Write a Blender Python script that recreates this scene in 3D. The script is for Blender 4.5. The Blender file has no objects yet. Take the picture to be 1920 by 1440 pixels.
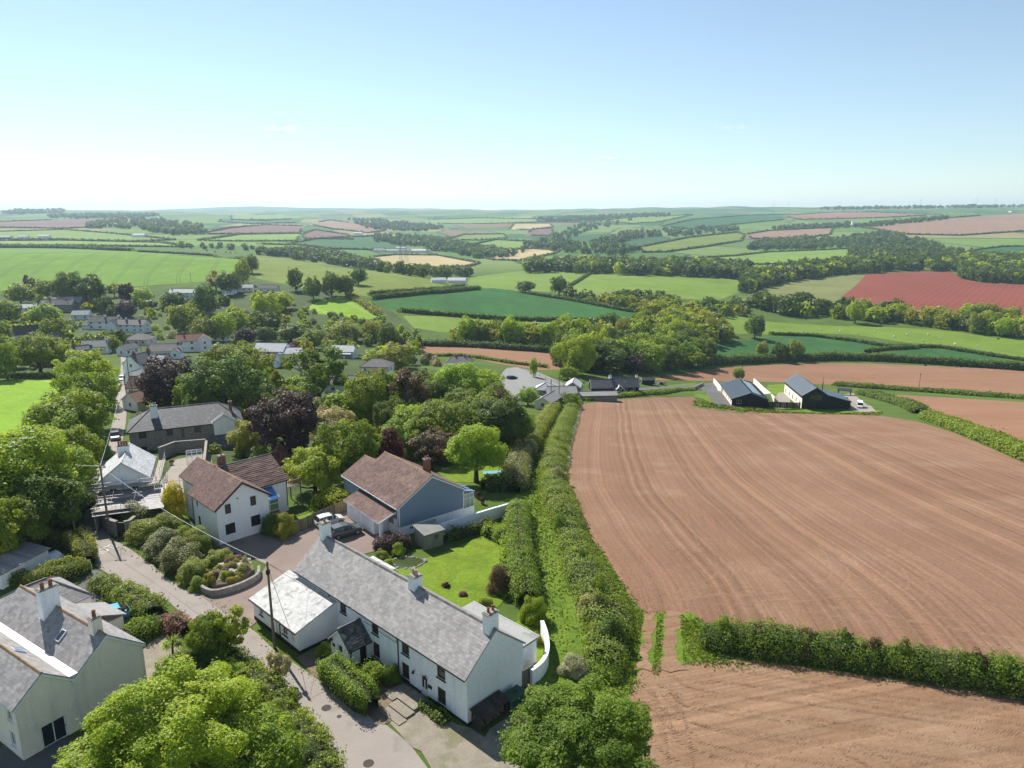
import bpy, bmesh, math, random
import numpy as np
from mathutils import Vector, Matrix, geometry
# ------------------------------------------------------------------ camera, world, sun, exposure
SC = bpy.context.scene
COL = SC.collection
rnd = random.Random(7)
RNG = np.random.default_rng(7)
FPX = 1333.0                       # focal length in pixels of the 1920 px wide photograph
PITCH = math.radians(13.5)
CAMH = 41.0
cp, sp = math.cos(PITCH), math.sin(PITCH)
cam_d = bpy.data.cameras.new('camera')
cam_d.sensor_width = 36.0
cam_d.lens = 36.0 * FPX / 1920.0
cam_d.clip_start = 0.5
cam_d.clip_end = 60000
cam = bpy.data.objects.new('camera', cam_d)
COL.objects.link(cam)
cam.location = (0, 0, CAMH)
cam.rotation_euler = (math.pi / 2 - PITCH, 0, 0)
SC.camera = cam
SUN_EL = math.radians(44)
SUN_AZ = math.atan2(-0.585, 0.81)          # direction to the sun, measured from +Y towards +X
sun_dir = Vector((math.sin(SUN_AZ) * math.cos(SUN_EL), math.cos(SUN_AZ) * math.cos(SUN_EL), math.sin(SUN_EL)))
world = bpy.data.worlds.new('World')
SC.world = world
world.use_nodes = True
wn, wl = world.node_tree.nodes, world.node_tree.links
wn.clear()
w_out = wn.new('ShaderNodeOutputWorld')
w_bg = wn.new('ShaderNodeBackground')
w_sky = wn.new('ShaderNodeTexSky')
w_sky.sky_type = 'NISHITA'
w_sky.sun_disc = False
w_sky.sun_elevation = SUN_EL
w_sky.sun_rotation = SUN_AZ
w_sky.altitude = 100
w_sky.air_density = 1.0
w_sky.dust_density = 0.0
w_sky.ozone_density = 1.2
w_bg.inputs['Strength'].default_value = 0.085
w_mul = wn.new('ShaderNodeMix'); w_mul.data_type = 'RGBA'; w_mul.blend_type = 'MULTIPLY'
w_mul.inputs[0].default_value = 1.0
w_mul.inputs[7].default_value = (0.87, 0.965, 1.0, 1)
w_hs = wn.new('ShaderNodeHueSaturation'); w_hs.inputs['Saturation'].default_value = 0.80
wl.new(w_sky.outputs[0], w_hs.inputs['Color'])
wl.new(w_hs.outputs[0], w_mul.inputs[6])
wl.new(w_mul.outputs[2], w_bg.inputs['Color'])
wl.new(w_bg.outputs[0], w_out.inputs['Surface'])
sun_d = bpy.data.lights.new('sun', 'SUN')
sun_d.energy = 5.0
sun_d.angle = math.radians(0.5)
sun_d.color = (1.0, 0.95, 0.87)
sun = bpy.data.objects.new('sun', sun_d)
COL.objects.link(sun)
sun.rotation_euler = (-sun_dir).to_track_quat('-Z', 'Y').to_euler()
SC.view_settings.view_transform = 'Standard'
SC.view_settings.look = 'None'
SC.view_settings.exposure = 0.70
SC.view_settings.gamma = 1.0
SC.view_settings.use_curve_mapping = False
SC.render.engine = 'CYCLES'
SC.cycles.use_denoising = True
try:
 SC.cycles.denoiser = 'OPENIMAGEDENOISE'
 SC.cycles.denoising_prefilter = 'ACCURATE'
except Exception:
 pass
SC.cycles.max_bounces = 6
SC.cycles.diffuse_bounces = 3
SC.cycles.transmission_bounces = 4
SC.cycles.transparent_max_bounces = 8
SC.cycles.volume_bounces = 0
SC.cycles.sample_clamp_indirect = 6.0
# ------------------------------------------------------------------ object helpers
def tag(o, label=None, cat=None, group=None, kind=None):
 if label: o['label'] = label
 if cat: o['category'] = cat
 if group: o['group'] = group
 if kind: o['kind'] = kind
 return o
def empty(name, loc, rz=0.0):
 o = bpy.data.objects.new(name, None)
 o.empty_display_size = 0.3
 COL.objects.link(o)
 o.location = loc
 o.rotation_euler = (0, 0, rz)
 return o
def link_mesh(name, me, parent=None, loc=None, rz=0.0):
 o = bpy.data.objects.new(name, me)
 COL.objects.link(o)
 if parent is not None: o.parent = parent
 if loc is not None: o.location = loc
 if rz: o.rotation_euler = (0, 0, rz)
 return o
def np_mesh(name, V, Q, mats, mat_idx=None, attrs=None, smooth=False):
 """mesh from numpy verts (n,3) and faces (m,k) of one size"""
 me = bpy.data.meshes.new(name)
 V = np.asarray(V, np.float32); Q = np.asarray(Q, np.int32)
 n, (m, k) = len(V), Q.shape
 me.vertices.add(n); me.vertices.foreach_set('co', V.ravel())
 me.loops.add(m * k); me.loops.foreach_set('vertex_index', Q.ravel())
 me.polygons.add(m)
 me.polygons.foreach_set('loop_start', np.arange(0, m * k, k, dtype=np.int32))
 try:
  me.polygons.foreach_set('loop_total', np.full(m, k, np.int32))
 except Exception:
  pass
 if mat_idx is not None: me.polygons.foreach_set('material_index', np.asarray(mat_idx, np.int32))
 me.polygons.foreach_set('use_smooth', np.full(m, bool(smooth)))
 for a, v in (attrs or {}).items():
  at = me.attributes.new(a, 'FLOAT', 'POINT')
  at.data.foreach_set('value', np.asarray(v, np.float32))
 for mt in mats: me.materials.append(mt)
 me.update(calc_edges=True)
 return me
class MB:
 """collects quads and polygons and builds ONE mesh object"""
 def __init__(s): s.v = []; s.f = []; s.m = []; s.t = []
 def face(s, pts, m=0, t=0.5):
  b = len(s.v); s.v += [tuple(p) for p in pts]; s.t += [t] * len(pts)
  s.f.append(tuple(range(b, b + len(pts)))); s.m.append(m)
 def hexa(s, p, m=0, t=0.5, skip=()):
  b = len(s.v); s.v += [tuple(q) for q in p]; s.t += [t] * 8
  for i, f in enumerate(((3, 2, 1, 0), (4, 5, 6, 7), (0, 1, 5, 4), (1, 2, 6, 5), (2, 3, 7, 6), (3, 0, 4, 7))):
   if i in skip: continue
   s.f.append(tuple(b + k for k in f)); s.m.append(m)
 def box(s, x0, x1, y0, y1, z0, z1, m=0, t=0.5):
  s.hexa([(x0, y0, z0), (x1, y0, z0), (x1, y1, z0), (x0, y1, z0), (x0, y0, z1), (x1, y0, z1), (x1, y1, z1), (x0, y1, z1)], m, t)
 def tube(s, a, b, r0, r1=None, n=6, m=0, caps=True, t=0.5):
  r1 = r0 if r1 is None else r1
  a, b = Vector(a), Vector(b); d = (b - a)
  if d.length < 1e-6: return
  d.normalize()
  u = d.orthogonal().normalized(); w = d.cross(u)
  i0 = len(s.v)
  for c, r in ((a, r0), (b, r1)):
   for k in range(n):
    q = c + (u * math.cos(2 * math.pi * k / n) + w * math.sin(2 * math.pi * k / n)) * r
    s.v.append(tuple(q)); s.t.append(t)
  for k in range(n):
   k2 = (k + 1) % n
   s.f.append((i0 + k, i0 + k2, i0 + n + k2, i0 + n + k)); s.m.append(m)
  if caps:
   s.f.append(tuple(i0 + n + k for k in range(n))); s.m.append(m)
   s.f.append(tuple(i0 + n - 1 - k for k in range(n))); s.m.append(m)
 def path(s, pts, r, n=5, m=0):
  for a, b in zip(pts[:-1], pts[1:]): s.tube(a, b, r, r, n, m, caps=False)
 def lathe(s, prof, n=10, c=(0, 0, 0), m=0, t=0.5):
  i0 = len(s.v)
  for r, z in prof:
   for k in range(n):
    s.v.append((c[0] + r * math.cos(2 * math.pi * k / n), c[1] + r * math.sin(2 * math.pi * k / n), c[2] + z)); s.t.append(t)
  for j in range(len(prof) - 1):
   for k in range(n):
    k2 = (k + 1) % n
    s.f.append((i0 + j * n + k, i0 + j * n + k2, i0 + (j + 1) * n + k2, i0 + (j + 1) * n + k)); s.m.append(m)
  s.f.append(tuple(i0 + (len(prof) - 1) * n + k for k in range(n))); s.m.append(m)
 def mesh(s, name, mats, smooth=False):
  me = bpy.data.meshes.new(name)
  me.from_pydata(s.v, [], s.f)
  me.polygons.foreach_set('material_index', s.m)
  me.polygons.foreach_set('use_smooth', [bool(smooth)] * len(s.f))
  at = me.attributes.new('tint', 'FLOAT', 'POINT'); at.data.foreach_set('value', s.t)
  for q in (mats if isinstance(mats, (list, tuple)) else [mats]): me.materials.append(q)
  me.update()
  return me
 def build(s, name, mats, parent=None, smooth=False, **kw):
  return link_mesh(name, s.mesh(name, mats, smooth), parent, **kw)
# ------------------------------------------------------------------ materials
def new_mat(name):
 m = bpy.data.materials.new(name); m.use_nodes = True
 nt = m.node_tree; nt.nodes.clear()
 out = nt.nodes.new('ShaderNodeOutputMaterial')
 return m, nt.nodes, nt.links, out
def pos(N, L, scale=(1, 1, 1), rot=(0, 0, 0)):
 g = N.new('ShaderNodeNewGeometry'); mp = N.new('ShaderNodeMapping')
 mp.inputs['Scale'].default_value = scale; mp.inputs['Rotation'].default_value = rot
 L.new(g.outputs['Position'], mp.inputs['Vector'])
 return mp.outputs[0]
def noise(N, L, vec, scale, detail=4, rough=0.6, dist=0.0):
 n = N.new('ShaderNodeTexNoise'); n.inputs['Scale'].default_value = scale
 n.inputs['Detail'].default_value = detail; n.inputs['Roughness'].default_value = rough
 n.inputs['Distortion'].default_value = dist
 if vec is not None: L.new(vec, n.inputs['Vector'])
 return n.outputs['Fac']
def ramp(N, L, fac, stops):
 r = N.new('ShaderNodeValToRGB'); e = r.color_ramp.elements
 while len(e) > 1: e.remove(e[-1])
 e[0].position = stops[0][0]; e[0].color = (*stops[0][1], 1)
 for p, c in stops[1:]:
  k = e.new(p); k.color = (*c, 1)
 L.new(fac, r.inputs[0])
 return r.outputs[0]
def mixc(N, L, fac, a, b, mode='MIX'):
 n = N.new('ShaderNodeMix'); n.data_type = 'RGBA'; n.blend_type = mode
 for sock, val in ((n.inputs[0], fac), (n.inputs[6], a), (n.inputs[7], b)):
  if isinstance(val, (int, float)): sock.default_value = val
  elif isinstance(val, tuple): sock.default_value = (*val, 1) if len(val) == 3 else val
  else: L.new(val, sock)
 return n.outputs[2]
def mth(N, L, op, a, b=None, c=None, clamp=False):
 n = N.new('ShaderNodeMath'); n.operation = op; n.use_clamp = clamp
 for i, v in enumerate((a, b, c)):
  if v is None: continue
  if isinstance(v, (int, float)): n.inputs[i].default_value = v
  else: L.new(v, n.inputs[i])
 return n.outputs[0]
def maprange(N, L, v, a, b, c=0.0, d=1.0, smooth=False):
 n = N.new('ShaderNodeMapRange'); n.clamp = True
 if smooth: n.interpolation_type = 'SMOOTHSTEP'
 L.new(v, n.inputs[0])
 for i, x in enumerate((a, b, c, d)): n.inputs[1 + i].default_value = x
 return n.outputs[0]
def attr(N, name):
 a = N.new('ShaderNodeAttribute'); a.attribute_name = name
 return a.outputs['Fac']
def principled(N, L, out, col, rough=0.8, spec=0.3, metal=0.0, bump=None, bstr=0.3, bdist=0.05):
 b = N.new('ShaderNodeBsdfPrincipled')
 if isinstance(col, tuple): b.inputs['Base Color'].default_value = (*col, 1)
 else: L.new(col, b.inputs['Base Color'])
 if isinstance(rough, (int, float)): b.inputs['Roughness'].default_value = rough
 else: L.new(rough, b.inputs['Roughness'])
 b.inputs['Specular IOR Level'].default_value = spec
 b.inputs['Metallic'].default_value = metal
 if bump is not None:
  bn = N.new('ShaderNodeBump'); bn.inputs['Strength'].default_value = bstr; bn.inputs['Distance'].default_value = bdist
  L.new(bump, bn.inputs['Height']); L.new(bn.outputs[0], b.inputs['Normal'])
 L.new(b.outputs[0], out.inputs['Surface'])
 return b
def surf(name, c1, c2, scale=1.0, rough=0.85, spec=0.25, bump=0.2, fine=12.0, tint=0.0, metal=0.0, streak=None, spots=None):
 """weathered surface: two tones mixed by noise in place, fine grain, optional per-piece tint"""
 m, N, L, out = new_mat(name)
 p = pos(N, L)
 f = noise(N, L, p, scale, 5, 0.65)
 f = maprange(N, L, f, 0.3, 0.7)
 col = mixc(N, L, f, c1, c2)
 g = noise(N, L, p, fine, 3, 0.6)
 gm = maprange(N, L, g, 0.25, 0.75, 0.82, 1.16)
 col = mixc(N, L, 1.0, col, gm, 'MULTIPLY')
 if streak:
  ps = pos(N, L, (1.6, 1.6, 0.12)); st = noise(N, L, ps, streak[0], 4, 0.7)
  col = mixc(N, L, maprange(N, L, st, 0.52, 0.72, 0, streak[2]), col, streak[1])
 if spots:
  sn = noise(N, L, p, spots[0], 3, 0.5)
  col = mixc(N, L, maprange(N, L, sn, spots[2], spots[2] + 0.08, 0, spots[3]), col, spots[1])
 if tint:
  t = maprange(N, L, attr(N, 'tint'), 0, 1, 1 - tint, 1 + tint)
  col = mixc(N, L, 1.0, col, t, 'MULTIPLY')
 principled(N, L, out, col, rough, spec, metal, g if bump else None, bump, 0.03)
 return m
def plain(name, c, rough=0.5, spec=0.4, metal=0.0):
 m, N, L, out = new_mat(name)
 p = pos(N, L); g = noise(N, L, p, 6.0, 3)
 col = mixc(N, L, 1.0, c, maprange(N, L, g, 0.3, 0.7, 0.9, 1.08), 'MULTIPLY')
 principled(N, L, out, col, rough, spec, metal)
 return m
def leaf_mat(name, dark, light, trans=0.38, hue=0.5, spots=None):
 """foliage: each leaf clump carries a tint, each plant its own random shade"""
 m, N, L, out = new_mat(name)
 t = attr(N, 'tint')
 col = mixc(N, L, t, dark, light)
 oi = N.new('ShaderNodeObjectInfo')
 r = maprange(N, L, oi.outputs['Random'], 0, 1, 1 - 0.3 * hue, 1 + 0.35 * hue)
 col = mixc(N, L, 1.0, col, r, 'MULTIPLY')
 warm = mixc(N, L, 1.0, col, (1.22, 1.0, 0.7), 'MULTIPLY')
 col = mixc(N, L, mth(N, L, 'FRACT', mth(N, L, 'MULTIPLY', oi.outputs['Random'], 7.31)), col, warm)
 if spots:
  sn = noise(N, L, pos(N, L), spots[1], 2)
  col = mixc(N, L, maprange(N, L, sn, spots[2], spots[2] + 0.1, 0, spots[3]), col, spots[0])
 d = N.new('ShaderNodeBsdfPrincipled'); L.new(col, d.inputs['Base Color'])
 d.inputs['Roughness'].default_value = 0.55; d.inputs['Specular IOR Level'].default_value = 0.25
 tr = N.new('ShaderNodeBsdfTranslucent')
 tc = mixc(N, L, 1.0, col, (1.75, 1.7, 0.5), 'MULTIPLY'); L.new(tc, tr.inputs['Color'])
 mx = N.new('ShaderNodeMixShader'); mx.inputs[0].default_value = trans
 L.new(d.outputs[0], mx.inputs[1]); L.new(tr.outputs[0], mx.inputs[2])
 L.new(mx.outputs[0], out.inputs['Surface'])
 return m
def glass_mat(name, c=(0.02, 0.025, 0.03), rough=0.08):
 m, N, L, out = new_mat(name)
 principled(N, L, out, c, rough, 0.6)
 return m
# ------------------------------------------------------------------ the lie of the land
def S_row(py):
 v = (py - 720.0) / FPX
 return (-sp - v * cp) / (cp - v * sp)
def a_col(px, py=560.0):
 v = (py - 720.0) / FPX
 return ((px - 960.0) / FPX) / (cp - v * sp)
def zr(py, Y): return CAMH + S_row(py) * Y
PROFILES = [
(-420, [(30,0),(70,0),(105,-1),(150,-6),(218,-11),(300,-17),(400,-24),(480,-21),(540,-14),(740,6),(900,-8),(1300,-14),(1800,-8),(2600,6),(4500,34),(6000,66),(8000,70),(12500,70)]),
(0,    [(30,0),(70,0),(105,-1),(150,-6),(218,-11),(300,-17),(400,-24),(480,-20.5),(540,-14),(740,zr(468,740)),(900,-10),(1300,-16),(1800,zr(440,1800)),(2600,zr(420,2600)),(4500,zr(404,4500)),(6000,zr(395,6000)),(8000,66),(12500,60)]),
(240,  [(30,0),(70,0),(105,-1),(150,-6),(218,-11),(300,-17),(400,-24),(480,-20.5),(540,-14),(740,zr(469,740)),(900,-10),(1300,-18),(1800,zr(440,1800)),(2600,zr(421,2600)),(4500,zr(404,4500)),(6000,zr(397,6000)),(8000,58),(12500,75)]),
(480,  [(30,0),(70,0),(105,-1),(150,-6),(220,-14),(300,-19),(400,-26),(490,-21),(560,-13),(740,zr(483,740)),(800,-8),(920,-22),(1200,zr(460,1200)-4),(1800,zr(440,1800)),(2700,zr(421,2700)),(4500,zr(405,4500)),(6000,zr(398,6000)),(8000,55),(10200,142),(12500,120)]),
(720,  [(30,0),(70,0),(105,-.5),(150,-6),(220,-14),(300,-22),(380,-29),(450,-24),(520,-14),(680,zr(508,680)),(760,-18),(900,-40),(1200,zr(503,1200)),(1600,zr(480,1600)),(1900,zr(460,1900)),(2400,zr(440,2400)),(3100,zr(420,3100)),(4500,zr(406,4500)),(6000,zr(398,6000)),(8000,58),(10200,118),(12500,90)]),
(960,  [(30,0),(70,0),(100,-1),(150,-8),(213,-17),(270,-18.5),(370,-27),(430,-28.6),(480,-29),(720,zr(541,720)),(950,zr(512,950)),(1150,-42),(1500,zr(481,1500)),(2200,zr(450,2200)),(3200,zr(425,3200)),(4800,zr(405,4800)),(6200,zr(396,6200)),(8000,62),(12500,55)]),
(1200, [(30,0),(70,0),(100,-2),(150,-9),(200,-16),(240,-21),(290,-27),(350,-33),(430,-34),(600,-34),(720,-36),(930,zr(515,930)),(1100,-41),(1500,zr(471,1500)),(2000,zr(441,2000)),(2800,zr(420,2800)),(4500,zr(400,4500)),(6000,zr(391,6000)),(8000,80),(12500,70)]),
(1440, [(30,0),(70,0),(100,-2.5),(150,-10),(200,-19),(250,-28),(280,-33.5),(350,-44),(420,-49),(500,-49),(600,-48),(720,-47.5),(980,-43),(1200,-46),(1500,zr(482,1500)),(2000,zr(450,2000)),(2300,zr(438,2300)),(2900,zr(420,2900)),(4300,zr(400,4300)),(6000,zr(390,6000)),(8000,90),(12500,80)]),
(1680, [(30,0),(70,0),(100,-2.5),(150,-10),(200,-19),(250,-28),(280,-34),(350,-45),(420,-50),(500,-49),(600,-48),(640,-47.5),(950,zr(511,950)),(1150,-36),(1500,zr(471,1500)),(2000,zr(440,2000)),(2600,zr(414,2600)),(4000,zr(397,4000)),(6000,zr(388,6000)),(8000,95),(12500,85)]),
(1920, [(30,0),(70,0),(100,-2.5),(150,-10),(200,-19),(250,-28),(280,-34),(350,-45),(420,-50),(500,-49),(600,-48),(640,-47),(950,zr(526,950)),(1150,-37),(1500,zr(469,1500)),(1950,zr(438,1950)),(3000,zr(401,3000)),(4000,zr(396,4000)),(5500,zr(386,5500)),(8000,105),(12500,95)]),
(2350, [(30,0),(70,0),(100,-2.5),(150,-10),(200,-19),(250,-28),(280,-34),(350,-45),(420,-50),(600,-47),(950,-36),(1500,-30),(1950,-10),(3000,42),(5500,100),(8000,110),(12500,100)]),
]
LY0, LY1, NLY = math.log(25.0), math.log(13500.0), 900
_ly = np.linspace(LY0, LY1, NLY)
_Y = np.exp(_ly)
_ac = np.array([a_col(p) for p, _ in PROFILES])
_tab = np.array([np.interp(_Y, [q[0] for q in pr], [q[1] for q in pr]) for _, pr in PROFILES])
_k = np.exp(-0.5 * (np.arange(-24, 25) / 8.0) ** 2); _k /= _k.sum()
_tab = np.array([np.convolve(np.pad(r, 24, mode='edge'), _k, 'valid') for r in _tab])
NA = 260
_ag = np.linspace(_ac[0], _ac[-1], NA)
_T = np.empty((NA, NLY))
for _j in range(NLY): _T[:, _j] = np.interp(_ag, _ac, _tab[:, _j])
_k2 = np.exp(-0.5 * (np.arange(-24, 25) / 9.0) ** 2); _k2 /= _k2.sum()
for _j in range(NLY): _T[:, _j] = np.convolve(np.pad(_T[:, _j], 24, mode='edge'), _k2, 'valid')
def zland(x, y):
 """height of the ground at world x, y (numpy arrays or floats)"""
 x = np.asarray(x, float); y = np.asarray(y, float)
 yy = np.clip(y, 26.0, 13400.0)
 a = np.clip((x / yy - _ag[0]) / (_ag[-1] - _ag[0]) * (NA - 1), 0, NA - 1.001)
 l = np.clip((np.log(yy) - LY0) / (LY1 - LY0) * (NLY - 1), 0, NLY - 1.001)
 i = a.astype(int); j = l.astype(int); fa = a - i; fl = l - j
 z = (_T[i, j] * (1 - fa) + _T[i + 1, j] * fa) * (1 - fl) + (_T[i, j + 1] * (1 - fa) + _T[i + 1, j + 1] * fa) * fl
 w = np.clip((yy - 800.0) / 1200.0, 0, 1)
 z = z + w * (5.0 * np.sin(x / 190.0 + 1.3) * np.sin(y / 260.0 + 0.4) + 7.0 * np.sin(x / 430.0 + y / 610.0) + 2.5 * np.sin(x / 83.0 - y / 117.0)) * np.clip(yy / 4000.0, .35, 1.3)
 for qx, qy, r0, r1, qz in PADS:        # levelled building plots
  k = np.clip((r1 - np.hypot(x - qx, y - qy)) / (r1 - r0), 0, 1); k = k * k * (3 - 2 * k)
  z = z * (1 - k) + qz * k
 return z
def Z(x, y): return float(zland(x, y))
PADS = []
_mY = np.exp(np.linspace(math.log(30.0), math.log(12500.0), 3000))
def G(px, py, lift=0.0):
 """where the sight line of a photo pixel meets the land: the survey of the place"""
 u = (px - 960.0) / FPX; v = (py - 720.0) / FPX
 f = cp - v * sp; sl = (-sp - v * cp) / f; a = u / f
 d = CAMH + sl * _mY - (zland(a * _mY, _mY) + lift)
 k = np.nonzero(d <= 0)[0]
 if len(k) == 0: k = [np.argmin(d)]
 k = int(k[0])
 if k == 0: Yv = _mY[0]
 else:
  t = d[k - 1] / (d[k - 1] - d[k]) if d[k - 1] != d[k] else 0
  Yv = _mY[k - 1] + t * (_mY[k] - _mY[k - 1])
 x = a * Yv
 return Vector((x, Yv, Z(x, Yv)))
def G2(px, py):
 p = G(px, py); return (p.x, p.y)
_q = [G(1400, 764), G(1525, 766)]
PADS += [(q.x - dx, q.y + 9.0, 13.0, 30.0, q.z - .1) for q, dx in zip(_q, (2.0, 0.0))]
def dist_px(p): # metres per photo pixel at a place
 return (p.y * cp - (p.z - CAMH) * sp) / FPX
def project(x, y, z):
 dz = z - CAMH; f = y * cp - dz * sp; up = y * sp + dz * cp
 return 960 + FPX * x / f, 720 - FPX * up / f
def inpoly(px, py, poly):
 px = np.asarray(px); py = np.asarray(py); ins = np.zeros(px.shape, bool); n = len(poly)
 for i in range(n):
  x1, y1 = poly[i]; x2, y2 = poly[(i + 1) % n]
  if y1 == y2: continue
  c = ((y1 > py) != (y2 > py)) & (px < (x2 - x1) * (py - y1) / (y2 - y1) + x1)
  ins ^= c
 return ins
# ------------------------------------------------------------------ field materials
def grass_mat(name, c1, c2, c3=None, s=0.05, dirn=None, tram=None, fine=1.3):
 m, N, L, out = new_mat(name)
 p = pos(N, L)
 f = maprange(N, L, noise(N, L, p, s, 5, 0.6, 0.4), 0.32, 0.68)
 col = mixc(N, L, f, c1, c2)
 if c3: col = mixc(N, L, maprange(N, L, noise(N, L, p, s * 5.3, 4, 0.7), 0.55, 0.75, 0, 0.8), col, c3)
 g = noise(N, L, p, fine, 4, 0.7)
 col = mixc(N, L, 1.0, col, maprange(N, L, g, 0.25, 0.75, 0.72, 1.25), 'MULTIPLY')
 col = mixc(N, L, 1.0, col, maprange(N, L, noise(N, L, p, s * 2.2, 5, 0.75, 0.8), 0.3, 0.7, 0.80, 1.18), 'MULTIPLY')
 if tram:
  ang, per, dcol, st = tram
  v = pos(N, L, (1, 1, 1), (0, 0, ang)); sx = N.new('ShaderNodeSeparateXYZ'); L.new(v, sx.inputs[0])
  wob = mth(N, L, 'MULTIPLY', noise(N, L, p, 0.004, 1), 30.0)
  q = mth(N, L, 'FRACT', mth(N, L, 'DIVIDE', mth(N, L, 'ADD', sx.outputs[0], wob), per))
  l1 = mth(N, L, 'COMPARE', q, 0.45, 0.5 / per); l2 = mth(N, L, 'COMPARE', q, 0.45 + 2.4 / per, 0.5 / per)
  col = mixc(N, L, mth(N, L, 'MULTIPLY', mth(N, L, 'MAXIMUM', l1, l2), st), col, dcol)
 if dirn:
  v = pos(N, L, (1.0 / dirn[1], 0.02, 0.02), (0, 0, dirn[0]))
  col = mixc(N, L, 1.0, col, maprange(N, L, noise(N, L, v, 1.0, 3, 0.6), 0.3, 0.7, 1 - dirn[2], 1 + dirn[2]), 'MULTIPLY')
 principled(N, L, out, col, 0.9, 0.12, 0, g, 0.5, 0.2)
 return m
def soil_mat(name, c1, c2, c3, use_attr=False, ang=0.0, per=1.0, st=0.3, s=0.03, bump=0.6):
 """tilled earth: big damp/dry patches, drill lines along the furrow distance, clods"""
 m, N, L, out = new_mat(name)
 p = pos(N, L)
 f = maprange(N, L, noise(N, L, p, s, 5, 0.65, 0.3), 0.3, 0.7)
 col = mixc(N, L, f, c1, c2)
 col = mixc(N, L, maprange(N, L, noise(N, L, p, s * 3.1, 4, 0.6), 0.52, 0.75, 0, 0.7), col, c3)
 if use_attr:
  fv = attr(N, 'furrow')
 else:
  v = pos(N, L, (1, 1, 1), (0, 0, ang)); sx = N.new('ShaderNodeSeparateXYZ'); L.new(v, sx.inputs[0]); fv = sx.outputs[0]
 def lines(scale, detail):
  n = N.new('ShaderNodeTexNoise'); n.noise_dimensions = '1D'
  n.inputs['Scale'].default_value = 1.0; n.inputs['Detail'].default_value = detail; n.inputs['Roughness'].default_value = 0.75
  wob = mth(N, L, 'MULTIPLY', noise(N, L, p, 0.05, 2), 1.6)
  L.new(mth(N, L, 'MULTIPLY', mth(N, L, 'ADD', fv, wob), scale), n.inputs['W'])
  return n.outputs['Fac']
 a = lines(1.0 / per, 3.0); b = lines(0.22 / per, 2.0)
 brk = noise(N, L, p, 0.25, 4, 0.7)
 stw = maprange(N, L, brk, 0.3, 0.65, 0.35, 1.0)
 la = mth(N, L, 'MULTIPLY', mth(N, L, 'SUBTRACT', a, 0.5), stw)
 lb = mth(N, L, 'SUBTRACT', b, 0.5)
 k = mth(N, L, 'ADD', mth(N, L, 'MULTIPLY', la, 2.0 * st), mth(N, L, 'MULTIPLY', lb, 1.1 * st))
 k = mth(N, L, 'ADD', k, 1.0)
 col = mixc(N, L, 1.0, col, k, 'MULTIPLY')
 cl = noise(N, L, p, 2.6, 5, 0.8)
 col = mixc(N, L, 1.0, col, maprange(N, L, cl, 0.25, 0.75, 0.74, 1.24), 'MULTIPLY')
 st2 = noise(N, L, p, 7.0, 2, 0.5)
 col = mixc(N, L, maprange(N, L, st2, 0.69, 0.74, 0, 0.55), col, (0.55, 0.45, 0.37))
 h = mth(N, L, 'ADD', mth(N, L, 'MULTIPLY', a, 0.8), cl)
 principled(N, L, out, col, 0.95, 0.1, 0, h, bump, 0.12)
 return m
M = {}
M['soil_main'] = soil_mat('soil_main', (0.190, 0.104, 0.063), (0.235, 0.137, 0.087), (0.272, 0.176, 0.116), True, per=0.9, st=0.62)
M['soil_low'] = soil_mat('soil_low', (0.225, 0.132, 0.078), (0.285, 0.182, 0.112), (0.32, 0.218, 0.14), False, ang=1.33, per=0.8, st=0.55)
M['soil_far'] = soil_mat('soil_far', (0.22, 0.115, 0.065), (0.265, 0.145, 0.087), (0.265, 0.158, 0.098), False, ang=1.45, per=2.2, st=0.16)
M['soil_tan'] = soil_mat('soil_tan', (0.23, 0.145, 0.092), (0.28, 0.18, 0.12), (0.25, 0.155, 0.10), False, ang=0.5, per=9, st=0.18, s=0.004)
M['soil_purple'] = soil_mat('soil_purple', (0.155, 0.09, 0.075), (0.185, 0.11, 0.09), (0.175, 0.105, 0.085), False, ang=0.5, per=9, st=0.12, s=0.004)
M['straw'] = soil_mat('straw', (0.36, 0.28, 0.13), (0.42, 0.335, 0.18), (0.33, 0.26, 0.12), False, ang=0.9, per=14, st=0.18, s=0.005)
def red_mat():
 m, N, L, out = new_mat('red_earth')
 p = pos(N, L)
 col = mixc(N, L, maprange(N, L, noise(N, L, p, 0.012, 4), 0.3, 0.7), (0.18, 0.048, 0.030), (0.22, 0.062, 0.040))
 v = pos(N, L, (1, 1, 1), (0, 0, math.radians(38))); sx = N.new('ShaderNodeSeparateXYZ'); L.new(v, sx.inputs[0])
 q = mth(N, L, 'FRACT', mth(N, L, 'DIVIDE', sx.outputs[0], 6.4))
 ln = mth(N, L, 'LESS_THAN', q, 0.24)
 col = mixc(N, L, mth(N, L, 'MULTIPLY', ln, 0.45), col, (0.25, 0.09, 0.058))
 col = mixc(N, L, 1.0, col, maprange(N, L, noise(N, L, p, 0.4, 4), 0.3, 0.7, 0.88, 1.12), 'MULTIPLY')
 principled(N, L, out, col, 0.95, 0.1)
 return m
M['red'] = red_mat()
M['bright'] = grass_mat('bright_crop', (0.088, 0.185, 0.006), (0.115, 0.22, 0.009), None, 0.02, None, (math.radians(-20), 24.0, (0.06, 0.115, 0.012), 0.75))
M['near_crop'] = grass_mat('near_crop', (0.15, 0.27, 0.010), (0.18, 0.31, 0.014), None, 0.03, None, (math.radians(-38), 24.0, (0.30, 0.34, 0.09), 0.8))
M['olive'] = grass_mat('olive_pasture', (0.125, 0.17, 0.020), (0.15, 0.195, 0.027), (0.17, 0.185, 0.04), 0.012)
M['pasture'] = grass_mat('pasture', (0.125, 0.195, 0.022), (0.15, 0.225, 0.030), (0.17, 0.21, 0.04), 0.012)
M['dark_crop'] = grass_mat('dark_crop', (0.022, 0.090, 0.014), (0.03, 0.12, 0.018), None, 0.02, (math.radians(70), 9.0, 0.12), None)
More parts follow.
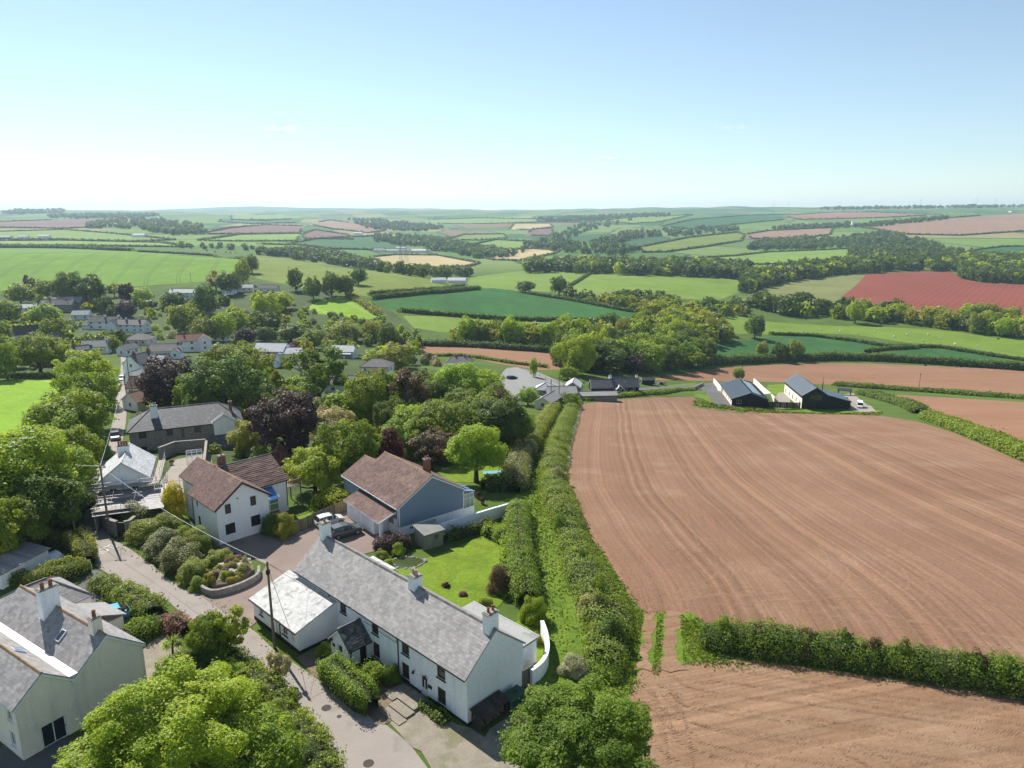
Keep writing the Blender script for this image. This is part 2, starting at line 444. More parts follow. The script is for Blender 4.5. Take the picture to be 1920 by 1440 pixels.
M['teal_crop'] = grass_mat('teal_crop', (0.030, 0.092, 0.022), (0.042, 0.12, 0.029), None, 0.02, (math.radians(80), 7.0, 0.10), None)
M['khaki'] = grass_mat('khaki_stubble', (0.15, 0.165, 0.05), (0.18, 0.19, 0.065), (0.20, 0.17, 0.08), 0.015)
M['lime'] = grass_mat('lime_pasture', (0.14, 0.22, 0.028), (0.17, 0.25, 0.038), None, 0.01)
M['lawn'] = grass_mat('lawn', (0.11, 0.18, 0.012), (0.15, 0.22, 0.018), (0.19, 0.21, 0.035), 0.16, (0.9, 1.3, 0.07), None, 2.5)
M['rough_grass'] = grass_mat('rough_grass', (0.085, 0.15, 0.015), (0.14, 0.205, 0.022), (0.18, 0.19, 0.045), 0.25, None, None, 2.0)
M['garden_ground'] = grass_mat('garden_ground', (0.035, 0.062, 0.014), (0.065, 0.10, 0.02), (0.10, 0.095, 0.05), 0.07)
def land_mat():
 """the ground everywhere else: rough grass near by, a patchwork of small fields beyond"""
 m, N, L, out = new_mat('land')
 p = pos(N, L)
 g = N.new('ShaderNodeNewGeometry'); sx = N.new('ShaderNodeSeparateXYZ'); L.new(g.outputs['Position'], sx.inputs[0])
 near = mixc(N, L, maprange(N, L, noise(N, L, p, 0.06, 5), 0.3, 0.7), (0.055, 0.095, 0.018), (0.095, 0.14, 0.026))
 pw = N.new('ShaderNodeVectorMath'); pw.operation = 'ADD'
 wn_ = N.new('ShaderNodeTexNoise'); wn_.inputs['Scale'].default_value = 0.0016; L.new(p, wn_.inputs['Vector'])
 ws = N.new('ShaderNodeVectorMath'); ws.operation = 'SCALE'; ws.inputs['Scale'].default_value = 260.0
 L.new(wn_.outputs['Color'], ws.inputs[0]); L.new(p, pw.inputs[0]); L.new(ws.outputs[0], pw.inputs[1])
 mp = N.new('ShaderNodeMapping'); mp.inputs['Scale'].default_value = (0.0042, 0.0030, 0.0)
 L.new(pw.outputs[0], mp.inputs['Vector'])
 vo = N.new('ShaderNodeTexVoronoi'); vo.voronoi_dimensions = '2D'; vo.inputs['Scale'].default_value = 1.0
 L.new(mp.outputs[0], vo.inputs['Vector'])
 sc = N.new('ShaderNodeSeparateColor'); L.new(vo.outputs['Color'], sc.inputs[0])
 far = ramp(N, L, sc.outputs[0], [(0.0, (0.094, 0.170, 0.031)), (0.16, (0.130, 0.207, 0.040)), (0.30, (0.072, 0.141, 0.031)), (0.42, (0.144, 0.200, 0.050)),
         (0.56, (0.043, 0.104, 0.034)), (0.66, (0.115, 0.185, 0.037)), (0.77, (0.238, 0.215, 0.093)), (0.84, (0.101, 0.163, 0.037)), (0.93, (0.194, 0.126, 0.074)), (1.0, (0.125, 0.2, 0.037))])
 far.node.color_ramp.interpolation = 'CONSTANT'
 far = mixc(N, L, 1.0, far, maprange(N, L, noise(N, L, p, 0.02, 4), 0.3, 0.7, 0.9, 1.1), 'MULTIPLY')
 ve = N.new('ShaderNodeTexVoronoi'); ve.voronoi_dimensions = '2D'; ve.feature = 'DISTANCE_TO_EDGE'; ve.inputs['Scale'].default_value = 1.0
 L.new(mp.outputs[0], ve.inputs['Vector'])
 edge = maprange(N, L, ve.outputs['Distance'], 0.012, 0.03, 1.0, 0.0)
 far = mixc(N, L, edge, far, (0.035, 0.06, 0.025))
 col = mixc(N, L, maprange(N, L, sx.outputs[1], 950, 1250), near, far)
 principled(N, L, out, col, 0.95, 0.1, 0, noise(N, L, p, 0.8, 4), 0.4, 0.3)
 return m
M['land'] = land_mat()
# ------------------------------------------------------------------ fields traced on the land
FIELDS = [
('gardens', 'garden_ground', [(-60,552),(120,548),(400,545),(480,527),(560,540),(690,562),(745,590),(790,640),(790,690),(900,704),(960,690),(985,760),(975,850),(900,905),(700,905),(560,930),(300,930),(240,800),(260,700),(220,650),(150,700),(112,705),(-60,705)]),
('ploughed_field', 'soil_main', [(1056,950),(1058,880),(1066,840),(1078,800),(1092,758),(1150,749),(1230,745),(1300,744),(1318,762),(1390,770),(1460,773),(1650,779),(1725,792),(1790,812),(1920,868),(2060,925),(2060,1275),(1920,1255),(1650,1216),(1318,1172),(1296,1150),(1265,1152),(1215,1152),(1190,1130),(1165,1092),(1130,1035),(1085,980)]),
('ploughed_field', 'soil_low', [(1178,1310),(1196,1262),(1215,1242),(1330,1237),(1420,1238),(1600,1262),(1920,1303),(2060,1322),(2060,1560),(1195,1560),(1190,1440),(1215,1390)]),
('ploughed_field', 'soil_far', [(1608,737),(1700,741),(1920,754),(2060,762),(2060,900),(1920,843),(1840,802),(1770,778),(1720,763)]),
('ploughed_field', 'soil_far', [(1215,712),(1330,692),(1440,684),(1560,681),(1640,682),(1920,694),(2060,702),(2060,748),(1920,740),(1600,723),(1450,716),(1330,714)]),
('ploughed_field', 'soil_far', [(790,645),(870,648),(960,654),(1045,660),(1058,692),(1010,694),(930,681),(870,667),(795,667)]),
('crop_field', 'dark_crop', [(690,560),(760,553),(840,547),(920,540),(960,544),(1060,562),(1160,580),(1225,590),(1185,599),(1080,600),(960,598),(850,590),(770,585),(715,575)]),
('pasture', 'pasture', [(755,592),(850,594),(960,601),(1010,604),(1130,603),(1150,612),(1000,614),(960,614),(880,624),(820,622),(775,614)]),
('crop_field', 'bright', [(-120,464),(0,464),(100,465),(240,469),(370,476),(450,485),(474,492),(440,508),(425,520),(380,528),(250,537),(120,542),(-120,548)]),
('hill_pasture', 'olive', [(474,478),(560,486),(640,497),(720,509),(800,522),(870,534),(830,545),(740,550),(690,556),(660,552),(560,537),(480,522),(470,500)]),
('paddock', 'near_crop', [(575,577),(600,563),(655,558),(688,568),(715,590),(690,600),(640,592),(590,588)]),
('crop_field', 'near_crop', [(-120,714),(0,714),(112,712),(128,730),(120,765),(80,810),(50,850),(40,900),(-120,980)]),
('pasture', 'pasture', [(872,537),(882,520),(960,510),(1000,506),(1100,510),(1180,512),(1300,517),(1410,520),(1385,548),(1350,562),(1250,560),(1150,556),(1060,548),(962,544)]),
('stubble_field', 'straw', [(700,482),(740,478),(820,479),(900,494),(880,500),(830,503),(760,507),(730,503)]),
('stubble_field', 'straw', [(880,478),(960,470),(985,466),(1050,470),(1040,476),(975,489),(925,488)]),
('stubble_field', 'khaki', [(1388,562),(1420,546),(1480,530),(1560,518),(1625,514),(1605,535),(1582,553),(1560,572),(1480,574),(1430,577)]),
('ploughed_field', 'red', [(1625,514),(1690,510),(1780,508),(1800,520),(1840,530),(1920,533),(2060,538),(2060,595),(1920,592),(1830,598),(1720,602),(1640,596),(1578,556)]),
('hill_pasture', 'olive', [(1198,464),(1290,446),(1380,436),(1396,440),(1390,452),(1330,462),(1250,473),(1205,474)]),
('pasture', 'lime', [(1278,486),(1380,480),(1440,473),(1590,467),(1612,480),(1620,490),(1540,493),(1440,496),(1370,498)]),
('ploughed_field', 'soil_tan', [(1398,440),(1440,433),(1562,427),(1557,440),(1500,448),(1410,448)]),
('ploughed_field', 'soil_tan', [(1598,425),(1720,413),(1850,404),(2060,394),(2060,428),(1920,434),(1800,442),(1700,440),(1640,430)]),
('crop_field', 'teal_crop', [(1238,425),(1300,412),(1400,404),(1484,402),(1470,412),(1380,421),(1300,430)]),
('ploughed_field', 'soil_far', [(1463,405),(1560,398),(1640,398),(1765,403),(1640,409),(1500,412)]),
('crop_field', 'teal_crop', [(1828,469),(1880,463),(2060,458),(2060,488),(1920,483),(1850,479)]),
('crop_field', 'teal_crop', [(1298,662),(1340,645),(1420,635),(1520,627),(1600,639),(1665,650),(1622,659),(1500,671),(1400,675),(1325,674)]),
('crop_field', 'teal_crop', [(1638,666),(1720,653),(1800,658),(1920,681),(2060,696),(2060,712),(1920,690),(1760,680)]),
('pasture', 'pasture', [(1288,583),(1350,588),(1450,604),(1560,611),(1660,613),(1780,620),(1860,633),(2060,642),(2060,690),(1920,672),(1800,650),(1700,642),(1600,627),(1500,624),(1440,627),(1360,625),(1300,608)]),
('ploughed_field', 'soil_purple', [(-60,418),(110,412),(185,411),(178,426),(120,429),(-60,426)]),
('ploughed_field', 'soil_purple', [(368,440),(430,428),(500,422),(570,424),(560,438),(450,439)]),
('ploughed_field', 'soil_purple', [(565,440),(590,431),(650,440),(662,449),(572,448)]),
('stubble_field', 'soil_tan', [(575,420),(620,413),(700,424),(722,433),(690,437),(620,429)]),
('pasture', 'lime', [(370,452),(450,440),(562,438),(556,452),(470,453)]),
('crop_field', 'teal_crop', [(545,457),(600,447),(700,443),(765,457),(742,470),(620,467)]),
('ploughed_field', 'soil_purple', [(982,442),(1000,430),(1034,428),(1038,438),(1030,443)]),
('stubble_field', 'straw', [(955,430),(965,419),(1030,419),(1038,426),(995,431)]),
('pasture', 'lime', [(866,463),(930,450),(1010,454),(1020,464),(950,469),(890,470)]),
('pasture', 'pasture', [(838,450),(870,440),(945,439),(950,447),(900,451)]),
('pasture', 'lime', [(800,412),(900,409),(1010,411),(1040,416),(900,420),(820,420)]),
('crop_field', 'teal_crop', [(1000,408),(1080,405),(1140,412),(1090,418),(1010,416)]),
('pasture', 'pasture', [(-60,436),(120,431),(200,437),(330,450),(240,453),(100,449),(-60,449)]),
('pasture', 'lime', [(-60,452),(120,451),(300,455),(360,464),(120,461),(-60,460)]),
('pasture', 'lime', [(440,404),(520,402),(570,407),(500,414),(430,412)]),
('crop_field', 'teal_crop', [(420,409),(500,413),(570,410),(560,418),(470,420),(410,416)]),
('pasture', 'pasture', [(480,458),(560,460),(640,472),(662,486),(600,484),(500,474)]),
('pasture', 'lime', [(1130,414),(1200,406),(1300,403),(1240,416),(1180,420)]),
]
def build_land():
 ys = [32.0]
 while ys[-1] < 12400:
  y = ys[-1]; ys.append(y + min(max(5.1e-5 * y * y, 0.14), 0.0115 * y))
 ys = np.array(ys); na = 570
 aa = np.linspace(-1.12, 1.12, na)
 A, Yg = np.meshgrid(aa, ys, indexing='ij')
 X = A * Yg; Zg = zland(X, Yg)
 px, py = project(X, Yg, Zg)
 sl = (Zg - CAMH) / Yg
 vis = sl >= np.maximum.accumulate(sl, axis=1) - 1e-4
 cx = (px[:-1, :-1] + px[1:, 1:]) / 2; cy = (py[:-1, :-1] + py[1:, 1:]) / 2
 cv = vis[:-1, :-1]
 fid = np.zeros(cx.shape, int)
 for i, (nm, mt, poly) in enumerate(FIELDS):
  near = np.mean([q[1] for q in poly]) > 560
  mk = inpoly(cx, cy, poly) & cv
  fid[mk] = i + 1
 idx = np.arange(na * len(ys)).reshape(na, len(ys))
 Q = np.stack([idx[:-1, :-1], idx[1:, :-1], idx[1:, 1:], idx[:-1, 1:]], -1).reshape(-1, 4)
 V = np.stack([X, Yg, Zg], -1).reshape(-1, 3)
 fl = fid.reshape(-1)
 def sub(mask):
  q = Q[mask]; u, inv = np.unique(q, return_inverse=True)
  return V[u], inv.reshape(q.shape)
 pad = np.pad(fid, 1, mode='edge')
 st = np.stack([pad[:-1, :-1], pad[1:, :-1], pad[1:, 1:], pad[:-1, 1:]], -1)
 bmask = (st.max(-1) != st.min(-1)).reshape(-1)
 who = st.reshape(-1, 4)
 for i, (nm, mt, poly) in enumerate(FIELDS):
  W = np.array([G2(*q) for q in poly])
  if W[:, 1].min() > 900: continue
  k = np.nonzero(bmask & (who == i + 1).any(1))[0]
  if not len(k): continue
  P = V[k, :2]; best = np.full(len(k), 1e9); bx = P.copy()
  for e in range(len(W)):
   a0 = W[e]; d = W[(e + 1) % len(W)] - a0
   p0 = np.array(poly[e], float); p1 = np.array(poly[(e + 1) % len(poly)], float)
   n = 7; pts = np.array([G2(*(p0 + (p1 - p0) * t / n)) for t in range(n + 1)])
   for j in range(n):
    a0 = pts[j]; d = pts[j + 1] - a0
    if np.hypot(*d) > 120: continue
    s = np.clip(((P - a0) @ d) / (d @ d + 1e-9), 0, 1)
    c = a0 + s[:, None] * d; r = np.hypot(*(P - c).T)
    m = r < best; best[m] = r[m]; bx[m] = c[m]
  Yk = P[:, 1]
  lim = np.maximum(np.clip(5.1e-5 * Yk * Yk, 0.14, None), 2.24 / 570 * Yk) * 1.1
  ok = best < lim
  V[k[ok], :2] = bx[ok]
  V[k[ok], 2] = zland(bx[ok, 0], bx[ok, 1])
  bmask[k[ok]] = False
 v, q = sub(fl == 0)
 b = len(v)                       # flat apron under and behind the camera
 v = np.vstack([v, [(-260, -200, 0), (260, -200, 0), (260, 32, 0), (-260, 32, 0)]])
 q = np.vstack([q, [(b, b + 1, b + 2, b + 3)]])
 o = link_mesh('ground', np_mesh('ground', v, q, [M['land']], smooth=True)); tag(o, kind='structure')
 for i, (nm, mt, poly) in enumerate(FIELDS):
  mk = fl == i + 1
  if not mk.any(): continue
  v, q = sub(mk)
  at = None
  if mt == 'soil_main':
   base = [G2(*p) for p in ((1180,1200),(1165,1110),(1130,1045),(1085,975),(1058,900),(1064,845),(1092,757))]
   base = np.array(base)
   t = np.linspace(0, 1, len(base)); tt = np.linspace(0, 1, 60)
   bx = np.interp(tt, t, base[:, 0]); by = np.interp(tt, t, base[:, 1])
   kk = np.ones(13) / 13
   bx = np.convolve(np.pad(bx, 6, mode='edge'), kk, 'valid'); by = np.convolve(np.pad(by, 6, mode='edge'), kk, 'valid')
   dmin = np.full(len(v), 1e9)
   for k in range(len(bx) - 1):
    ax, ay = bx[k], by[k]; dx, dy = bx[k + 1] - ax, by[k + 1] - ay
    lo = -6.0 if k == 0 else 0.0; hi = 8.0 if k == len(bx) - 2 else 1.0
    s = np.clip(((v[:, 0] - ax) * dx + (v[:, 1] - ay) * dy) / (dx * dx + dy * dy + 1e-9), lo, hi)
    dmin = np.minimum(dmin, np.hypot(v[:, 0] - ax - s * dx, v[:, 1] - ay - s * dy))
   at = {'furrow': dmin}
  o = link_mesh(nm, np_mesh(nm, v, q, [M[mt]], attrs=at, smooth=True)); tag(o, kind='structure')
build_land()
def sheet(name, poly, mat, step=1.2, lift=0.03, kind='structure', world_xy=False, rough=0.0):
 """a flush surface (road, drive, lawn) draped a few cm above the land"""
 P = [Vector(p) if world_xy else Vector(G2(*p)) for p in poly]
 per = []
 for a, b in zip(P, P[1:] + P[:1]):
  n = max(1, int((b - a).length / step))
  per += [a.lerp(b, k / n) for k in range(n)]
 if rough:
  per = [Vector((q.x + rough * (math.sin(q.x * 2.1 + q.y * 1.3) + .7 * math.sin(q.y * 4.7 - q.x * 1.1)), q.y + rough * (math.sin(q.y * 1.7 - q.x * 2.9) + .7 * math.sin(q.x * 5.3 + q.y)))) for q in per]
 nb = len(per)
 xs = [p.x for p in per]; ys = [p.y for p in per]
 gx, gy = np.meshgrid(np.arange(min(xs) + step / 2, max(xs), step), np.arange(min(ys) + step / 2, max(ys), step))
 gx = gx.ravel(); gy = gy.ravel()
 ok = inpoly(gx, gy, [(p.x, p.y) for p in per])
 ex = np.array(xs); ey = np.array(ys)
 pts = list(per)
 for x, y in zip(gx[ok], gy[ok]):
  if np.min((ex - x) ** 2 + (ey - y) ** 2) > (step * 0.35) ** 2: pts.append(Vector((x, y)))
 r = geometry.delaunay_2d_cdt(pts, [(k, (k + 1) % nb) for k in range(nb)], [], 1, 1e-5)
 co = np.array([(p.x, p.y) for p in r[0]])
 z = zland(co[:, 0], co[:, 1]) + lift
 me = bpy.data.meshes.new(name)
 me.from_pydata([(a, b, c) for (a, b), c in zip(co, z)], [], r[2])
 me.polygons.foreach_set('use_smooth', [True] * len(r[2]))
 me.materials.append(mat); me.update()
 if len(me.polygons) and me.polygons[0].normal.z < 0: me.flip_normals()
 o = link_mesh(name, me); tag(o, kind=kind)
 return o
# ------------------------------------------------------------------ the air
def build_haze():
 mb = MB(); mb.box(-14500, 14500, -420, 12900, -90, 215)
 m, N, L, out = new_mat('haze_air')
 v = N.new('ShaderNodeVolumePrincipled')
 v.inputs['Color'].default_value = (0.60, 0.82, 1.0, 1)
 v.inputs['Density'].default_value = 0.000088
 v.inputs['Anisotropy'].default_value = 0.25
 L.new(v.outputs[0], out.inputs['Volume'])
 o = mb.build('haze', m); tag(o, kind='stuff')
build_haze()
# ------------------------------------------------------------------ building materials
M['white_render'] = surf('white_render', (0.88, 0.89, 0.90), (0.84, 0.85, 0.86), 0.35, 0.8, 0.2, 0.12, 9, streak=(0.8, (0.55, 0.56, 0.53), 0.35))
M['cream_render'] = surf('cream_render', (0.90, 0.785, 0.68), (0.84, 0.735, 0.635), 0.3, 0.85, 0.2, 0.25, 14, streak=(0.7, (0.44, 0.43, 0.38), 0.4))
M['grey_white'] = surf('grey_white', (0.80, 0.79, 0.78), (0.74, 0.735, 0.73), 0.3, 0.85, 0.2, 0.25, 14, streak=(0.7, (0.45, 0.45, 0.43), 0.35))
M['blue_clad'] = surf('blue_clad', (0.215, 0.265, 0.335), (0.195, 0.245, 0.31), 0.3, 0.6, 0.3, 0.05, 9)
M['plinth'] = surf('black_plinth', (0.02, 0.02, 0.022), (0.035, 0.035, 0.035), 1.0, 0.7)
M['stone'] = surf('rubble_stone', (0.27, 0.25, 0.225), (0.19, 0.175, 0.16), 2.2, 0.9, 0.15, 0.8, 5, spots=(3.0, (0.36, 0.34, 0.31), 0.56, 0.8))
M['slate'] = surf('slate', (0.305, 0.288, 0.275), (0.245, 0.232, 0.225), 0.5, 0.62, 0.4, 0.2, 7, tint=0.20, spots=(0.55, (0.38, 0.36, 0.32), 0.60, 0.35), streak=(0.9, (0.10, 0.095, 0.095), 0.5))
M['slate_dark'] = surf('slate_dark', (0.10, 0.10, 0.108), (0.075, 0.075, 0.08), 0.6, 0.6, 0.4, 0.2, 8, tint=0.25, spots=(1.4, (0.22, 0.21, 0.20), 0.6, 0.7))
M['slate_mossy'] = surf('slate_mossy', (0.13, 0.125, 0.115), (0.07, 0.072, 0.07), 1.0, 0.75, 0.3, 0.3, 8, tint=0.4, spots=(1.1, (0.30, 0.27, 0.17), 0.52, 0.75))
M['slate_pale'] = surf('slate_pale', (0.50, 0.50, 0.50), (0.43, 0.435, 0.44), 0.5, 0.7, 0.3, 0.2, 8, tint=0.2, spots=(0.8, (0.33, 0.34, 0.34), 0.6, 0.6))
M['roof_white'] = surf('roof_white', (0.56, 0.55, 0.53), (0.46, 0.455, 0.44), 0.8, 0.8, 0.2, 0.3, 6, tint=0.1, spots=(1.4, (0.28, 0.27, 0.25), 0.56, 0.75))
M['tile_brown'] = surf('tile_brown', (0.165, 0.105, 0.088), (0.125, 0.08, 0.07), 0.5, 0.85, 0.2, 0.3, 9, tint=0.25, spots=(0.6, (0.23, 0.16, 0.12), 0.58, 0.5))
M['tile_lichen'] = surf('tile_lichen', (0.34, 0.235, 0.13), (0.25, 0.16, 0.10), 1.0, 0.9, 0.2, 0.3, 9, tint=0.2)
M['tile_grey'] = surf('tile_grey', (0.20, 0.185, 0.175), (0.155, 0.145, 0.14), 0.5, 0.85, 0.2, 0.3, 9, tint=0.25, spots=(0.7, (0.29, 0.26, 0.22), 0.6, 0.5))
M['tile_red'] = surf('tile_red', (0.29, 0.155, 0.115), (0.22, 0.12, 0.09), 0.5, 0.85, 0.2, 0.3, 9, tint=0.25)
M['thatch'] = surf('thatch', (0.13, 0.115, 0.095), (0.09, 0.08, 0.068), 0.8, 0.95, 0.1, 0.8, 10)
M['metal_roof'] = surf('metal_roof', (0.072, 0.10, 0.125), (0.062, 0.09, 0.115), 0.3, 0.42, 0.5, 0.02, 6)
M['black_clad'] = surf('black_clad', (0.014, 0.016, 0.02), (0.02, 0.022, 0.026), 1.5, 0.6, 0.3, 0.1, 9)
M['white_paint'] = plain('white_paint', (0.78, 0.79, 0.80), 0.45)
M['white_metal'] = plain('white_metal', (0.75, 0.76, 0.77), 0.4)
M['dark_frame'] = plain('dark_frame', (0.035, 0.022, 0.018), 0.5)
M['brown_frame'] = plain('brown_frame', (0.085, 0.045, 0.03), 0.5)
M['black'] = plain('black_iron', (0.012, 0.012, 0.013), 0.5)
M['glass'] = glass_mat('window_glass')
M['glass_warm'] = glass_mat('window_glass_curtain', (0.055, 0.045, 0.035), 0.12)
M['blue_glass'] = surf('blue_roof_glazing', (0.05, 0.17, 0.42), (0.06, 0.20, 0.46), 0.8, 0.25, 0.5, 0, 3)
M['green_glass'] = glass_mat('garden_glass', (0.10, 0.16, 0.10), 0.15)
M['lead'] = surf('lead_flashing', (0.55, 0.56, 0.58), (0.70, 0.70, 0.70), 1.2, 0.5, 0.4, 0.2, 7)
M['brick'] = surf('brick_red', (0.25, 0.115, 0.075), (0.19, 0.09, 0.06), 2.0, 0.9, 0.15, 0.4, 12)
M['terracotta'] = surf('terracotta', (0.30, 0.13, 0.08), (0.22, 0.09, 0.06), 4, 0.8)
M['pot_cream'] = surf('pot_cream', (0.50, 0.44, 0.33), (0.40, 0.35, 0.26), 4, 0.8)
M['wood'] = surf('weathered_wood', (0.215, 0.175, 0.135), (0.15, 0.12, 0.095), 1.2, 0.85, 0.2, 0.4, 10, tint=0.2)
M['wood_warm'] = surf('fence_wood', (0.33, 0.235, 0.15), (0.25, 0.18, 0.12), 1.0, 0.85, 0.2, 0.4, 10, tint=0.2)
M['wood_dark'] = surf('dark_wood', (0.075, 0.06, 0.05), (0.05, 0.04, 0.035), 1.5, 0.85, 0.2, 0.4, 10, tint=0.25)
M['shed_wood'] = surf('shed_wood', (0.27, 0.255, 0.20), (0.21, 0.20, 0.16), 0.8, 0.85, 0.2, 0.4, 10, tint=0.12)
M['felt'] = surf('roofing_felt', (0.19, 0.19, 0.18), (0.25, 0.245, 0.225), 0.7, 0.9, 0.15, 0.4, 8)
M['flat_roof'] = surf('flat_roof', (0.30, 0.305, 0.29), (0.36, 0.36, 0.345), 0.5, 0.9, 0.15, 0.4, 8, spots=(0.7, (0.20, 0.21, 0.19), 0.58, 0.6))
M['green_plastic'] = plain('green_plastic', (0.012, 0.062, 0.036), 0.55)
M['steel'] = plain('galvanised_tube', (0.24, 0.24, 0.25), 0.5, 0.4, 0.3)
M['plank'] = surf('scaffold_plank', (0.34, 0.29, 0.23), (0.40, 0.36, 0.30), 1.2, 0.85, 0.2, 0.3, 9, tint=0.15)
M['asphalt'] = surf('asphalt_lane', (0.265, 0.232, 0.205), (0.305, 0.27, 0.24), 0.22, 0.92, 0.15, 0.4, 22, spots=(0.5, (0.19, 0.168, 0.148), 0.58, 0.4), streak=None)
M['drive'] = surf('drive_tarmac', (0.20, 0.155, 0.13), (0.245, 0.19, 0.16), 0.2, 0.92, 0.15, 0.4, 22, spots=(0.3, (0.15, 0.125, 0.11), 0.62, 0.5))
M['tarmac'] = surf('tarmac_dark', (0.105, 0.105, 0.105), (0.135, 0.13, 0.125), 0.3, 0.92, 0.15, 0.4, 20)
M['tarmac_grey'] = surf('tarmac_grey', (0.215, 0.21, 0.205), (0.255, 0.248, 0.24), 0.1, 0.92, 0.15, 0.3, 9)
M['gravel'] = surf('gravel', (0.29, 0.25, 0.195), (0.20, 0.18, 0.14), 0.7, 0.95, 0.1, 0.8, 9, spots=(0.5, (0.13, 0.145, 0.055), 0.54, 0.5))
M['paving'] = surf('paving', (0.28, 0.245, 0.195), (0.20, 0.18, 0.145), 1.2, 0.9, 0.15, 0.3, 8, tint=0.2)
M['concrete'] = surf('concrete', (0.30, 0.265, 0.225), (0.255, 0.225, 0.195), 0.4, 0.9, 0.15, 0.3, 10)
M['road_paint'] = surf('road_paint', (0.62, 0.61, 0.57), (0.50, 0.49, 0.46), 1.5, 0.8, 0.2, 0, 12)
M['soil_bed'] = surf('garden_soil', (0.16, 0.12, 0.085), (0.22, 0.17, 0.12), 1.0, 0.95, 0.1, 0.6, 9)
M['rock'] = surf('rockery_stone', (0.42, 0.40, 0.36), (0.32, 0.30, 0.27), 1.8, 0.9, 0.15, 0.5, 7)
def water_mat():
 m, N, L, out = new_mat('pond_water')
 p = pos(N, L); g = noise(N, L, p, 2.5, 3)
 principled(N, L, out, mixc(N, L, g, (0.035, 0.05, 0.015), (0.07, 0.09, 0.03)), 0.08, 0.5, 0, g, 0.05, 0.02)
 return m
M['water'] = water_mat()
# ------------------------------------------------------------------ house kit (local x along the ridge, y across)
def wall_face(mb, o, ux, w, h, holes=(), m=0, depth=0.11, rv=None):
 """a rendered wall with real openings; o = lower left corner seen from outside"""
 o = Vector(o); ux = Vector((ux[0], ux[1], 0)); n = Vector((ux.y, -ux.x, 0))
 xs = sorted({0.0, w, *[q for a in holes for q in a[:2]]}); zs = sorted({0.0, h, *[q for a in holes for q in a[2:4]]})
 P = lambda u, z, d=0: o + ux * u + Vector((0, 0, z)) - n * d
 for i in range(len(xs) - 1):
  for j in range(len(zs) - 1):
   a, b, c, d = xs[i], xs[i + 1], zs[j], zs[j + 1]
   if any(q[0] - 1e-5 <= a and b <= q[1] + 1e-5 and q[2] - 1e-5 <= c and d <= q[3] + 1e-5 for q in holes): continue
   mb.face([P(a, c), P(b, c), P(b, d), P(a, d)], m)
 for a, b, c, d in [q[:4] for q in holes]:
  r = m if rv is None else rv
  mb.face([P(a, c), P(a, c, depth), P(b, c, depth), P(b, c)], r); mb.face([P(a, d), P(b, d), P(b, d, depth), P(a, d, depth)], r)
  mb.face([P(a, c), P(a, d), P(a, d, depth), P(a, c, depth)], r); mb.face([P(b, c), P(b, c, depth), P(b, d, depth), P(b, d)], r)
def window_unit(parent, o, ux, hole, frame='white_paint', glass='glass', depth=0.11, cols=2, rows=1, sill=None, name='window', fw=0.06):
 """frame with bars set back in its opening, a pane behind it and a sill proud of the wall"""
 o = Vector(o); ux = Vector((ux[0], ux[1], 0)); n = Vector((ux.y, -ux.x, 0))
 a, b, c, d = hole[:4]
 def bar(mb, u0, u1, z0, z1, d0, d1):
  P = lambda u, z, q: o + ux * u + Vector((0, 0, z)) - n * q
  mb.hexa([P(u0, z0, d0), P(u1, z0, d0), P(u1, z0, d1), P(u0, z0, d1), P(u0, z1, d0), P(u1, z1, d0), P(u1, z1, d1), P(u0, z1, d1)])
 f = MB(); d0, d1 = depth - 0.05, depth + 0.02
 bar(f, a, b, c, c + fw, d0, d1); bar(f, a, b, d - fw, d, d0, d1); bar(f, a, a + fw, c + fw, d - fw, d0, d1); bar(f, b - fw, b, c + fw, d - fw, d0, d1)
 for k in range(1, cols):
  u = a + (b - a) * k / cols; bar(f, u - fw * .45, u + fw * .45, c + fw, d - fw, d0 + .005, d1)
 for k in range(1, rows):
  z = c + (d - c) * k / rows; bar(f, a + fw, b - fw, z - fw * .4, z + fw * .4, d0 + .01, d1)
 w = f.build(name, M[frame], parent)
 p = MB(); bar(p, a + 0.01, b - 0.01, c + 0.01, d - 0.01, depth, depth + 0.03); p.build('pane', M[glass], w)
 if sill:
  s = MB(); bar(s, a - 0.07, b + 0.07, c - 0.09, c - 0.003, -0.09, depth - 0.02); s.build('sill', M[sill], w)
 return w
def door_unit(parent, o, ux, hole, mat='white_paint', depth=0.11, glazed=None, handle=True):
 o = Vector(o); ux = Vector((ux[0], ux[1], 0)); n = Vector((ux.y, -ux.x, 0)); a, b, c, d = hole[:4]
 P = lambda u, z, q: o + ux * u + Vector((0, 0, z)) - n * q
 def bar(mb, u0, u1, z0, z1, d0, d1, m=0): mb.hexa([P(u0, z0, d0), P(u1, z0, d0), P(u1, z0, d1), P(u0, z0, d1), P(u0, z1, d0), P(u1, z1, d0), P(u1, z1, d1), P(u0, z1, d1)], m)
 f = MB(); bar(f, a + .01, b - .01, c, d - .01, depth - .03, depth + .02)
 k = f.build('door', M[mat], parent)
 if glazed:
  for g in glazed:
   q = MB(); bar(q, a + g[0], a + g[1], c + g[2], c + g[3], depth - .045, depth - .028); q.build('pane', M['glass'], k)
 if handle:
  q = MB(); bar(q, b - .16, b - .11, c + .95, c + 1.08, depth - .08, depth - .025); q.build('handle', M['black'], k)
 return k
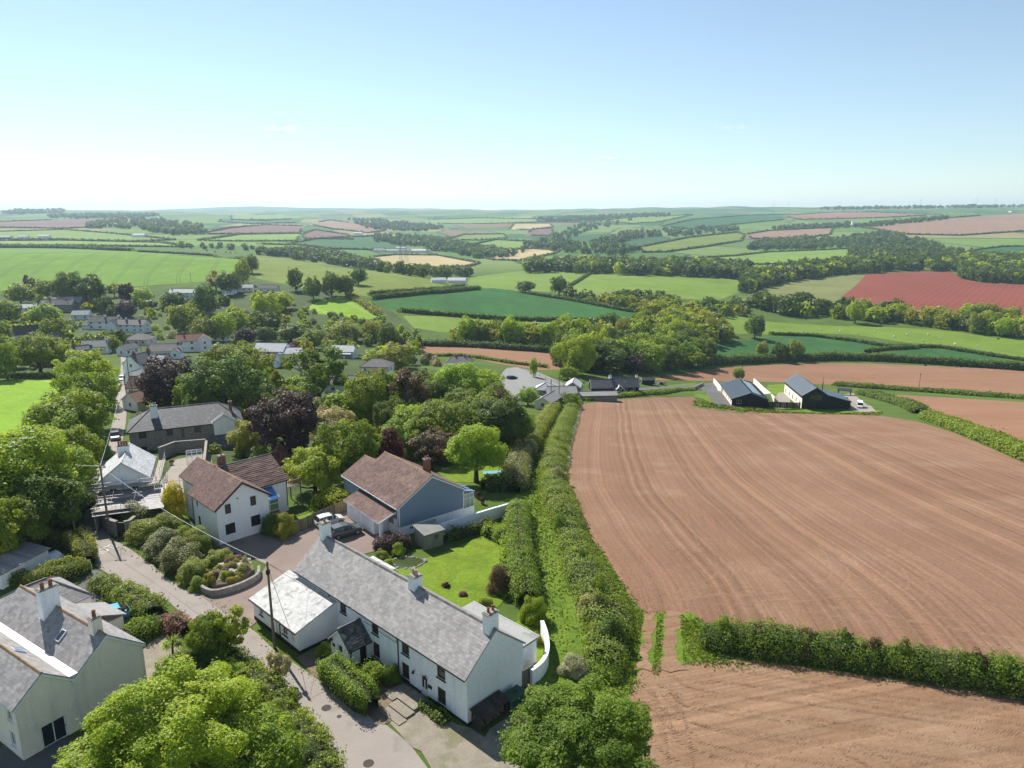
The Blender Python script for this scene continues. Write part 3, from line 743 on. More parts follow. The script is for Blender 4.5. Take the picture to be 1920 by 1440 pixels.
def shingles(name, parent, mat, O, U, V, L, S, w=0.30, e=0.22, th=0.02, jit=0.12, clip=None, seed=1):
 """courses of single slates or tiles laid on a slope, each its own piece with a lifted lower edge"""
 rg = np.random.default_rng(seed)
 O, U, V = np.array(O, float), np.array(U, float), np.array(V, float); Nn = np.cross(U, V)
 vs, ts, qs = [], [], []
 nr = max(1, int(round(S / e))); e = S / nr
 for r in range(nr):
  n = int(L / w) + 2
  u0 = np.arange(n) * w - (w / 2 if r % 2 else 0)
  u1 = u0 + w - 0.012
  u0 = np.clip(u0, 0, L); u1 = np.clip(u1, 0, L)
  k = u1 - u0 > 0.03
  if clip is not None:
   lo, hi = clip((r + 0.5) / nr); u0 = np.clip(u0, lo, hi); u1 = np.clip(u1, lo, hi); k = u1 - u0 > 0.03
  u0, u1 = u0[k], u1[k]; n = len(u0)
  if not n: continue
  v0 = r * e - rg.random(n) * 0.02 - 0.01; v1 = np.full(n, (r + 1) * e)
  h = th * 0.5 * (1 + jit * 7 * (rg.random(n) - 0.4)); h2 = th * 0.06
  pts = np.stack([O + u0[:, None] * U + v0[:, None] * V + h[:, None] * Nn, O + u1[:, None] * U + v0[:, None] * V + (h * (1 - jit * rg.random(n)))[:, None] * Nn,
      O + u1[:, None] * U + v1[:, None] * V + h2 * Nn, O + u0[:, None] * U + v1[:, None] * V + h2 * Nn,
      O + u0[:, None] * U + v0[:, None] * V - 0.004 * Nn, O + u1[:, None] * U + v0[:, None] * V - 0.004 * Nn], 1)
  b = sum(len(x) for x in vs)
  vs.append(pts.reshape(-1, 3)); ts.append(np.repeat(rg.random(n), 6))
  i = b + np.arange(n)[:, None] * 6
  qs.append(np.concatenate([i + np.array([[0, 1, 2, 3]]), i + np.array([[4, 5, 1, 0]])]))
 if not vs: return None
 me = np_mesh(name, np.vstack(vs), np.vstack(qs), [M[mat]], attrs={'tint': np.concatenate(ts)})
 o = link_mesh(name, me, parent); tag(o, kind='stuff')
 return o
def block(parent, xf, L, W, zb, eave, rise, wall='white_render', roof='slate', tile=None, oh=0.25, ohg=0.12, wins=(), doors=(), wl=None, wr=None,
  plinth=None, hip=0.0, gables=(True, True), frame='white_paint', glass='glass', sill='white_paint', barge='white_paint', gutter='black', ridge='tile_grey', cols=2, seed=3, roof_name='roof', th=0.10, downpipes=()):
 """one roofed volume of a house. xf = (cx, cy, rot) in the house frame; wl / wr = half depths on the y+ / y- sides"""
 cx, cy, rot = xf; cr, sr = math.cos(rot), math.sin(rot)
 wl = W / 2 if wl is None else wl; wr = W / 2 if wr is None else wr
 T = lambda x, y, z=0.0: Vector((cx + x * cr - y * sr, cy + x * sr + y * cr, z))
 D = lambda x, y: Vector((x * cr - y * sr, x * sr + y * cr, 0))
 pitch = rise / (W / 2); zr_ = eave + rise
 el = zr_ - pitch * wl; er = zr_ - pitch * wr
 h2 = L / 2
 sides = {'y-': (T(-h2, -wr, zb), D(1, 0), L, er - zb), 'y+': (T(h2, wl, zb), D(-1, 0), L, el - zb), 'x+': (T(h2, -wr, zb), D(0, 1), wl + wr, min(el, er) - zb), 'x-': (T(-h2, wl, zb), D(0, -1), wl + wr, min(el, er) - zb)}
 mb = MB()
 holes = {k: [] for k in sides}
 for w in wins: holes[w['s']].append((w['u'] - w['w'] / 2, w['u'] + w['w'] / 2, w['z'] - zb, w['z'] - zb + w['h']))
 for w in doors: holes[w['s']].append((w['u'] - w['w'] / 2, w['u'] + w['w'] / 2, w.get('z', 0.0) - zb, w.get('z', 0.0) - zb + w['h']))
 gz = {'y-': er, 'y+': el, 'x+': min(el, er), 'x-': min(el, er)}
 for k, (o, ux, w, h) in sides.items():
  top = max([h] + [q[3] + 0.12 for q in holes[k]])
  if k in ('x+', 'x-') and not hip:
   hh = holes[k]; wall_face(mb, o, ux, w, h, [q for q in hh if q[3] <= h])
   up = Vector((0, 0, 1)); a, b = (wl, wr) if k == 'x-' else (wr, wl); ea, eb = (el, er) if k == 'x-' else (er, el)
   P = lambda u, z: o + ux * u + up * (z - zb)
   zl = zb + h
   poly = [P(0, zl), P(w, zl)]
   if eb > zl + 1e-4: poly.append(P(w, eb))
   poly.append(P(a, zr_))
   if ea > zl + 1e-4: poly.append(P(0, ea))
   mb.face(poly, 0)
  else:
   wall_face(mb, o, ux, w, h, [q for q in holes[k] if q[3] <= h + 1e-4])
 wobj = mb.build('wall', [M[wall]], parent)
 if plinth:
  p = MB(); t = 0.025
  def nodoor(k):
   o, ux, w, h = sides[k]; n = Vector((ux.y, -ux.x, 0)); ivs = [(0.0, w)]
   for d in doors:
    if d['s'] == k:
     a, b = d['u'] - d['w'] / 2, d['u'] + d['w'] / 2
     ivs = [q for iv in ivs for q in ((iv[0], min(iv[1], a)), (max(iv[0], b), iv[1])) if q[1] - q[0] > .02]
   for a, b in ivs:
    c = [o + ux * a + n * t, o + ux * b + n * t, o + ux * b - n * 0.05, o + ux * a - n * 0.05]
    p.hexa([tuple(q) for q in c] + [(q.x, q.y, plinth) for q in c])
  for k in sides: nodoor(k)
  p.build('plinth', M['plinth'], parent)
 for w in wins:
  o, ux, _, h = sides[w['s']]
  hole = (w['u'] - w['w'] / 2, w['u'] + w['w'] / 2, w['z'] - zb, w['z'] - zb + w['h'])
  inset = hole[3] <= h + 1e-4
  window_unit(parent, o, ux, hole, w.get('frame', frame), w.get('glass', glass), 0.11 if inset else -0.05, w.get('cols', cols), w.get('rows', 1), w.get('sill', sill), w.get('name', 'window'))
 for d in doors:
  o, ux, _, h = sides[d['s']]
  door_unit(parent, o, ux, (d['u'] - d['w'] / 2, d['u'] + d['w'] / 2, d.get('z', 0.0) - zb, d.get('z', 0.0) - zb + d['h']), d.get('m', 'white_paint'), 0.11, d.get('glazed'))
 sl = math.atan(pitch); c, s = math.cos(sl), math.sin(sl)
 r = MB(); xa, xb = -h2 - ohg, h2 + ohg
 ro = None
 def slope(sign, half):
  yo = sign * (half + oh); zo = zr_ - pitch * (half + oh)
  return yo, zo
 yl, zl_ = slope(1, wl); yr, zr2 = slope(-1, wr)
 hx = hip
 RA, RB = (xa + hx, xb - hx) if hip else (xa, xb)
 off = 0.03
 def slab(p4):
  p4 = [Vector(q) for q in p4]; n = (p4[1] - p4[0]).cross(p4[-1] - p4[0]).normalized()
  lo = [q + Vector((0, 0, off)) for q in p4]; hi = [q + n * th + Vector((0, 0, off)) for q in p4]
  r.face(hi); r.face(lo[::-1])
  for i in range(len(p4)):
   j = (i + 1) % len(p4); r.face([lo[i], lo[j], hi[j], hi[i]])
 slab([T(xb, yl, zl_), T(xa, yl, zl_), T(RA, 0, zr_), T(RB, 0, zr_)])
 slab([T(xa, yr, zr2), T(xb, yr, zr2), T(RB, 0, zr_), T(RA, 0, zr_)])
 if hip:
  zh = min(zl_, zr2)
  slab([T(xa, yl, zl_), T(xa, yr, zr2), T(RA, 0, zr_)]); slab([T(xb, yr, zr2), T(xb, yl, zl_), T(RB, 0, zr_)])
 ro = r.build(roof_name, [M[roof]], parent)
 if tile:
  tw, te, tt = tile[:3]; up = Vector((0, 0, off))
  for sgn, half, yo, zo in ((1, wl, yl, zl_), (-1, wr, yr, zr2)):
   Uv = D(-1, 0) if sgn > 0 else D(1, 0)
   Vv = D(0, -sgn) * c + Vector((0, 0, s))
   Nn = Uv.cross(Vv)
   O = (T(xb, yo, zo) if sgn > 0 else T(xa, yo, zo)) + up + Nn * (th + 0.004)
   Sl = (half + oh) / c; Lx = xb - xa
   cl = (lambda t, h=hx, l=Lx: (h * t, l - h * t)) if hip else None
   shingles('slates', ro, tile[3] if len(tile) > 3 else roof, O, Uv, Vv, Lx, Sl, tw, te, tt, clip=cl, seed=seed + int(sgn))
  if hip:
   for sx in (-1, 1):
    x0 = xa if sx < 0 else xb
    Uv = D(0, -1) if sx < 0 else D(0, 1)
    run = hx; hz = zr_ - zl_
    Sl = math.hypot(run, hz); Vv = (D(-sx, 0) * run + Vector((0, 0, hz))) / Sl; Nn = Uv.cross(Vv)
    O = (T(x0, yl if sx < 0 else yr, zl_)) + up + Nn * (th + 0.004)
    Lw = yl - yr
    shingles('slates', ro, tile[3] if len(tile) > 3 else roof, O, Uv, Vv, Lw, Sl, tw, te, tt, clip=lambda t, l=Lw: (l / 2 * t, l - l / 2 * t), seed=seed + 5)
 if ridge:
  g = MB()
  n = max(1, int((RB - RA) / 0.45)); st = (RB - RA) / n
  for k in range(n):
   a = RA + k * st; g.hexa([T(a, -.14, zr_ + off + .04), T(a + st - .012, -.14, zr_ + off + .04), T(a + st - .012, .14, zr_ + off + .04), T(a, .14, zr_ + off + .04),
         T(a, -.05, zr_ + off + th + .10), T(a + st - .012, -.05, zr_ + off + th + .10), T(a + st - .012, .05, zr_ + off + th + .10), T(a, .05, zr_ + off + th + .10)], 0, rnd.random())
  if hip:
   for x0, x1, y in ((xa, RA, yl), (xa, RA, yr), (xb, RB, yl), (xb, RB, yr)):
    g.tube(T(x0, y, (zl_ if y > 0 else zr2) + off + th + .02), T(x1, 0, zr_ + off + th + .03), 0.09, n=5)
  rg_ = g.build('ridge_tiles', [M[ridge]], ro); tag(rg_, kind='stuff')
 if barge and not hip:
  for x, k in ((xa, 0), (xb, 1)):
   if not gables[k]: continue
   for yo, zo in ((yl, zl_), (yr, zr2)):
    b = MB(); e = -0.03 if k == 0 else 0.0
    b.hexa([T(x + e, yo, zo - .16), T(x + e + .03, yo, zo - .16), T(x + e + .03, 0, zr_ - .16), T(x + e, 0, zr_ - .16), T(x + e, yo, zo + off + .02), T(x + e + .03, yo, zo + off + .02), T(x + e + .03, 0, zr_ + off + .02), T(x + e, 0, zr_ + off + .02)])
    b.build('barge_board', M[barge], ro)
 if gutter:
  for yo, zo, sg in ((yl, zl_, 1), (yr, zr2, -1)):
   g = MB(); g.tube(T(xa + .05, yo + sg * .06, zo + .0), T(xb - .05, yo + sg * .06, zo + .0), .06, n=6); g.build('gutter', M[gutter], ro)
 for x, sg in downpipes:
  yo, zo, hf = (yl, zl_, wl) if sg > 0 else (yr, zr2, wr)
  g = MB(); g.path([T(x, yo + sg * .05, zo), T(x, sg * (hf + .07), zo - .35), T(x, sg * (hf + .07), max(zb, 0.05))], .05, 6); g.build('downpipe', M[gutter or 'black'], parent)
 return T, ro
def chimney(parent, x, y, w, d, z0, z1, pots=2, mat='white_render', pot='terracotta', cap='concrete', ph=0.45, base=True, pr=.12):
 m = MB()
 m.box(x - w / 2, x + w / 2, y - d / 2, y + d / 2, z0, z1 - .16)
 k = m.build('chimney', M[mat], parent)
 c = MB(); c.box(x - w / 2 - .06, x + w / 2 + .06, y - d / 2 - .06, y + d / 2 + .06, z1 - .157, z1 - .07); c.box(x - w / 2 + .04, x + w / 2 - .04, y - d / 2 + .04, y + d / 2 - .04, z1 - .067, z1)
 c.build('chimney_cap', M[cap], k)
 lx = w >= d
 for i in range(pots):
  t = (i + .5) / pots - .5; q = MB()
  q.lathe([(pr, 0), (pr * .85, ph * .75), (pr * 1.12, ph * .8), (pr * 1.12, ph), (pr * .8, ph), (pr * .75, ph * .7)], 9, (x + (t * w * .9 if lx else 0), y + (0 if lx else t * d * .9), z1 - .005))
  q.build('chimney_pot', M[pot], k, smooth=True)
 if base:
  f = MB(); f.box(x - w / 2 - .05, x + w / 2 + .05, y - d / 2 - .05, y + d / 2 + .05, z0 + .02, z0 + .3); f.build('flashing', M['lead'], k)
 return k
def win(s, u, z, w, h, **k): return dict(s=s, u=u, z=z, w=w, h=h, **k)
# ------------------------------------------------------------------ roads, drives, lawns
ROAD_L = [(640,1475),(632,1430),(612,1392),(578,1345),(545,1296),(500,1262),(480,1250),(443,1222),(405,1195),(367,1178),(350,1158),(313,1126),(287,1114),(230,1093),(177,1060),(155,1022),(146,985),(172,900),(200,842),(212,792),(222,722),(227,684),(226,664)]
ROAD_R = [(236,664),(240,684),(240,722),(238,760),(236,792),(226,842),(206,880),(196,920),(190,958),(193,985),(207,1007),(247,1032),(287,1060),(320,1090),(377,1114),(413,1140),(480,1186),(513,1218),(553,1245),(610,1284),(667,1325),(727,1362),(767,1394),(800,1438),(825,1475)]
sheet('road', ROAD_L + ROAD_R, M['asphalt'], 1.3, 0.035)
sheet('courtyard', [(368,1112),(420,1096),(486,1082),(500,1060),(470,1046),(420,1030),(400,1020),(500,985),(548,1003),(600,982),(652,958),(700,950),(720,985),(745,1015),(700,1035),(640,1050),(600,1075),(560,1110),(500,1150),(470,1176),(413,1143)], M['drive'], 1.2, 0.06)
sheet('driveway', [(112,1112),(150,1096),(178,1066),(228,1096),(200,1120),(178,1128),(215,1148),(262,1150),(262,1165),(180,1176),(120,1150)], M['tarmac'], 1.0, 0.065)
sheet('gravel_yard', [(727,1362),(748,1340),(800,1330),(880,1368),(905,1385),(985,1320),(1010,1290),(1045,1300),(1010,1370),(960,1475),(825,1475),(800,1438),(767,1394)], M['gravel'], 1.0, 0.05, rough=0.25)
sheet('cottage_yard', [(556,1236),(616,1200),(660,1250),(760,1265),(810,1320),(748,1342),(720,1362),(667,1325),(610,1284)], M['soil_bed'], 0.8, 0.045, rough=0.12)
sheet('lawn', [(740,1068),(770,1052),(790,1050),(850,1030),(945,985),(962,985),(962,1060),(950,1120),(925,1150),(880,1160),(800,1115)], M['lawn'], 1.0, 0.04)
sheet('side_garden', [(940,1195),(985,1150),(1015,1165),(1022,1200),(1015,1245),(985,1262),(960,1240)], M['lawn'], 0.8, 0.04)
sheet('lawn', [(820,885),(850,872),(905,866),(960,862),(975,880),(950,900),(900,905),(840,905)], M['lawn'], 1.2, 0.05)
sheet('lawn', [(548,975),(600,942),(640,950),(628,962),(560,992)], M['lawn'], 1.0, 0.05)
sheet('lawn', [(325,960),(345,960),(352,985),(335,1000),(318,985)], M['lawn'], 1.0, 0.05)
sheet('grass_lane', [(1000,1290),(1022,1215),(1000,1120),(1003,1050),(995,980),(960,945),(985,905),(1012,850),(1030,800),(1058,755),(1072,752),(1040,815),(1026,865),(1030,920),(1050,1000),(1078,1100),(1110,1180),(1085,1290),(1040,1310)], M['rough_grass'], 1.2, 0.04, rough=0.2)
sheet('grass_verge', [(1075,1100),(1125,1050),(1168,1110),(1190,1145),(1222,1150),(1300,1150),(1345,1235),(1230,1245),(1195,1260),(1165,1330),(1085,1330),(1080,1200)], M['rough_grass'], 1.2, 0.035, rough=0.3)
sheet('paved_yard', [(300,905),(318,880),(330,862),(395,850),(400,890),(395,915),(300,935)], M['concrete'], 1.2, 0.06)
sheet('gravel_garden', [(255,1235),(300,1185),(345,1195),(330,1240),(300,1290),(275,1300)], M['gravel'], 0.9, 0.05, rough=0.2)
sheet('house_path', [(-30,1440),(20,1380),(140,1385),(240,1335),(285,1310),(300,1330),(240,1390),(120,1440),(60,1500),(-40,1500)], M['tarmac'], 1.0, 0.045)
sheet('car_park', [(905,742),(950,692),(968,690),(1010,700),(1060,722),(1040,745),(960,752)], M['tarmac_grey'], 3.0, 0.4)
sheet('barn_drive', [(1312,722),(1348,720),(1368,742),(1388,766),(1345,762),(1325,740)], M['tarmac'], 3.0, 0.14)
sheet('barn_yard', [(1452,752),(1475,735),(1482,760),(1460,768)], M['concrete'], 3.0, 0.14)
sheet('barn_yard', [(1590,768),(1580,740),(1600,738),(1650,775)], M['concrete'], 3.0, 0.14)
sheet('lawn', [(1440,722),(1474,720),(1476,742),(1455,750),(1436,735)], M['lawn'], 3.0, 0.13)
sheet('grass_bank', [(1085,758),(1100,748),(1200,740),(1310,730),(1320,722),(1300,718),(1180,730),(1110,742)], M['rough_grass'], 3.0, 0.12)
sheet('grass_verge', [(1300,745),(1316,748),(1345,763),(1390,770),(1460,773),(1650,779),(1650,770),(1460,765),(1390,764),(1335,742),(1300,738)], M['rough_grass'], 3.0, 0.12, rough=0.3)
sheet('lane', [(1085,752),(1100,748),(1310,731),(1350,722),(1350,716),(1300,722),(1100,738)], M['tarmac'], 3.0, 0.16)
def road_word():
 cu = bpy.data.curves.new('slow_text', 'FONT'); cu.body = 'SLOW'; cu.size = 1.0; cu.align_x = 'CENTER'; cu.align_y = 'CENTER'; cu.resolution_u = 3
 t = bpy.data.objects.new('t', cu); COL.objects.link(t)
 dg = bpy.context.evaluated_depsgraph_get(); dg.update()
 me = bpy.data.meshes.new_from_object(t.evaluated_get(dg)); bpy.data.objects.remove(t); bpy.data.curves.remove(cu)
 o = link_mesh('road_marking', me)
 a = G(208, 1026); b = G(176, 1040); ang = math.atan2(b.y - a.y, b.x - a.x)
 c = (a + b) / 2
 me.transform(Matrix.Translation((0, 0, 0)) @ Matrix.Diagonal((1.15, 2.3, 1, 1)))
 me.materials.clear(); me.materials.append(M['road_paint'])
 o.location = (c.x, c.y, Z(c.x, c.y) + 0.06); o.rotation_euler = (0, 0, ang)
 tag(o, kind='structure')
road_word()
for i, (px, py) in enumerate(((612, 1328), (636, 1344), (691, 1432))):
 p = G(px, py); m = MB(); m.lathe([(.42 if i != 1 else .2, 0), (.42 if i != 1 else .2, .012)], 14)
 o = m.build('manhole_cover', M['wood_dark'] if i != 1 else M['plinth'], loc=(p.x, p.y, p.z + .037))
 tag(o, ['round dark manhole cover in the lane beside the tall clipped hedge', 'small dark drain cover in the middle of the pale lane', 'round manhole cover in the lane nearest the gravel yard'][i], 'manhole cover')
# ------------------------------------------------------------------ the white cottage
def build_cottage():
 ang = math.atan2(-.688, .726); B = Vector((-3.64, 50.24)); al = Vector((-.726, .688)); n = Vector((.688, .726))
 L, W = 26.4, 6.7
 c = B + al * (L / 2) + n * (W / 2)
 h = empty('cottage', (c.x, c.y, 0), ang)
 tag(h, 'long white two storey cottage with a grey slate roof and three white chimneys', 'house')
 U = lambda t: L - t
 ws = []
 for t, z in ((17.72, 3.05), (12.5, 3.05), (8.0, 3.0), (3.2, 2.95)): ws.append(win('y-', U(t), z - .1, 1.05, 1.45, frame='brown_frame', sill='plinth', glass='glass_warm', rows=2))
 for t, z in ((12.44, .55), (8.1, .45), (3.2, .40)): ws.append(win('y-', U(t), z - .02, 1.05, 1.55, frame='brown_frame', sill='plinth', glass='glass_warm', rows=2))
 ws += [win('y+', 5, 3.0, .9, 1.1), win('y+', 11, 3.0, .9, 1.1), win('y+', 18, 3.0, .9, 1.1)]
 T, ro = block(h, (0, 0, 0), L, W, -.6, 4.5, 2.75, 'white_render', 'slate', (.42, .27, .022), oh=.22, ohg=.06, wins=ws,
    doors=[dict(s='y-', u=U(5.5), w=.95, h=2.1, glazed=[(.14, .40, .75, 1.9), (.55, .81, .75, 1.9)])], plinth=.28, barge=None, ridge='tile_grey', downpipes=((L / 2 - 20.0, -1), (L / 2 - 9.0, -1)), cols=1)
 zr_ = 7.25
 chimney(h, L / 2 - .62, 0, .75, 1.15, 5.9, 8.85, 2, ph=.42)
 chimney(h, L / 2 - 10.55, 0, .95, .95, 6.3, 8.5, 2, pot='pot_cream', ph=.55, pr=.16)
 chimney(h, L / 2 - 26.1 + .35, 0, .75, 1.0, 5.9, 9.0, 1, ph=.3)
 m = MB(); o = Vector((L / 2 - 27.7, -W / 2 - 4.35, -.4)); x0, x1 = L / 2 - 27.7, L / 2 - 18.9; y0, y1 = -W / 2 - 4.35, -W / 2
 hol = [(1.3, 2.0, 1.55, 2.25), (5.9, 6.8, 1.35, 2.3)]; dh = [(4.6, 5.3, .4, 2.35)]
 wall_face(m, (x0, y0, -.4), (1, 0), x1 - x0, 2.75, hol + dh)
 m.face([(x1, y0, -.4), (x1, y1, -.4), (x1, y1, 3.7), (x1, y0, 2.35)]); m.face([(x0, y1, -.4), (x0, y0, -.4), (x0, y0, 2.35), (x0, y1, 3.7)]); m.face([(x0 + 1.2, y1 + .02, 0), (x0, y1 + .02, 0), (x0, y1 + .02, 3.7), (x0 + 1.2, y1 + .02, 3.7)])
 m.build('lean_to_wall', [M['white_render']], h)
 for q in hol: window_unit(h, (x0, y0, -.4), (1, 0), q, 'white_paint', 'glass', .11, 2, 1, 'plinth')
 door_unit(h, (x0, y0, -.4), (1, 0), dh[0], 'white_paint')
 m = MB()
 for a, b, c_, d in ((x0 - .025, x1 + .025, y0 - .025, y0), (x1, x1 + .025, y0, y1)): m.box(a, b, c_, d, -.3, .3 if c_ == y0 else .42)
 m.build('plinth', M['plinth'], h)
 m = MB(); e = .22
 pts = [(x0 - e, y0 - .3, 2.28), (x1 + .1, y0 - .3, 2.28), (x1 + .1, y1 - .002, 3.73), (x0 - e, y1 - .002, 3.73)]
 m.hexa(pts + [(a, b, c_ + .12) for a, b, c_ in pts]); lr = m.build('lean_to_roof', [M['roof_white']], h)
 V = Vector((0, y1 - y0 + .3, 1.45)); S = V.length; V.normalize()
 shingles('slates', lr, 'roof_white', (x0 - e, y0 - .3, 2.405), (1, 0, 0), V, x1 - x0 + e + .1, S, .5, .36, .016, seed=5)
 g = MB(); g.tube((x0 - e, y0 - .36, 2.3), (x1 + .1, y0 - .36, 2.3), .06); g.build('gutter', M['black'], lr)
 g = MB(); g.tube((x0 + 5.45, y0 - .07, 2.3), (x0 + 5.45, y0 - .07, .1), .045); g.build('downpipe', M['black'], h)
 pc = L / 2 - 14.85
 P, pr = block(h, (pc, -W / 2 - 1.2, math.pi / 2), 2.4, 2.9, -.4, 2.15, 1.3, 'white_render', 'slate_mossy', (.34, .26, .03), oh=.28, ohg=.15,
   doors=[dict(s='x-', u=1.5, w=.9, h=2.0, m='white_paint', glazed=[(.2, .7, 1.2, 1.8)]), dict(s='y-', u=1.6, w=.75, h=1.85, m='dark_frame')], ridge='slate_dark', gables=(True, False), plinth=.2, downpipes=((-1.0, -1),), seed=9)
 for nm, x, y, z in (('plaque', pc - .95, -W / 2 - 2.42, 1.35),):
  m = MB(); m.box(x - .2, x + .2, y - .03, y, z, z + .3); m.build('name_plaque', M['black'], h)
 for t, z in ((6.74, 1.75), (5.15, 2.0), (16.05, 1.9)):
  m = MB(); x = L / 2 - t; y = -W / 2 if t < 15 else -W / 2 - 2.3
  m.box(x - .03, x + .03, y - .2, y, z + .2, z + .24); m.lathe([(.05, -.06), (.12, 0), (.12, .18), (.02, .28)], 6, (x, y - .22, z)); m.build('wall_lantern', M['black'], h)
 m = MB(); m.box(L / 2 - 4.96, L / 2 - 4.45, -W / 2 - .03, -W / 2 - .002, 1.15, 1.5); m.build('name_plaque', M['black'], h)
 x0, x1, y0, y1 = L / 2 - 10.2, L / 2 - 1.6, W / 2, W / 2 + 3.6
 m = MB(); wall_face(m, (x1, y0, -.4), (0, 1), y1 - y0, 2.9); wall_face(m, (x1, y1, -.4), (-1, 0), x1 - x0, 2.9, [(2, 3.4, .5, 2.5)]); wall_face(m, (x0, y1, -.4), (0, -1), y1 - y0, 2.9)
 m.build('extension_wall', [M['white_render']], h); door_unit(h, (x1, y1, -.4), (-1, 0), (2, 3.4, .5, 2.5), 'dark_frame')
 m = MB(); m.box(x0 - .15, x1 + .15, y0 + .01, y1 + .2, 2.5, 2.72); fr = m.build('flat_roof', [M['flat_roof']], h)
 m = MB(); m.box(x0 - .17, x1 + .17, y1 + .2, y1 + .24, 2.46, 2.78); m.build('fascia', M['white_paint'], fr)
 m = MB(); m.tube((x0 + 3, y1 - 1.4, 2.7), (x0 + 3, y1 - 1.4, 3.5), .05); m.build('vent_pipe', M['black'], fr)
 m = MB(); m.box(L / 2 - 24.5, L / 2 - 20.5, W / 2, W / 2 + 1.7, -.3, 3.4); m.build('bay_wall', M['white_render'], h)
 m = MB(); m.box(L / 2 - 24.6, L / 2 - 20.4, W / 2 - .02, W / 2 + 1.8, 3.403, 3.5); m.build('bay_roof', M['roof_white'], h)
 m = MB(); m.path([(L / 2 - 14.2, -W / 2 - .05, 3.6), (L / 2 - 9.3, -W / 2 - .06, 3.55), (L / 2 - 9.0, -W / 2 - .05, 4.1)], .018, 4); m.build('cable', M['black'], h)
 return h, L, W
COT, CL, CW = build_cottage()
def cot(t, out, z=0.0):
 """a point t metres along the cottage front from its near corner, out metres towards the lane"""
 B = Vector((-3.64, 50.24)); p = B + Vector((-.726, .688)) * t - Vector((.688, .726)) * out
 return Vector((p.x, p.y, z))
# ------------------------------------------------------------------ grey roofed double gable house, lower left
def build_left_house():
 P = Vector((-37.57, 46.44)); gd = Vector((.563, .826)); ld = Vector((-.826, .563))
 L = 14.6; ang = math.atan2(ld.y, ld.x) + math.radians(1.6)
 h = empty('double_gable_house', (P.x, P.y, 0), ang)
 tag(h, 'cream rendered house with two parallel grey slate roofs and a white valley between', 'house')
 b1, b2 = 4.25, 5.75
 ws = [win('y+', L - 1.15, 3.1, .8, 1.15, sill='white_paint'), win('y+', L - 1.3, .75, .8, 1.3, sill='white_paint'), win('y+', L - 5.4, 3.1, .8, 1.15)]
 block(h, (L / 2, -b1 / 2, 0), L, b1, -.5, 4.6, 1.75, 'cream_render', 'slate', (.45, .28, .02), oh=.14, ohg=.1, wins=ws, gutter='white_metal', ridge='tile_lichen', seed=21,
  doors=[dict(s='x-', u=2.35, w=1.9, h=2.0, m='white_paint', glazed=[(.14, .90, .12, 1.88), (1.0, 1.76, .12, 1.88)])])
 block(h, (L / 2 - .003, -b1 - b2 / 2 - .01, 0), L, b2, -.5, 4.55, 2.4, 'cream_render', 'slate', (.45, .28, .02), oh=.14, ohg=.1, gutter='white_metal', ridge='tile_lichen', seed=25, wins=[win('y-', 4, 3, .9, 1.2), win('y-', 9, 3, .9, 1.2)])
 m = MB(); zc = 4.78
 m.hexa([(-.1, -b1 - .42, zc), (L, -b1 - .42, zc), (L, -b1 + .42, zc), (-.1, -b1 + .42, zc), (-.1, -b1 - .42, zc + .24), (L, -b1 - .5, zc + .24), (L, -b1 + .5, zc + .24), (-.1, -b1 + .42, zc + .24)]); m.build('valley_lead', M['lead'], h)
 g = MB(); g.tube((-.06, -b1, 4.75), (-.06, -b1, .02), .055); g.build('downpipe', M['white_metal'], h)
 for x, y in ((-.06, -1.0), (-.06, -3.75)):
  m = MB(); m.box(-.14, 0, y - .12, y + .12, 2.25, 2.5); m.build('wall_light', M['white_metal'], h)
 chimney(h, 1.35, -7.1, .7, .8, 5.9, 8.35, 1, 'cream_render', ph=.5, pr=.16)
 chimney(h, 8.4, -b1 - b2 / 2 + .35, .8, 1.5, 5.9, 9.1, 2, 'white_render', ph=.5, pr=.17)
 for x, y, zz, s in ((4.7, -b1 - 1.55, 0, 1), (5.6, -2.9, 0, -1)):
  m = MB(); ptch = math.atan(2.4 / 2.875) if s > 0 else math.atan(1.75 / 2.125)
  q = empty('roof_window', (x, y, (4.55 + (abs(y) - b1) * math.tan(ptch) if s > 0 else 4.6 + (b1 + y) * math.tan(ptch)) + .2)); q.parent = h
  q.rotation_euler = (-ptch if s > 0 else ptch, 0, 0)
  m.box(-.34, .34, -.5, .5, 0, .09); m.build('frame', M['white_metal'], q); m = MB(); m.box(-.27, .27, -.43, .43, .092, .1); m.build('pane', M['blue_glass'] if s < 0 else M['glass'], q)
 block(h, (L + 3.2, -9.5, math.pi / 2), 7.0, 6.4, -.5, 3.3, 1.9, 'cream_render', 'slate', (.45, .28, .02), oh=.2, hip=2.6, gutter='white_metal', ridge='slate_dark', seed=31)
 m = MB(); m.box(9.2, 12.8, -13.2, -10.0, -.4, 2.6); m.build('porch_wall', M['cream_render'], h)
 m = MB(); m.hexa([(9.0, -13.5, 2.62), (13, -13.5, 2.62), (13, -10.02, 4.1), (9.0, -10.02, 4.1), (9.0, -13.5, 2.74), (13, -13.5, 2.74), (13, -10.02, 4.24), (9.0, -10.02, 4.24)]); pr = m.build('porch_roof', M['slate'], h)
 return h
build_left_house()
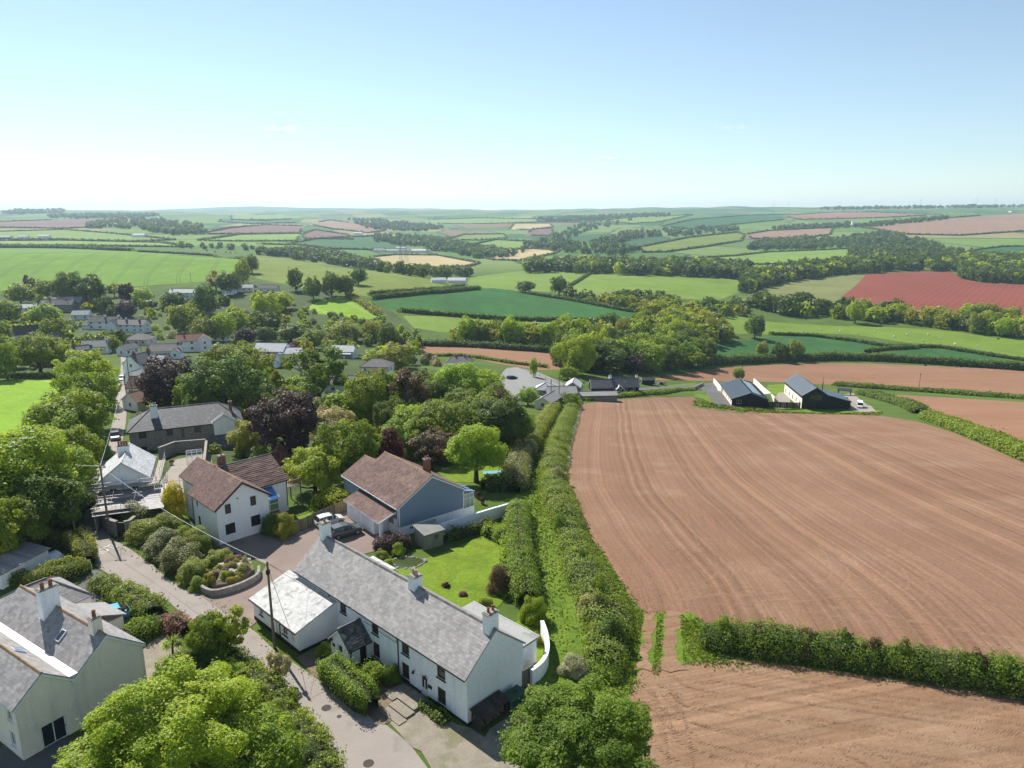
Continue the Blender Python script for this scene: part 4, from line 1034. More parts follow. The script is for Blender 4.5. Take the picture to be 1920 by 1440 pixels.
# ------------------------------------------------------------------ pale house with brown tiled roofs
def build_pale_house():
 P = Vector((-37.45, 83.84)); gd = Vector((.70, .714)).normalized(); ld = Vector((-.714, .70)).normalized()
 ang = math.atan2(ld.y, ld.x)
 h = empty('pale_house', (P.x, P.y, 0), ang)         # x = along ridge away, y = -gd
 tag(h, 'pale grey rendered house with dark brown windows and two crossing brown tiled roofs', 'house')
 W = 7.0; L1, L2 = 7.9, 5.4
 kw = dict(wall='grey_white', roof='tile_brown', tile=(.33, .30, .02), barge='dark_frame', frame='dark_frame', sill=None, gutter='dark_frame', ridge='tile_lichen')
 ws = [win('x-', 1.45, 3.55, .7, 1.25, cols=1), win('x-', 4.85, 3.65, .7, 1.25, cols=1, z0=1), win('x-', 1.55, .65, 1.3, 1.45), win('x-', 5.0, .7, 1.3, 1.45),
  win('y+', L1 - 6.2, 3.1, .55, .85, cols=1), win('y+', L1 - 5.9, .45, .75, 1.35, cols=1)]
 block(h, (L1 / 2, -W / 2, 0), L1, W, -.6, 4.65, 2.55, oh=.35, ohg=.3, wins=ws, gables=(True, True), downpipes=((L1 / 2 - .3, 1),), seed=41, **kw)
 block(h, (L1 + L2 / 2 - .02, -W / 2, 0), L2, W, -.6, 4.65, 2.55, wl=2.5, wr=3.5, oh=.3, ohg=.3, wins=[win('y+', L2 - 1.8, .4, .75, 1.2, cols=1)], gables=(False, True), seed=43, **kw)
 kw2 = dict(kw); kw2['tile'] = (.9, .34, .10); kw2['ridge'] = 'tile_grey'
 block(h, (9.0, -7.7, -math.pi / 2), 8.6, 9.2, -.8, 4.2, 2.45, oh=.3, ohg=.2, gables=(False, True), wins=[win('y-', 4.6, 2.5, .8, 1.6, cols=1)], downpipes=((4.2, -1),), seed=47, **kw2)
 chimney(h, 9.6, -5.2, .7, .9, 6.0, 8.2, 1, 'brick', ph=.35)
 y0, y1, x0, x1 = -9.6, -7.02, 2.4, 4.35
 m = MB()
 for x, y in ((x0, y0), (x0, y1 - .08), (x1 - .08, y0), (x0, (y0 + y1) / 2)): m.box(x, x + .08, y, y + .08, .9, 2.55)
 m.box(x0, x0 + .08, y0, y1, 2.5, 2.6); m.box(x0, x1, y0, y0 + .08, 2.5, 2.6); m.box(x0, x0 + .08, y0, y1, .9, 1.0); m.box(x0, x0 + .08, y0, y1, 1.9, 1.97)
 cv = m.build('conservatory_frame', M['white_metal'], h)
 m = MB(); m.box(x0 + .03, x0 + .05, y0 + .08, y1 - .08, 1.0, 2.5); m.box(x0 + .1, x1, y0 + .03, y0 + .05, 1.0, 2.5); m.build('pane', M['green_glass'], cv)
 m = MB(); m.box(x0 + .01, x1, y0 + .01, y1, -.5, .898); m.build('conservatory_base', M['brick'], h)
 m = MB(); m.hexa([(x0 - .1, y0 - .1, 2.62), (x1, y0 - .1, 3.7), (x1, y1, 3.7), (x0 - .1, y1, 2.62), (x0 - .1, y0 - .1, 2.68), (x1, y0 - .1, 3.76), (x1, y1, 3.76), (x0 - .1, y1, 2.68)]); cr = m.build('conservatory_roof', M['blue_glass'], h)
 m = MB()
 for y in (y0 - .1, (y0 + y1) / 2, y1 - .06): m.hexa([(x0 - .12, y, 2.69), (x1, y, 3.77), (x1, y + .07, 3.77), (x0 - .12, y + .07, 2.69), (x0 - .12, y, 2.74), (x1, y, 3.82), (x1, y + .07, 3.82), (x0 - .12, y + .07, 2.74)])
 m.build('glazing_bars', M['white_metal'], cr)
 d = MB(); yb = -12.05
 for k in range(8): d.box(5.2 + k * .42, 5.58 + k * .42, yb - 2.6, yb, 2.4, 2.46, t=rnd.random())
 dk = d.build('deck', [M['wood']], h)
 for x, y in ((5.3, yb - 2.5), (8.4, yb - 2.5), (5.3, yb - .15)):
  m = MB(); m.box(x - .07, x + .07, y - .07, y + .07, -.8, 3.4); m.build('deck_post', M['wood'], h)
 m = MB()
 for k in range(13): x = 5.3 + k * .258; m.box(x - .02, x + .02, yb - 2.52, yb - 2.48, 2.46, 3.3)
 for k in range(10): y = yb - 2.5 + k * .26; m.box(5.28, 5.32, y - .02, y + .02, 2.46, 3.3); m.box(8.38, 8.42, y - .02, y + .02, 2.46, 3.3)
 m.box(5.25, 8.45, yb - 2.56, yb - 2.44, 3.3, 3.36); m.box(5.25, 5.35, yb - 2.5, yb, 3.3, 3.36); m.box(8.35, 8.45, yb - 2.5, yb, 3.3, 3.36)
 m.build('deck_railing', M['wood_warm'], h)
 m = MB(); m.box(-.12, -.003, -2.95, -2.6, 5.2, 5.25); m.build('wall_bracket', M['black'], h)
 return h
build_pale_house()
# ------------------------------------------------------------------ blue-grey clad house
def build_blue_house():
 P = Vector((-14.75, 86.01)); gd = Vector((.774, .634)); ld = Vector((-.634, .774)); ang = math.atan2(ld.y, ld.x)
 h = empty('blue_clad_house', (P.x, P.y, 0), ang)     # x away along the ridge, y = -gd
 tag(h, 'house with blue grey clad upper walls, white base and a brown tiled roof', 'house')
 W, L = 10.4, 12.4
 kw = dict(roof='tile_brown', tile=(.33, .30, .02), gutter='white_metal', ridge='tile_lichen')
 T, ro = block(h, (L / 2, -W / 2, 0), L, W, .98, 3.85, 3.05, 'blue_clad', oh=.3, ohg=.15, wins=[win('y+', L - 1.2, 2.7, 1.1, 1.0, cols=3), win('y+', L - 8.0, 2.85, 1.5, .95, cols=3)], downpipes=((-L / 2 + .15, 1), (-L / 2 + .15, -1)), seed=51, **kw)
 m = MB(); hol = [(1.6, 2.2, 1.0, 1.45), (3.5, 4.0, 1.0, 1.5), (4.25, 4.95, 1.0, 1.5), (5.2, 5.7, 1.0, 1.5)]
 wall_face(m, (.02, -.02, -.8), (0, -1), W - .04, 1.775, hol)
 wall_face(m, (L - .02, -.02, -.8), (-1, 0), L - .04, 1.775); wall_face(m, (.02, -W + .02, -.8), (1, 0), L - .04, 1.775); wall_face(m, (L - .02, -W + .02, -.8), (0, 1), W - .04, 1.775)
 m.build('base_wall', M['white_render'], h)
 for q in hol: window_unit(h, (.02, -.02, -.8), (0, -1), q, 'white_paint', 'glass', .11, 2)
 m = MB()
 for k in range(22):
  z = 1.0 + k * .26
  hw = W if z < 3.8 else W * max(0, (6.85 - z) / 3.05)
  if hw > .8: m.box(-.022, 0, -W / 2 - hw / 2 + .02, -W / 2 + hw / 2 - .02, z, z + .03)
 for k in range(10): m.box(.02, L - .02, 0, .02, 1.0 + k * .26, 1.03 + k * .26)
 m.build('cladding_boards', M['blue_clad'], h)
 for a_, b_ in ((-.13, 3.7), (-W - .02, 3.5)):
  m = MB(); m.box(-.03, .0, a_, a_ + .15, .98, b_); m.build('corner_trim', M['white_paint'], h)
 block(h, (L + 1.6, -3.6, 0), 3.2, 7.2, -.8, 3.85, 2.0, 'blue_clad', oh=.3, ohg=.15, gables=(False, True), seed=55, **kw)
 chimney(h, 3.2, -W / 2 - 1.3, .7, .85, 5.2, 8.3, 2, 'brick', ph=.35)
 x0, x1, y0, y1 = .8, 10.4, .03, 2.35
 m = MB(); gh = [(9.6 - 7.6 + .2, 9.6 - 7.6 + 2.9, .8, 2.75), ]
 wall_face(m, (x1, y1 - .1, -.8), (-1, 0), x1 - x0 - 1.9, 2.95); m.face([(x0 + 1.9, y1 - .1, -.8), (x0 + 1.9, y0, -.8), (x0 + 1.9, y0, 2.9), (x0 + 1.9, y1 - .1, 2.15)]); m.face([(x1, y0, -.8), (x1, y1 - .1, -.8), (x1, y1 - .1, 2.15), (x1, y0, 2.9)])
 m.build('garage_wall', M['white_render'], h)
 for k in range(2):
  a = x0 + 2.5 + k * 3.4; m = MB(); m.box(a, a + 2.7, y1 - .1, y1 - .05, -.05, 1.95)
  for j in range(6): m.box(a + .05, a + 2.65, y1 - .05, y1 - .035, .02 + j * .32, .29 + j * .32)
  m.build('garage_door', M['white_metal'], h)
 m = MB(); m.box(x0, x0 + .35, y1 - .4, y1, -.8, 2.15); m.build('porch_pillar', M['white_render'], h)
 m = MB(); zt, zo = 3.0, 2.1
 pts = [(x1 + .2, y1 + .3, zo), (x0 - .2, y1 + .3, zo), (x0 - .2, y0, zt), (x1 + .2, y0, zt)]
 m.hexa(pts + [(a, b, c + .12) for a, b, c in pts]); gr = m.build('garage_roof', M['tile_brown'], h)
 V = Vector((0, -(y1 + .3 - y0), zt - zo)); S = V.length; V.normalize()
 shingles('tiles', gr, 'tile_brown', (x1 + .2, y1 + .3, zo + .125), (-1, 0, 0), V, x1 - x0 + .4, S, .33, .30, .02, seed=57)
 m = MB(); m.hexa([(x0 - .24, y1 + .32, zo - .12), (x0 - .2, y1 + .32, zo - .12), (x0 - .2, y0, zt - .12), (x0 - .24, y0, zt - .12), (x0 - .24, y1 + .32, zo + .12), (x0 - .2, y1 + .32, zo + .12), (x0 - .2, y0, zt + .12), (x0 - .24, y0, zt + .12)]); m.box(x0 - .2, x1 + .2, y1 + .303, y1 + .34, zo - .1, zo + .1); m.build('fascia', M['white_paint'], gr)
 door_unit(h, (L, 0.0, -.8), (-1, 0), (L - 1.35, L - .45, .8, 2.8), 'white_paint', 0.0 - .02); window_unit(h, (L, 0.0, -.8), (-1, 0), (L - 4.4, L - 3.3, 1.3, 2.4), 'white_paint', 'glass', -.03, 2)
 c0, c1, d0, d1 = .6, 4.0, -W - 2.2, -W - .03
 m = MB()
 for x in (c0, (c0 + c1) / 2, c1 - .09):
  for y in (d0, d1 - .09): m.box(x, x + .09, y, y + .09, .55, 2.55)
 for y in (d0 + .7, d0 + 1.4): m.box(c0, c0 + .07, y, y + .07, .55, 2.55)
 m.box(c0, c1, d0, d0 + .09, 2.5, 2.62); m.box(c0, c0 + .09, d0, d1, 2.5, 2.62); m.box(c0, c0 + .09, d0, d1, 1.85, 1.92)
 cv = m.build('conservatory_frame', M['white_metal'], h)
 m = MB(); m.box(c0 + .03, c0 + .05, d0 + .05, d1, .55, 2.5); m.box(c0 + .1, c1, d0 + .03, d0 + .05, .55, 2.5); m.build('pane', M['green_glass'], cv)
 m = MB(); m.box(c0 + .01, c1, d0 + .01, d1, -.8, .548); m.build('conservatory_base', M['white_render'], h)
 m = MB(); m.hexa([(c0 - .1, d0 - .1, 2.63), (c1, d0 - .1, 2.63), (c1, d1, 3.25), (c0 - .1, d1, 3.25), (c0 - .1, d0 - .1, 2.69), (c1, d0 - .1, 2.69), (c1, d1, 3.31), (c0 - .1, d1, 3.31)]); cr = m.build('conservatory_roof', M['blue_glass'], h)
 m = MB()
 for x in (c0 - .1, 1.1, 2.0, 2.9, c1 - .07): m.hexa([(x, d0 - .12, 2.7), (x + .07, d0 - .12, 2.7), (x + .07, d1, 3.32), (x, d1, 3.32), (x, d0 - .12, 2.76), (x + .07, d0 - .12, 2.76), (x + .07, d1, 3.38), (x, d1, 3.38)])
 m.build('glazing_bars', M['white_metal'], cr)
 return h
build_blue_house()
# ------------------------------------------------------------------ white house in scaffolding, stone annex in front
def build_scaffold_house():
 rd = Vector((-.36, .933)).normalized(); c = Vector((-56.5, 98.7)); ang = math.atan2(rd.y, rd.x)
 L, W = 9.2, 6.1; z0 = Z(c.x, c.y)
 h = empty('white_gabled_house', (c.x, c.y, 0), ang)
 tag(h, 'white gabled house with a pale slate roof, wrapped in scaffolding', 'house')
 block(h, (0, 0, 0), L, W, -1.2, 4.5, 2.4, 'white_render', 'slate_pale', (.4, .28, .02), oh=.3, ohg=.2, wins=[win('x-', 1.6, 2.6, .9, 1.2), win('x-', 4.4, 2.6, .9, 1.2), win('y-', 3, 2.6, .9, 1.2), win('y-', 6.5, 2.6, .9, 1.2)], ridge='slate_pale', barge='lead', seed=61)
 chimney(h, .8, .35, .8, 1.5, 5.9, 8.0, 4, 'white_render', ph=.55, pr=.15)
 x0, x1, y0, y1 = -L / 2 - 7.6, -L / 2 - .02, -5.2, 3.0
 m = MB(); m.face([(x0 + 1.4, y0, -.8), (x1, y0, -.8), (x1, y0, 2.9), (x0 + 1.4, y0, 1.9)]); m.face([(x1, y1, -.8), (x0 + 1.4, y1, -.8), (x0 + 1.4, y1, 1.9), (x1, y1, 2.9)]); m.face([(x1, y0, -.8), (x1, -W / 2, -.8), (x1, -W / 2, 2.9), (x1, y0, 2.9)])
 m.build('annex_wall', M['white_render'], h)
 m = MB(); pts = [(x0 + 1.2, y0 - .2, 1.9), (x1, y0 - .2, 2.95), (x1, y1 + .2, 2.95), (x0 + 1.2, y1 + .2, 1.9)]; m.hexa(pts + [(a, b, q + .1) for a, b, q in pts]); ar = m.build('annex_roof', M['slate'], h)
 V = Vector((x1 - x0 - 1.2, 0, 1.05)); S = V.length; V.normalize()
 shingles('slates', ar, 'slate', (x0 + 1.2, y1 + .2, 2.005), (0, -1, 0), V, y1 - y0 + .4, S, .42, .3, .02, seed=66)
 return h, ang, c, L, W
SH, s_ang, s_c, SL_, SW_ = build_scaffold_house()
def build_scaffolding():
 ca, sa = math.cos(s_ang), math.sin(s_ang)
 s = empty('scaffolding', (s_c.x, s_c.y, 0), s_ang)
 tag(s, 'steel tube scaffolding with timber planks round the white gabled house', 'scaffolding')
 pole = MB(); pole.tube((0, 0, 0), (0, 0, 1), .028, n=5); pm = pole.mesh('scaffold_pole', [M['steel']])
 def tube(a, b):
  a, b = Vector(a), Vector(b); o = link_mesh('scaffold_pole', pm, s); d = b - a
  o.location = a; o.scale = (1, 1, d.length); o.rotation_euler = d.to_track_quat('Z', 'Y').to_euler()
 bm = MB(); bm.box(0, 1, -.11, .11, 0, .04); bmesh_ = bm.mesh('plank', [M['plank']])
 def planks(a, b, n, step):
  a, b = Vector(a), Vector(b); d = b - a
  for k in range(n):
   o = link_mesh('plank', bmesh_, s); q = a + Vector(step) * k
   o.location = q; o.scale = (d.length, 1, 1); o.rotation_euler = (0, 0, math.atan2(d.y, d.x))
 L, W = SL_, SW_
 xf, xi = -L / 2 - 1.3, -L / 2 - .25
 for y in (-4.2, -2.1, 0, 2.1, 3.9):
  for x in (xf, xi): tube((x, y, -.5), (x, y, 5.3 if x == xf else 4.6))
  tube((xf, y, 3.7), (xi, y, 3.7))
 for z in (1.9, 3.7, 4.2, 4.7):
  tube((xf, -4.6, z), (xf, 4.3, z))
 tube((xi, -4.6, 3.7), (xi, 4.3, 3.7)); tube((xf, -4.2, 0), (xf, 0, 3.6)); tube((xf, 3.9, 0), (xf, 0, 3.6))
 planks((xf + .1, -4.5, 3.76), (xf + .1, 4.2, 3.76), 4, (.25, 0, 0))
 yo, yi = -W / 2 - 1.6, -W / 2 - .5
 for x in (-4.2, -2.1, 0, 2.1, 4.2):
  for y in (yo, yi): tube((x, y, -.6), (x, y, 5.6 if y == yo else 4.6))
  tube((x, yo, 3.7), (x, yi, 3.7))
 for z in (1.9, 3.7, 4.3, 4.9): tube((-4.6, yo, z), (4.7, yo, z))
 planks((-4.6, yo + .12, 3.76), (4.6, yo + .12, 3.76), 4, (0, .25, 0)); tube((-4.2, yo, 0), (0, yo, 3.6)); tube((4.2, yo, 0), (0, yo, 3.6))
 yo, yi = W / 2 + 1.0, W / 2 + .4
 for x in (-4.2, -1.4, 1.4, 4.2): tube((x, yo, -.6), (x, yo, 5.2))
 for z in (1.9, 3.7, 4.5): tube((-4.6, yo, z), (4.7, yo, z))
 x2 = -L / 2 - 5.9; x3 = -L / 2 - 3.3
 for y in (-2.2, -.2, 1.4, 2.9):
  tube((x2, y, 1.2), (x2, y, 3.2)); tube((x3, y, 2.2), (x3, y, 3.8))
 for z in (2.3, 2.9): tube((x2, -3.0, z), (x2, 3.3, z))
 for z in (3.0, 3.5): tube((x3, -2.6, z), (x3, 3.3, z))
 planks((x2 + .1, -2.2, 2.35), (x2 + .1, 3.2, 2.35), 3, (.26, 0, 0)); planks((x3 + .1, -2.2, 3.05), (x3 + .1, 3.2, 3.05), 2, (.26, 0, 0))
 tube((x2 + .5, 1.2, 2.6), (x3 + .6, .9, 3.9)); tube((x2 + .5, -1.6, 2.6), (x3 + .6, -1.9, 3.9))
 for x in (-5.8, -3.4):
  for y in (-5.2, -7.0, -8.8): tube((x, y, -.6), (x, y, 3.4))
 for z in (.9, 1.9, 2.9):
  for x in (-5.8, -3.4): tube((x, -5.0, z), (x, -9.0, z))
 for y in (-5.2, -7.0, -8.8): tube((-5.8, y, 1.9), (-3.4, y, 1.9))
 planks((-5.7, -5.2, 1.95), (-5.7, -8.8, 1.95), 8, (.28, 0, 0))
build_scaffolding()
# ------------------------------------------------------------------ long stone house with hipped slate roof
def build_stone_house():
 A = Vector((-73.9, 131.1)); d = Vector((.909, .418)).normalized(); n = Vector((-d.y, d.x))
 L, W = 20.3, 9.6; c = A + d * (L / 2) + n * (W / 2 - .3)
 h = empty('stone_house', (c.x, c.y, 0), math.atan2(d.y, d.x))
 tag(h, 'long grey stone house with a hipped dark slate roof and one white gabled bay', 'house')
 zb = -8.0; ws = []
 for u, w_ in ((2.3, 1.3), (7.1, 1.15), (12.1, 1.25)): ws.append(win('y-', u, -1.55, w_, 1.25, frame='dark_frame', sill=None, cols=2, rows=2))
 ws.append(win('y-', 9.4, -2.3, .6, 2.0, frame='wood_warm', sill=None, cols=1, rows=2))
 for u in (2.2, 6.4, 10.2): ws.append(win('y-', u, -4.4, 1.2, 1.2, frame='dark_frame', sill=None))
 block(h, (0, 0, 0), L, W, zb, .1, 2.75, 'stone', 'slate_dark', (.5, .34, .025), oh=.35, ohg=.35, hip=4.2, wins=ws, ridge='slate_dark', seed=71, downpipes=((-6.9, -1), (4.2, -1)))
 chimney(h, -L / 2 + 4.6, -1.9, 1.3, 1.0, 1.2, 4.2, 3, 'white_render', pot='pot_cream', ph=.5)
 chimney(h, L / 2 - 1.6, -1.4, .6, .6, .5, 3.4, 1, 'brick', ph=.5)
 P, r = block(h, (6.9, -W / 2 - .9, math.pi / 2), 1.8, 3.9, -2.1, .55, 1.3, 'white_render', 'slate_dark', (.5, .34, .025), oh=.25, ohg=.15, gables=(True, False), ridge='slate_dark', seed=75, gutter='white_metal')
 m = MB(); x0, x1, y0, y1 = 4.75, 9.15, -W / 2 - 4.0, -W / 2 - 1.81
 m.box(x0 + .2, x1 - .2, y0 + .3, y1 + 1.0, zb + .5, -4.2); m.build('lean_to_wall', M['white_render'], h)
 m = MB(); pts = [(x0, y0, -4.6), (x1, y0, -4.6), (x1, y1, -2.15), (x0, y1, -2.15)]; m.hexa(pts + [(a, b, q + .12) for a, b, q in pts]); lr = m.build('lean_to_roof', M['slate_dark'], h)
 m = MB(); m.box(7.2, 7.7, -W / 2 - 2.9, -W / 2 - 2.5, -3.3, -2.9); m.build('roof_vent', M['white_metal'], lr)
 for k in range(6):
  x = -L / 2 + 2 + k * 2.4; m = MB(); m.box(x - .1, x + .1, -W / 2 + .55, -W / 2 + .8, .42, .6); m.build('roof_vent', M['black'], h)
 return h
build_stone_house()
sheet('track', [(1192,1256),(1200,1240),(1204,1205),(1207,1175),(1203,1150),(1218,1140),(1232,1148),(1226,1175),(1222,1205),(1217,1240),(1218,1256)], M['soil_low'], 0.6, 0.055, rough=0.22)
sheet('track', [(1234,1258),(1240,1240),(1243,1205),(1246,1175),(1246,1148),(1262,1140),(1278,1150),(1272,1178),(1268,1205),(1272,1240),(1284,1258)], M['soil_low'], 0.6, 0.055, rough=0.22)
# ------------------------------------------------------------------ foliage kit
M['leaf_mid'] = leaf_mat('leaf_mid', (0.082, 0.153, 0.016), (0.243, 0.339, 0.038))
M['leaf_bright'] = leaf_mat('leaf_bright', (0.138, 0.235, 0.016), (0.320, 0.422, 0.041))
M['leaf_lime'] = leaf_mat('leaf_lime', (0.174, 0.290, 0.026), (0.301, 0.410, 0.051))
M['leaf_dark'] = leaf_mat('leaf_dark', (0.043, 0.095, 0.014), (0.134, 0.198, 0.031), 0.3)
M['leaf_oak'] = leaf_mat('leaf_oak', (0.058, 0.138, 0.012), (0.192, 0.301, 0.031), 0.4)
M['leaf_olive'] = leaf_mat('leaf_olive', (0.166, 0.216, 0.039), (0.256, 0.288, 0.064))
M['leaf_purple'] = leaf_mat('leaf_purple', (0.030, 0.018, 0.026), (0.105, 0.062, 0.08), 0.2)
M['leaf_red'] = leaf_mat('leaf_red', (0.040, 0.009, 0.012), (0.105, 0.022, 0.026), 0.3)
M['leaf_brown'] = leaf_mat('leaf_brown', (0.075, 0.055, 0.032), (0.15, 0.115, 0.065), 0.2)
M['leaf_pale'] = leaf_mat('leaf_pale', (0.13, 0.165, 0.075), (0.50, 0.50, 0.42), 0.25)
M['leaf_yellow'] = leaf_mat('leaf_yellow', (0.20, 0.21, 0.010), (0.52, 0.50, 0.025), 0.3)
M['leaf_gold'] = leaf_mat('leaf_gold', (0.11, 0.14, 0.010), (0.36, 0.34, 0.022), 0.3)
M['leaf_hedge'] = leaf_mat('leaf_hedge', (0.117, 0.186, 0.023), (0.282, 0.352, 0.064), 0.3, 0.3, spots=((0.22, 0.20, 0.13), 0.22, 0.60, 0.55))
M['leaf_clipped'] = leaf_mat('leaf_clipped', (0.101, 0.196, 0.018), (0.243, 0.358, 0.041), 0.3, 0.3)
M['leaf_darkhedge'] = leaf_mat('leaf_darkhedge', (0.055, 0.117, 0.016), (0.160, 0.256, 0.033), 0.3, 0.3, spots=((0.17, 0.14, 0.09), 0.3, 0.62, 0.5))
M['leaf_silver'] = leaf_mat('leaf_silver', (0.09, 0.13, 0.05), (0.25, 0.29, 0.14), 0.2, 0.3, spots=((0.36, 0.33, 0.20), 0.6, 0.6, 0.5))
M['leaf_flower'] = leaf_mat('leaf_flower', (0.14, 0.19, 0.06), (0.60, 0.62, 0.52), 0.2, 0.2)
M['leaf_grass'] = leaf_mat('leaf_grass', (0.070, 0.125, 0.016), (0.185, 0.245, 0.045), 0.35, 0.2, spots=((0.30, 0.30, 0.10), 0.3, 0.58, 0.6))
M['leaf_pink'] = leaf_mat('leaf_pink', (0.13, 0.055, 0.07), (0.27, 0.15, 0.16), 0.3)
M['bark'] = surf('bark', (0.115, 0.095, 0.07), (0.075, 0.062, 0.048), 1.5, 0.95, 0.1, 0.6, 9)
M['bark_pale'] = surf('bark_pale', (0.23, 0.21, 0.175), (0.16, 0.145, 0.12), 1.5, 0.95, 0.1, 0.6, 9)
M['hedge_core'] = surf('hedge_core', (0.035, 0.045, 0.018), (0.055, 0.06, 0.028), 2.0, 0.95, 0.1, 0.5, 6)  # dark inner body of the hedges, added to stop light passing through
M['leaf_far'] = leaf_mat('leaf_far', (0.035, 0.078, 0.018), (0.115, 0.175, 0.036), 0.3, 0.7)
def unit_dirs(n, rg):
 v = rg.normal(size=(n, 3)); return v / np.linalg.norm(v, axis=1, keepdims=True)
def leaves(P, Nrm, size, rg, aspect=0.62, jit=0.55, tint=None):
 """rhombic leaf clumps at points P facing roughly along Nrm"""
 n = len(P)
 N_ = Nrm + rg.normal(size=(n, 3)) * jit; N_ /= np.linalg.norm(N_, axis=1, keepdims=True) + 1e-9
 a = np.cross(N_, unit_dirs(n, rg)); a /= np.linalg.norm(a, axis=1, keepdims=True) + 1e-9
 b = np.cross(N_, a)
 s = (np.broadcast_to(size, (n,)) * (0.6 + 0.8 * rg.random(n)))[:, None] * 0.5
 bend = N_ * s * 0.35 * rg.normal(size=(n, 1))
 V = np.stack([P + a * s * 1.25, P + b * s * aspect * 1.2 + bend, P - a * s * 1.25, P - b * s * aspect * 1.2 + bend], 1).reshape(-1, 3)
 Q = np.arange(n * 4).reshape(n, 4)
 t = rg.random(n) if tint is None else tint
 return V, Q, np.repeat(t, 4)
def crown_pts(shape, n, seed, K=None):
 """points, outward directions and tints for a unit crown: 1 wide, z from 0 to 1"""
 rg = np.random.default_rng(seed)
 c = np.array([0, 0, .5]); R = np.array([.5, .5, .5])
 lobes = []
 if shape == 'round':
  K = K or 46
  for i in range(K):
   z = 1 - 2 * (i + .5) / K; z = z * .95 + .03; ph = i * 2.39996 + rg.normal() * .5
   q = max(0, 1 - abs(z) ** 2.4) ** .5
   d = np.array([q * math.cos(ph), q * math.sin(ph), z])
   f_ = (46 / K) ** .5; r = rg.uniform(.065, .165) * f_; k = rg.uniform(.70, 1.08) if K < 60 else rg.uniform(.80, 1.07)
   lobes.append((c + d * (R * k - r * .9), r, d / np.linalg.norm(d)))
  lobes.append((c, .30, np.array([0, 0, 1.])))
 elif shape == 'tall':
  K = K or 20
  for i in range(K):
   z = (i + .5) / K; ph = i * 2.39996 + rg.normal() * .4; w = .38 * math.sin(math.pi * min(1, .12 + z * .82)) ** .6
   r = rg.uniform(.13, .2); d = np.array([math.cos(ph), math.sin(ph), .35])
   lobes.append((np.array([math.cos(ph) * w * .75, math.sin(ph) * w * .75, .1 + .8 * z]), r, d / np.linalg.norm(d)))
  lobes.append((np.array([0, 0, .45]), .26, np.array([0, 0, 1.])))
 elif shape == 'cone':
  K = K or 26
  for i in range(K):
   z = (i + .5) / K; ph = i * 2.39996; w = .46 * (1 - z) ** .8
   r = .06 + .13 * (1 - z); d = np.array([math.cos(ph), math.sin(ph), .4])
   lobes.append((np.array([math.cos(ph) * max(0, w - r * .6), math.sin(ph) * max(0, w - r * .6), .06 + .88 * z]), r, d / np.linalg.norm(d)))
  for z in (.2, .4, .6): lobes.append((np.array([0, 0, z]), .2 * (1.1 - z), np.array([0, 0, 1.])))
 elif shape == 'dome':
  K = K or 26
  for i in range(K):
   z = (i + .5) / K; ph = i * 2.39996 + rg.normal() * .3; q = math.sqrt(1 - z * z)
   d = np.array([q * math.cos(ph), q * math.sin(ph), z * .8]); r = rg.uniform(.11, .19)
   lobes.append((np.array([0, 0, .22]) + d * np.array([.5, .5, .93]) - d * r * .9, r, d / np.linalg.norm(d)))
  lobes.append((np.array([0, 0, .4]), .28, np.array([0, 0, 1.])))
 elif shape == 'sparse':
  K = K or 17
  for i in range(K):
   d = unit_dirs(1, rg)[0]; r = rg.uniform(.07, .14); k = rg.uniform(.5, 1.0)
   lobes.append((c + d * (R * k - r), r, d))
 elif shape == 'bush':
  K = K or 16
  for i in range(K):
   z = (i + .5) / K; ph = i * 2.39996 + rg.normal() * .4; q = math.sqrt(1 - z * z)
   d = np.array([q * math.cos(ph), q * math.sin(ph), z]); r = rg.uniform(.13, .24); k = rg.uniform(.8, 1.05)
   lobes.append((np.array([0, 0, .08]) + d * np.array([.5, .5, .9]) * k - d * r * .8, r, d))
  lobes.append((np.array([0, 0, .3]), .32, np.array([0, 0, 1.])))
 C = np.array([l[0] for l in lobes]); Rr = np.array([l[1] for l in lobes]); Dd = np.array([l[2] for l in lobes])
 w = Rr ** 2; w /= w.sum()
 lt = rg.random(len(lobes))
 m = int(n * 2.2)
 li = rg.choice(len(lobes), m, p=w)
 d = unit_dirs(m, rg)
 ok = (d * Dd[li]).sum(1) > -0.45
 li, d = li[ok], d[ok]
 rad = Rr[li] * (.55 + .62 * np.sqrt(rg.random(len(li))))
 P = C[li] + d * rad[:, None]
 inside = np.zeros(len(P), bool)
 for k in range(len(lobes)):
  o = li != k
  inside |= o & (((P - C[k]) ** 2).sum(1) < (Rr[k] * .72) ** 2)
 keep = ~inside | (rg.random(len(P)) < .12)
 P, d, li = P[keep][:n], d[keep][:n], li[keep][:n]
 q = P - c; P = P + q * (.10 * np.sin(q[:, :1] * 9 + seed) * np.cos(q[:, 1:2] * 8 - seed) + .07 * np.sin(q[:, 2:] * 13 + q[:, :1] * 11 + seed))
 st = rg.random(len(P)) < .07; P[st] += d[st] * (.05 * rg.random((st.sum(), 1)))
 nd = d * .7 + Dd[li] * .25 + np.array([0, 0, .5])
 t = np.clip(.55 * lt[li] + .45 * rg.random(len(P)), 0, 1)
 return P, nd, t, C, Rr, rg
_protos = {}
def crown_proto(shape, lod, var):
 k = ('crown', shape, lod, var)
 if k in _protos: return _protos[k]
 n, sz = {'n': (62000, .0160), 'm': (13500, .030), 'f': (2600, .060), 'v': (520, .12)}[lod]
 if shape == 'sparse': n = int(n * .55)
 P, nd, t, C, Rr, rg = crown_pts(shape, n, hash((shape, var)) % 1000 if False else sum(map(ord, shape)) + 37 * var, {'n': 110, 'm': 64}.get(lod) if shape == 'round' else None)
 V, Q, tt = leaves(P, nd, sz, rg, tint=t)
 me = np_mesh('crown', V, Q, [M['leaf_mid']], attrs={'tint': tt})
 _protos[k] = (me, C, Rr); return _protos[k]
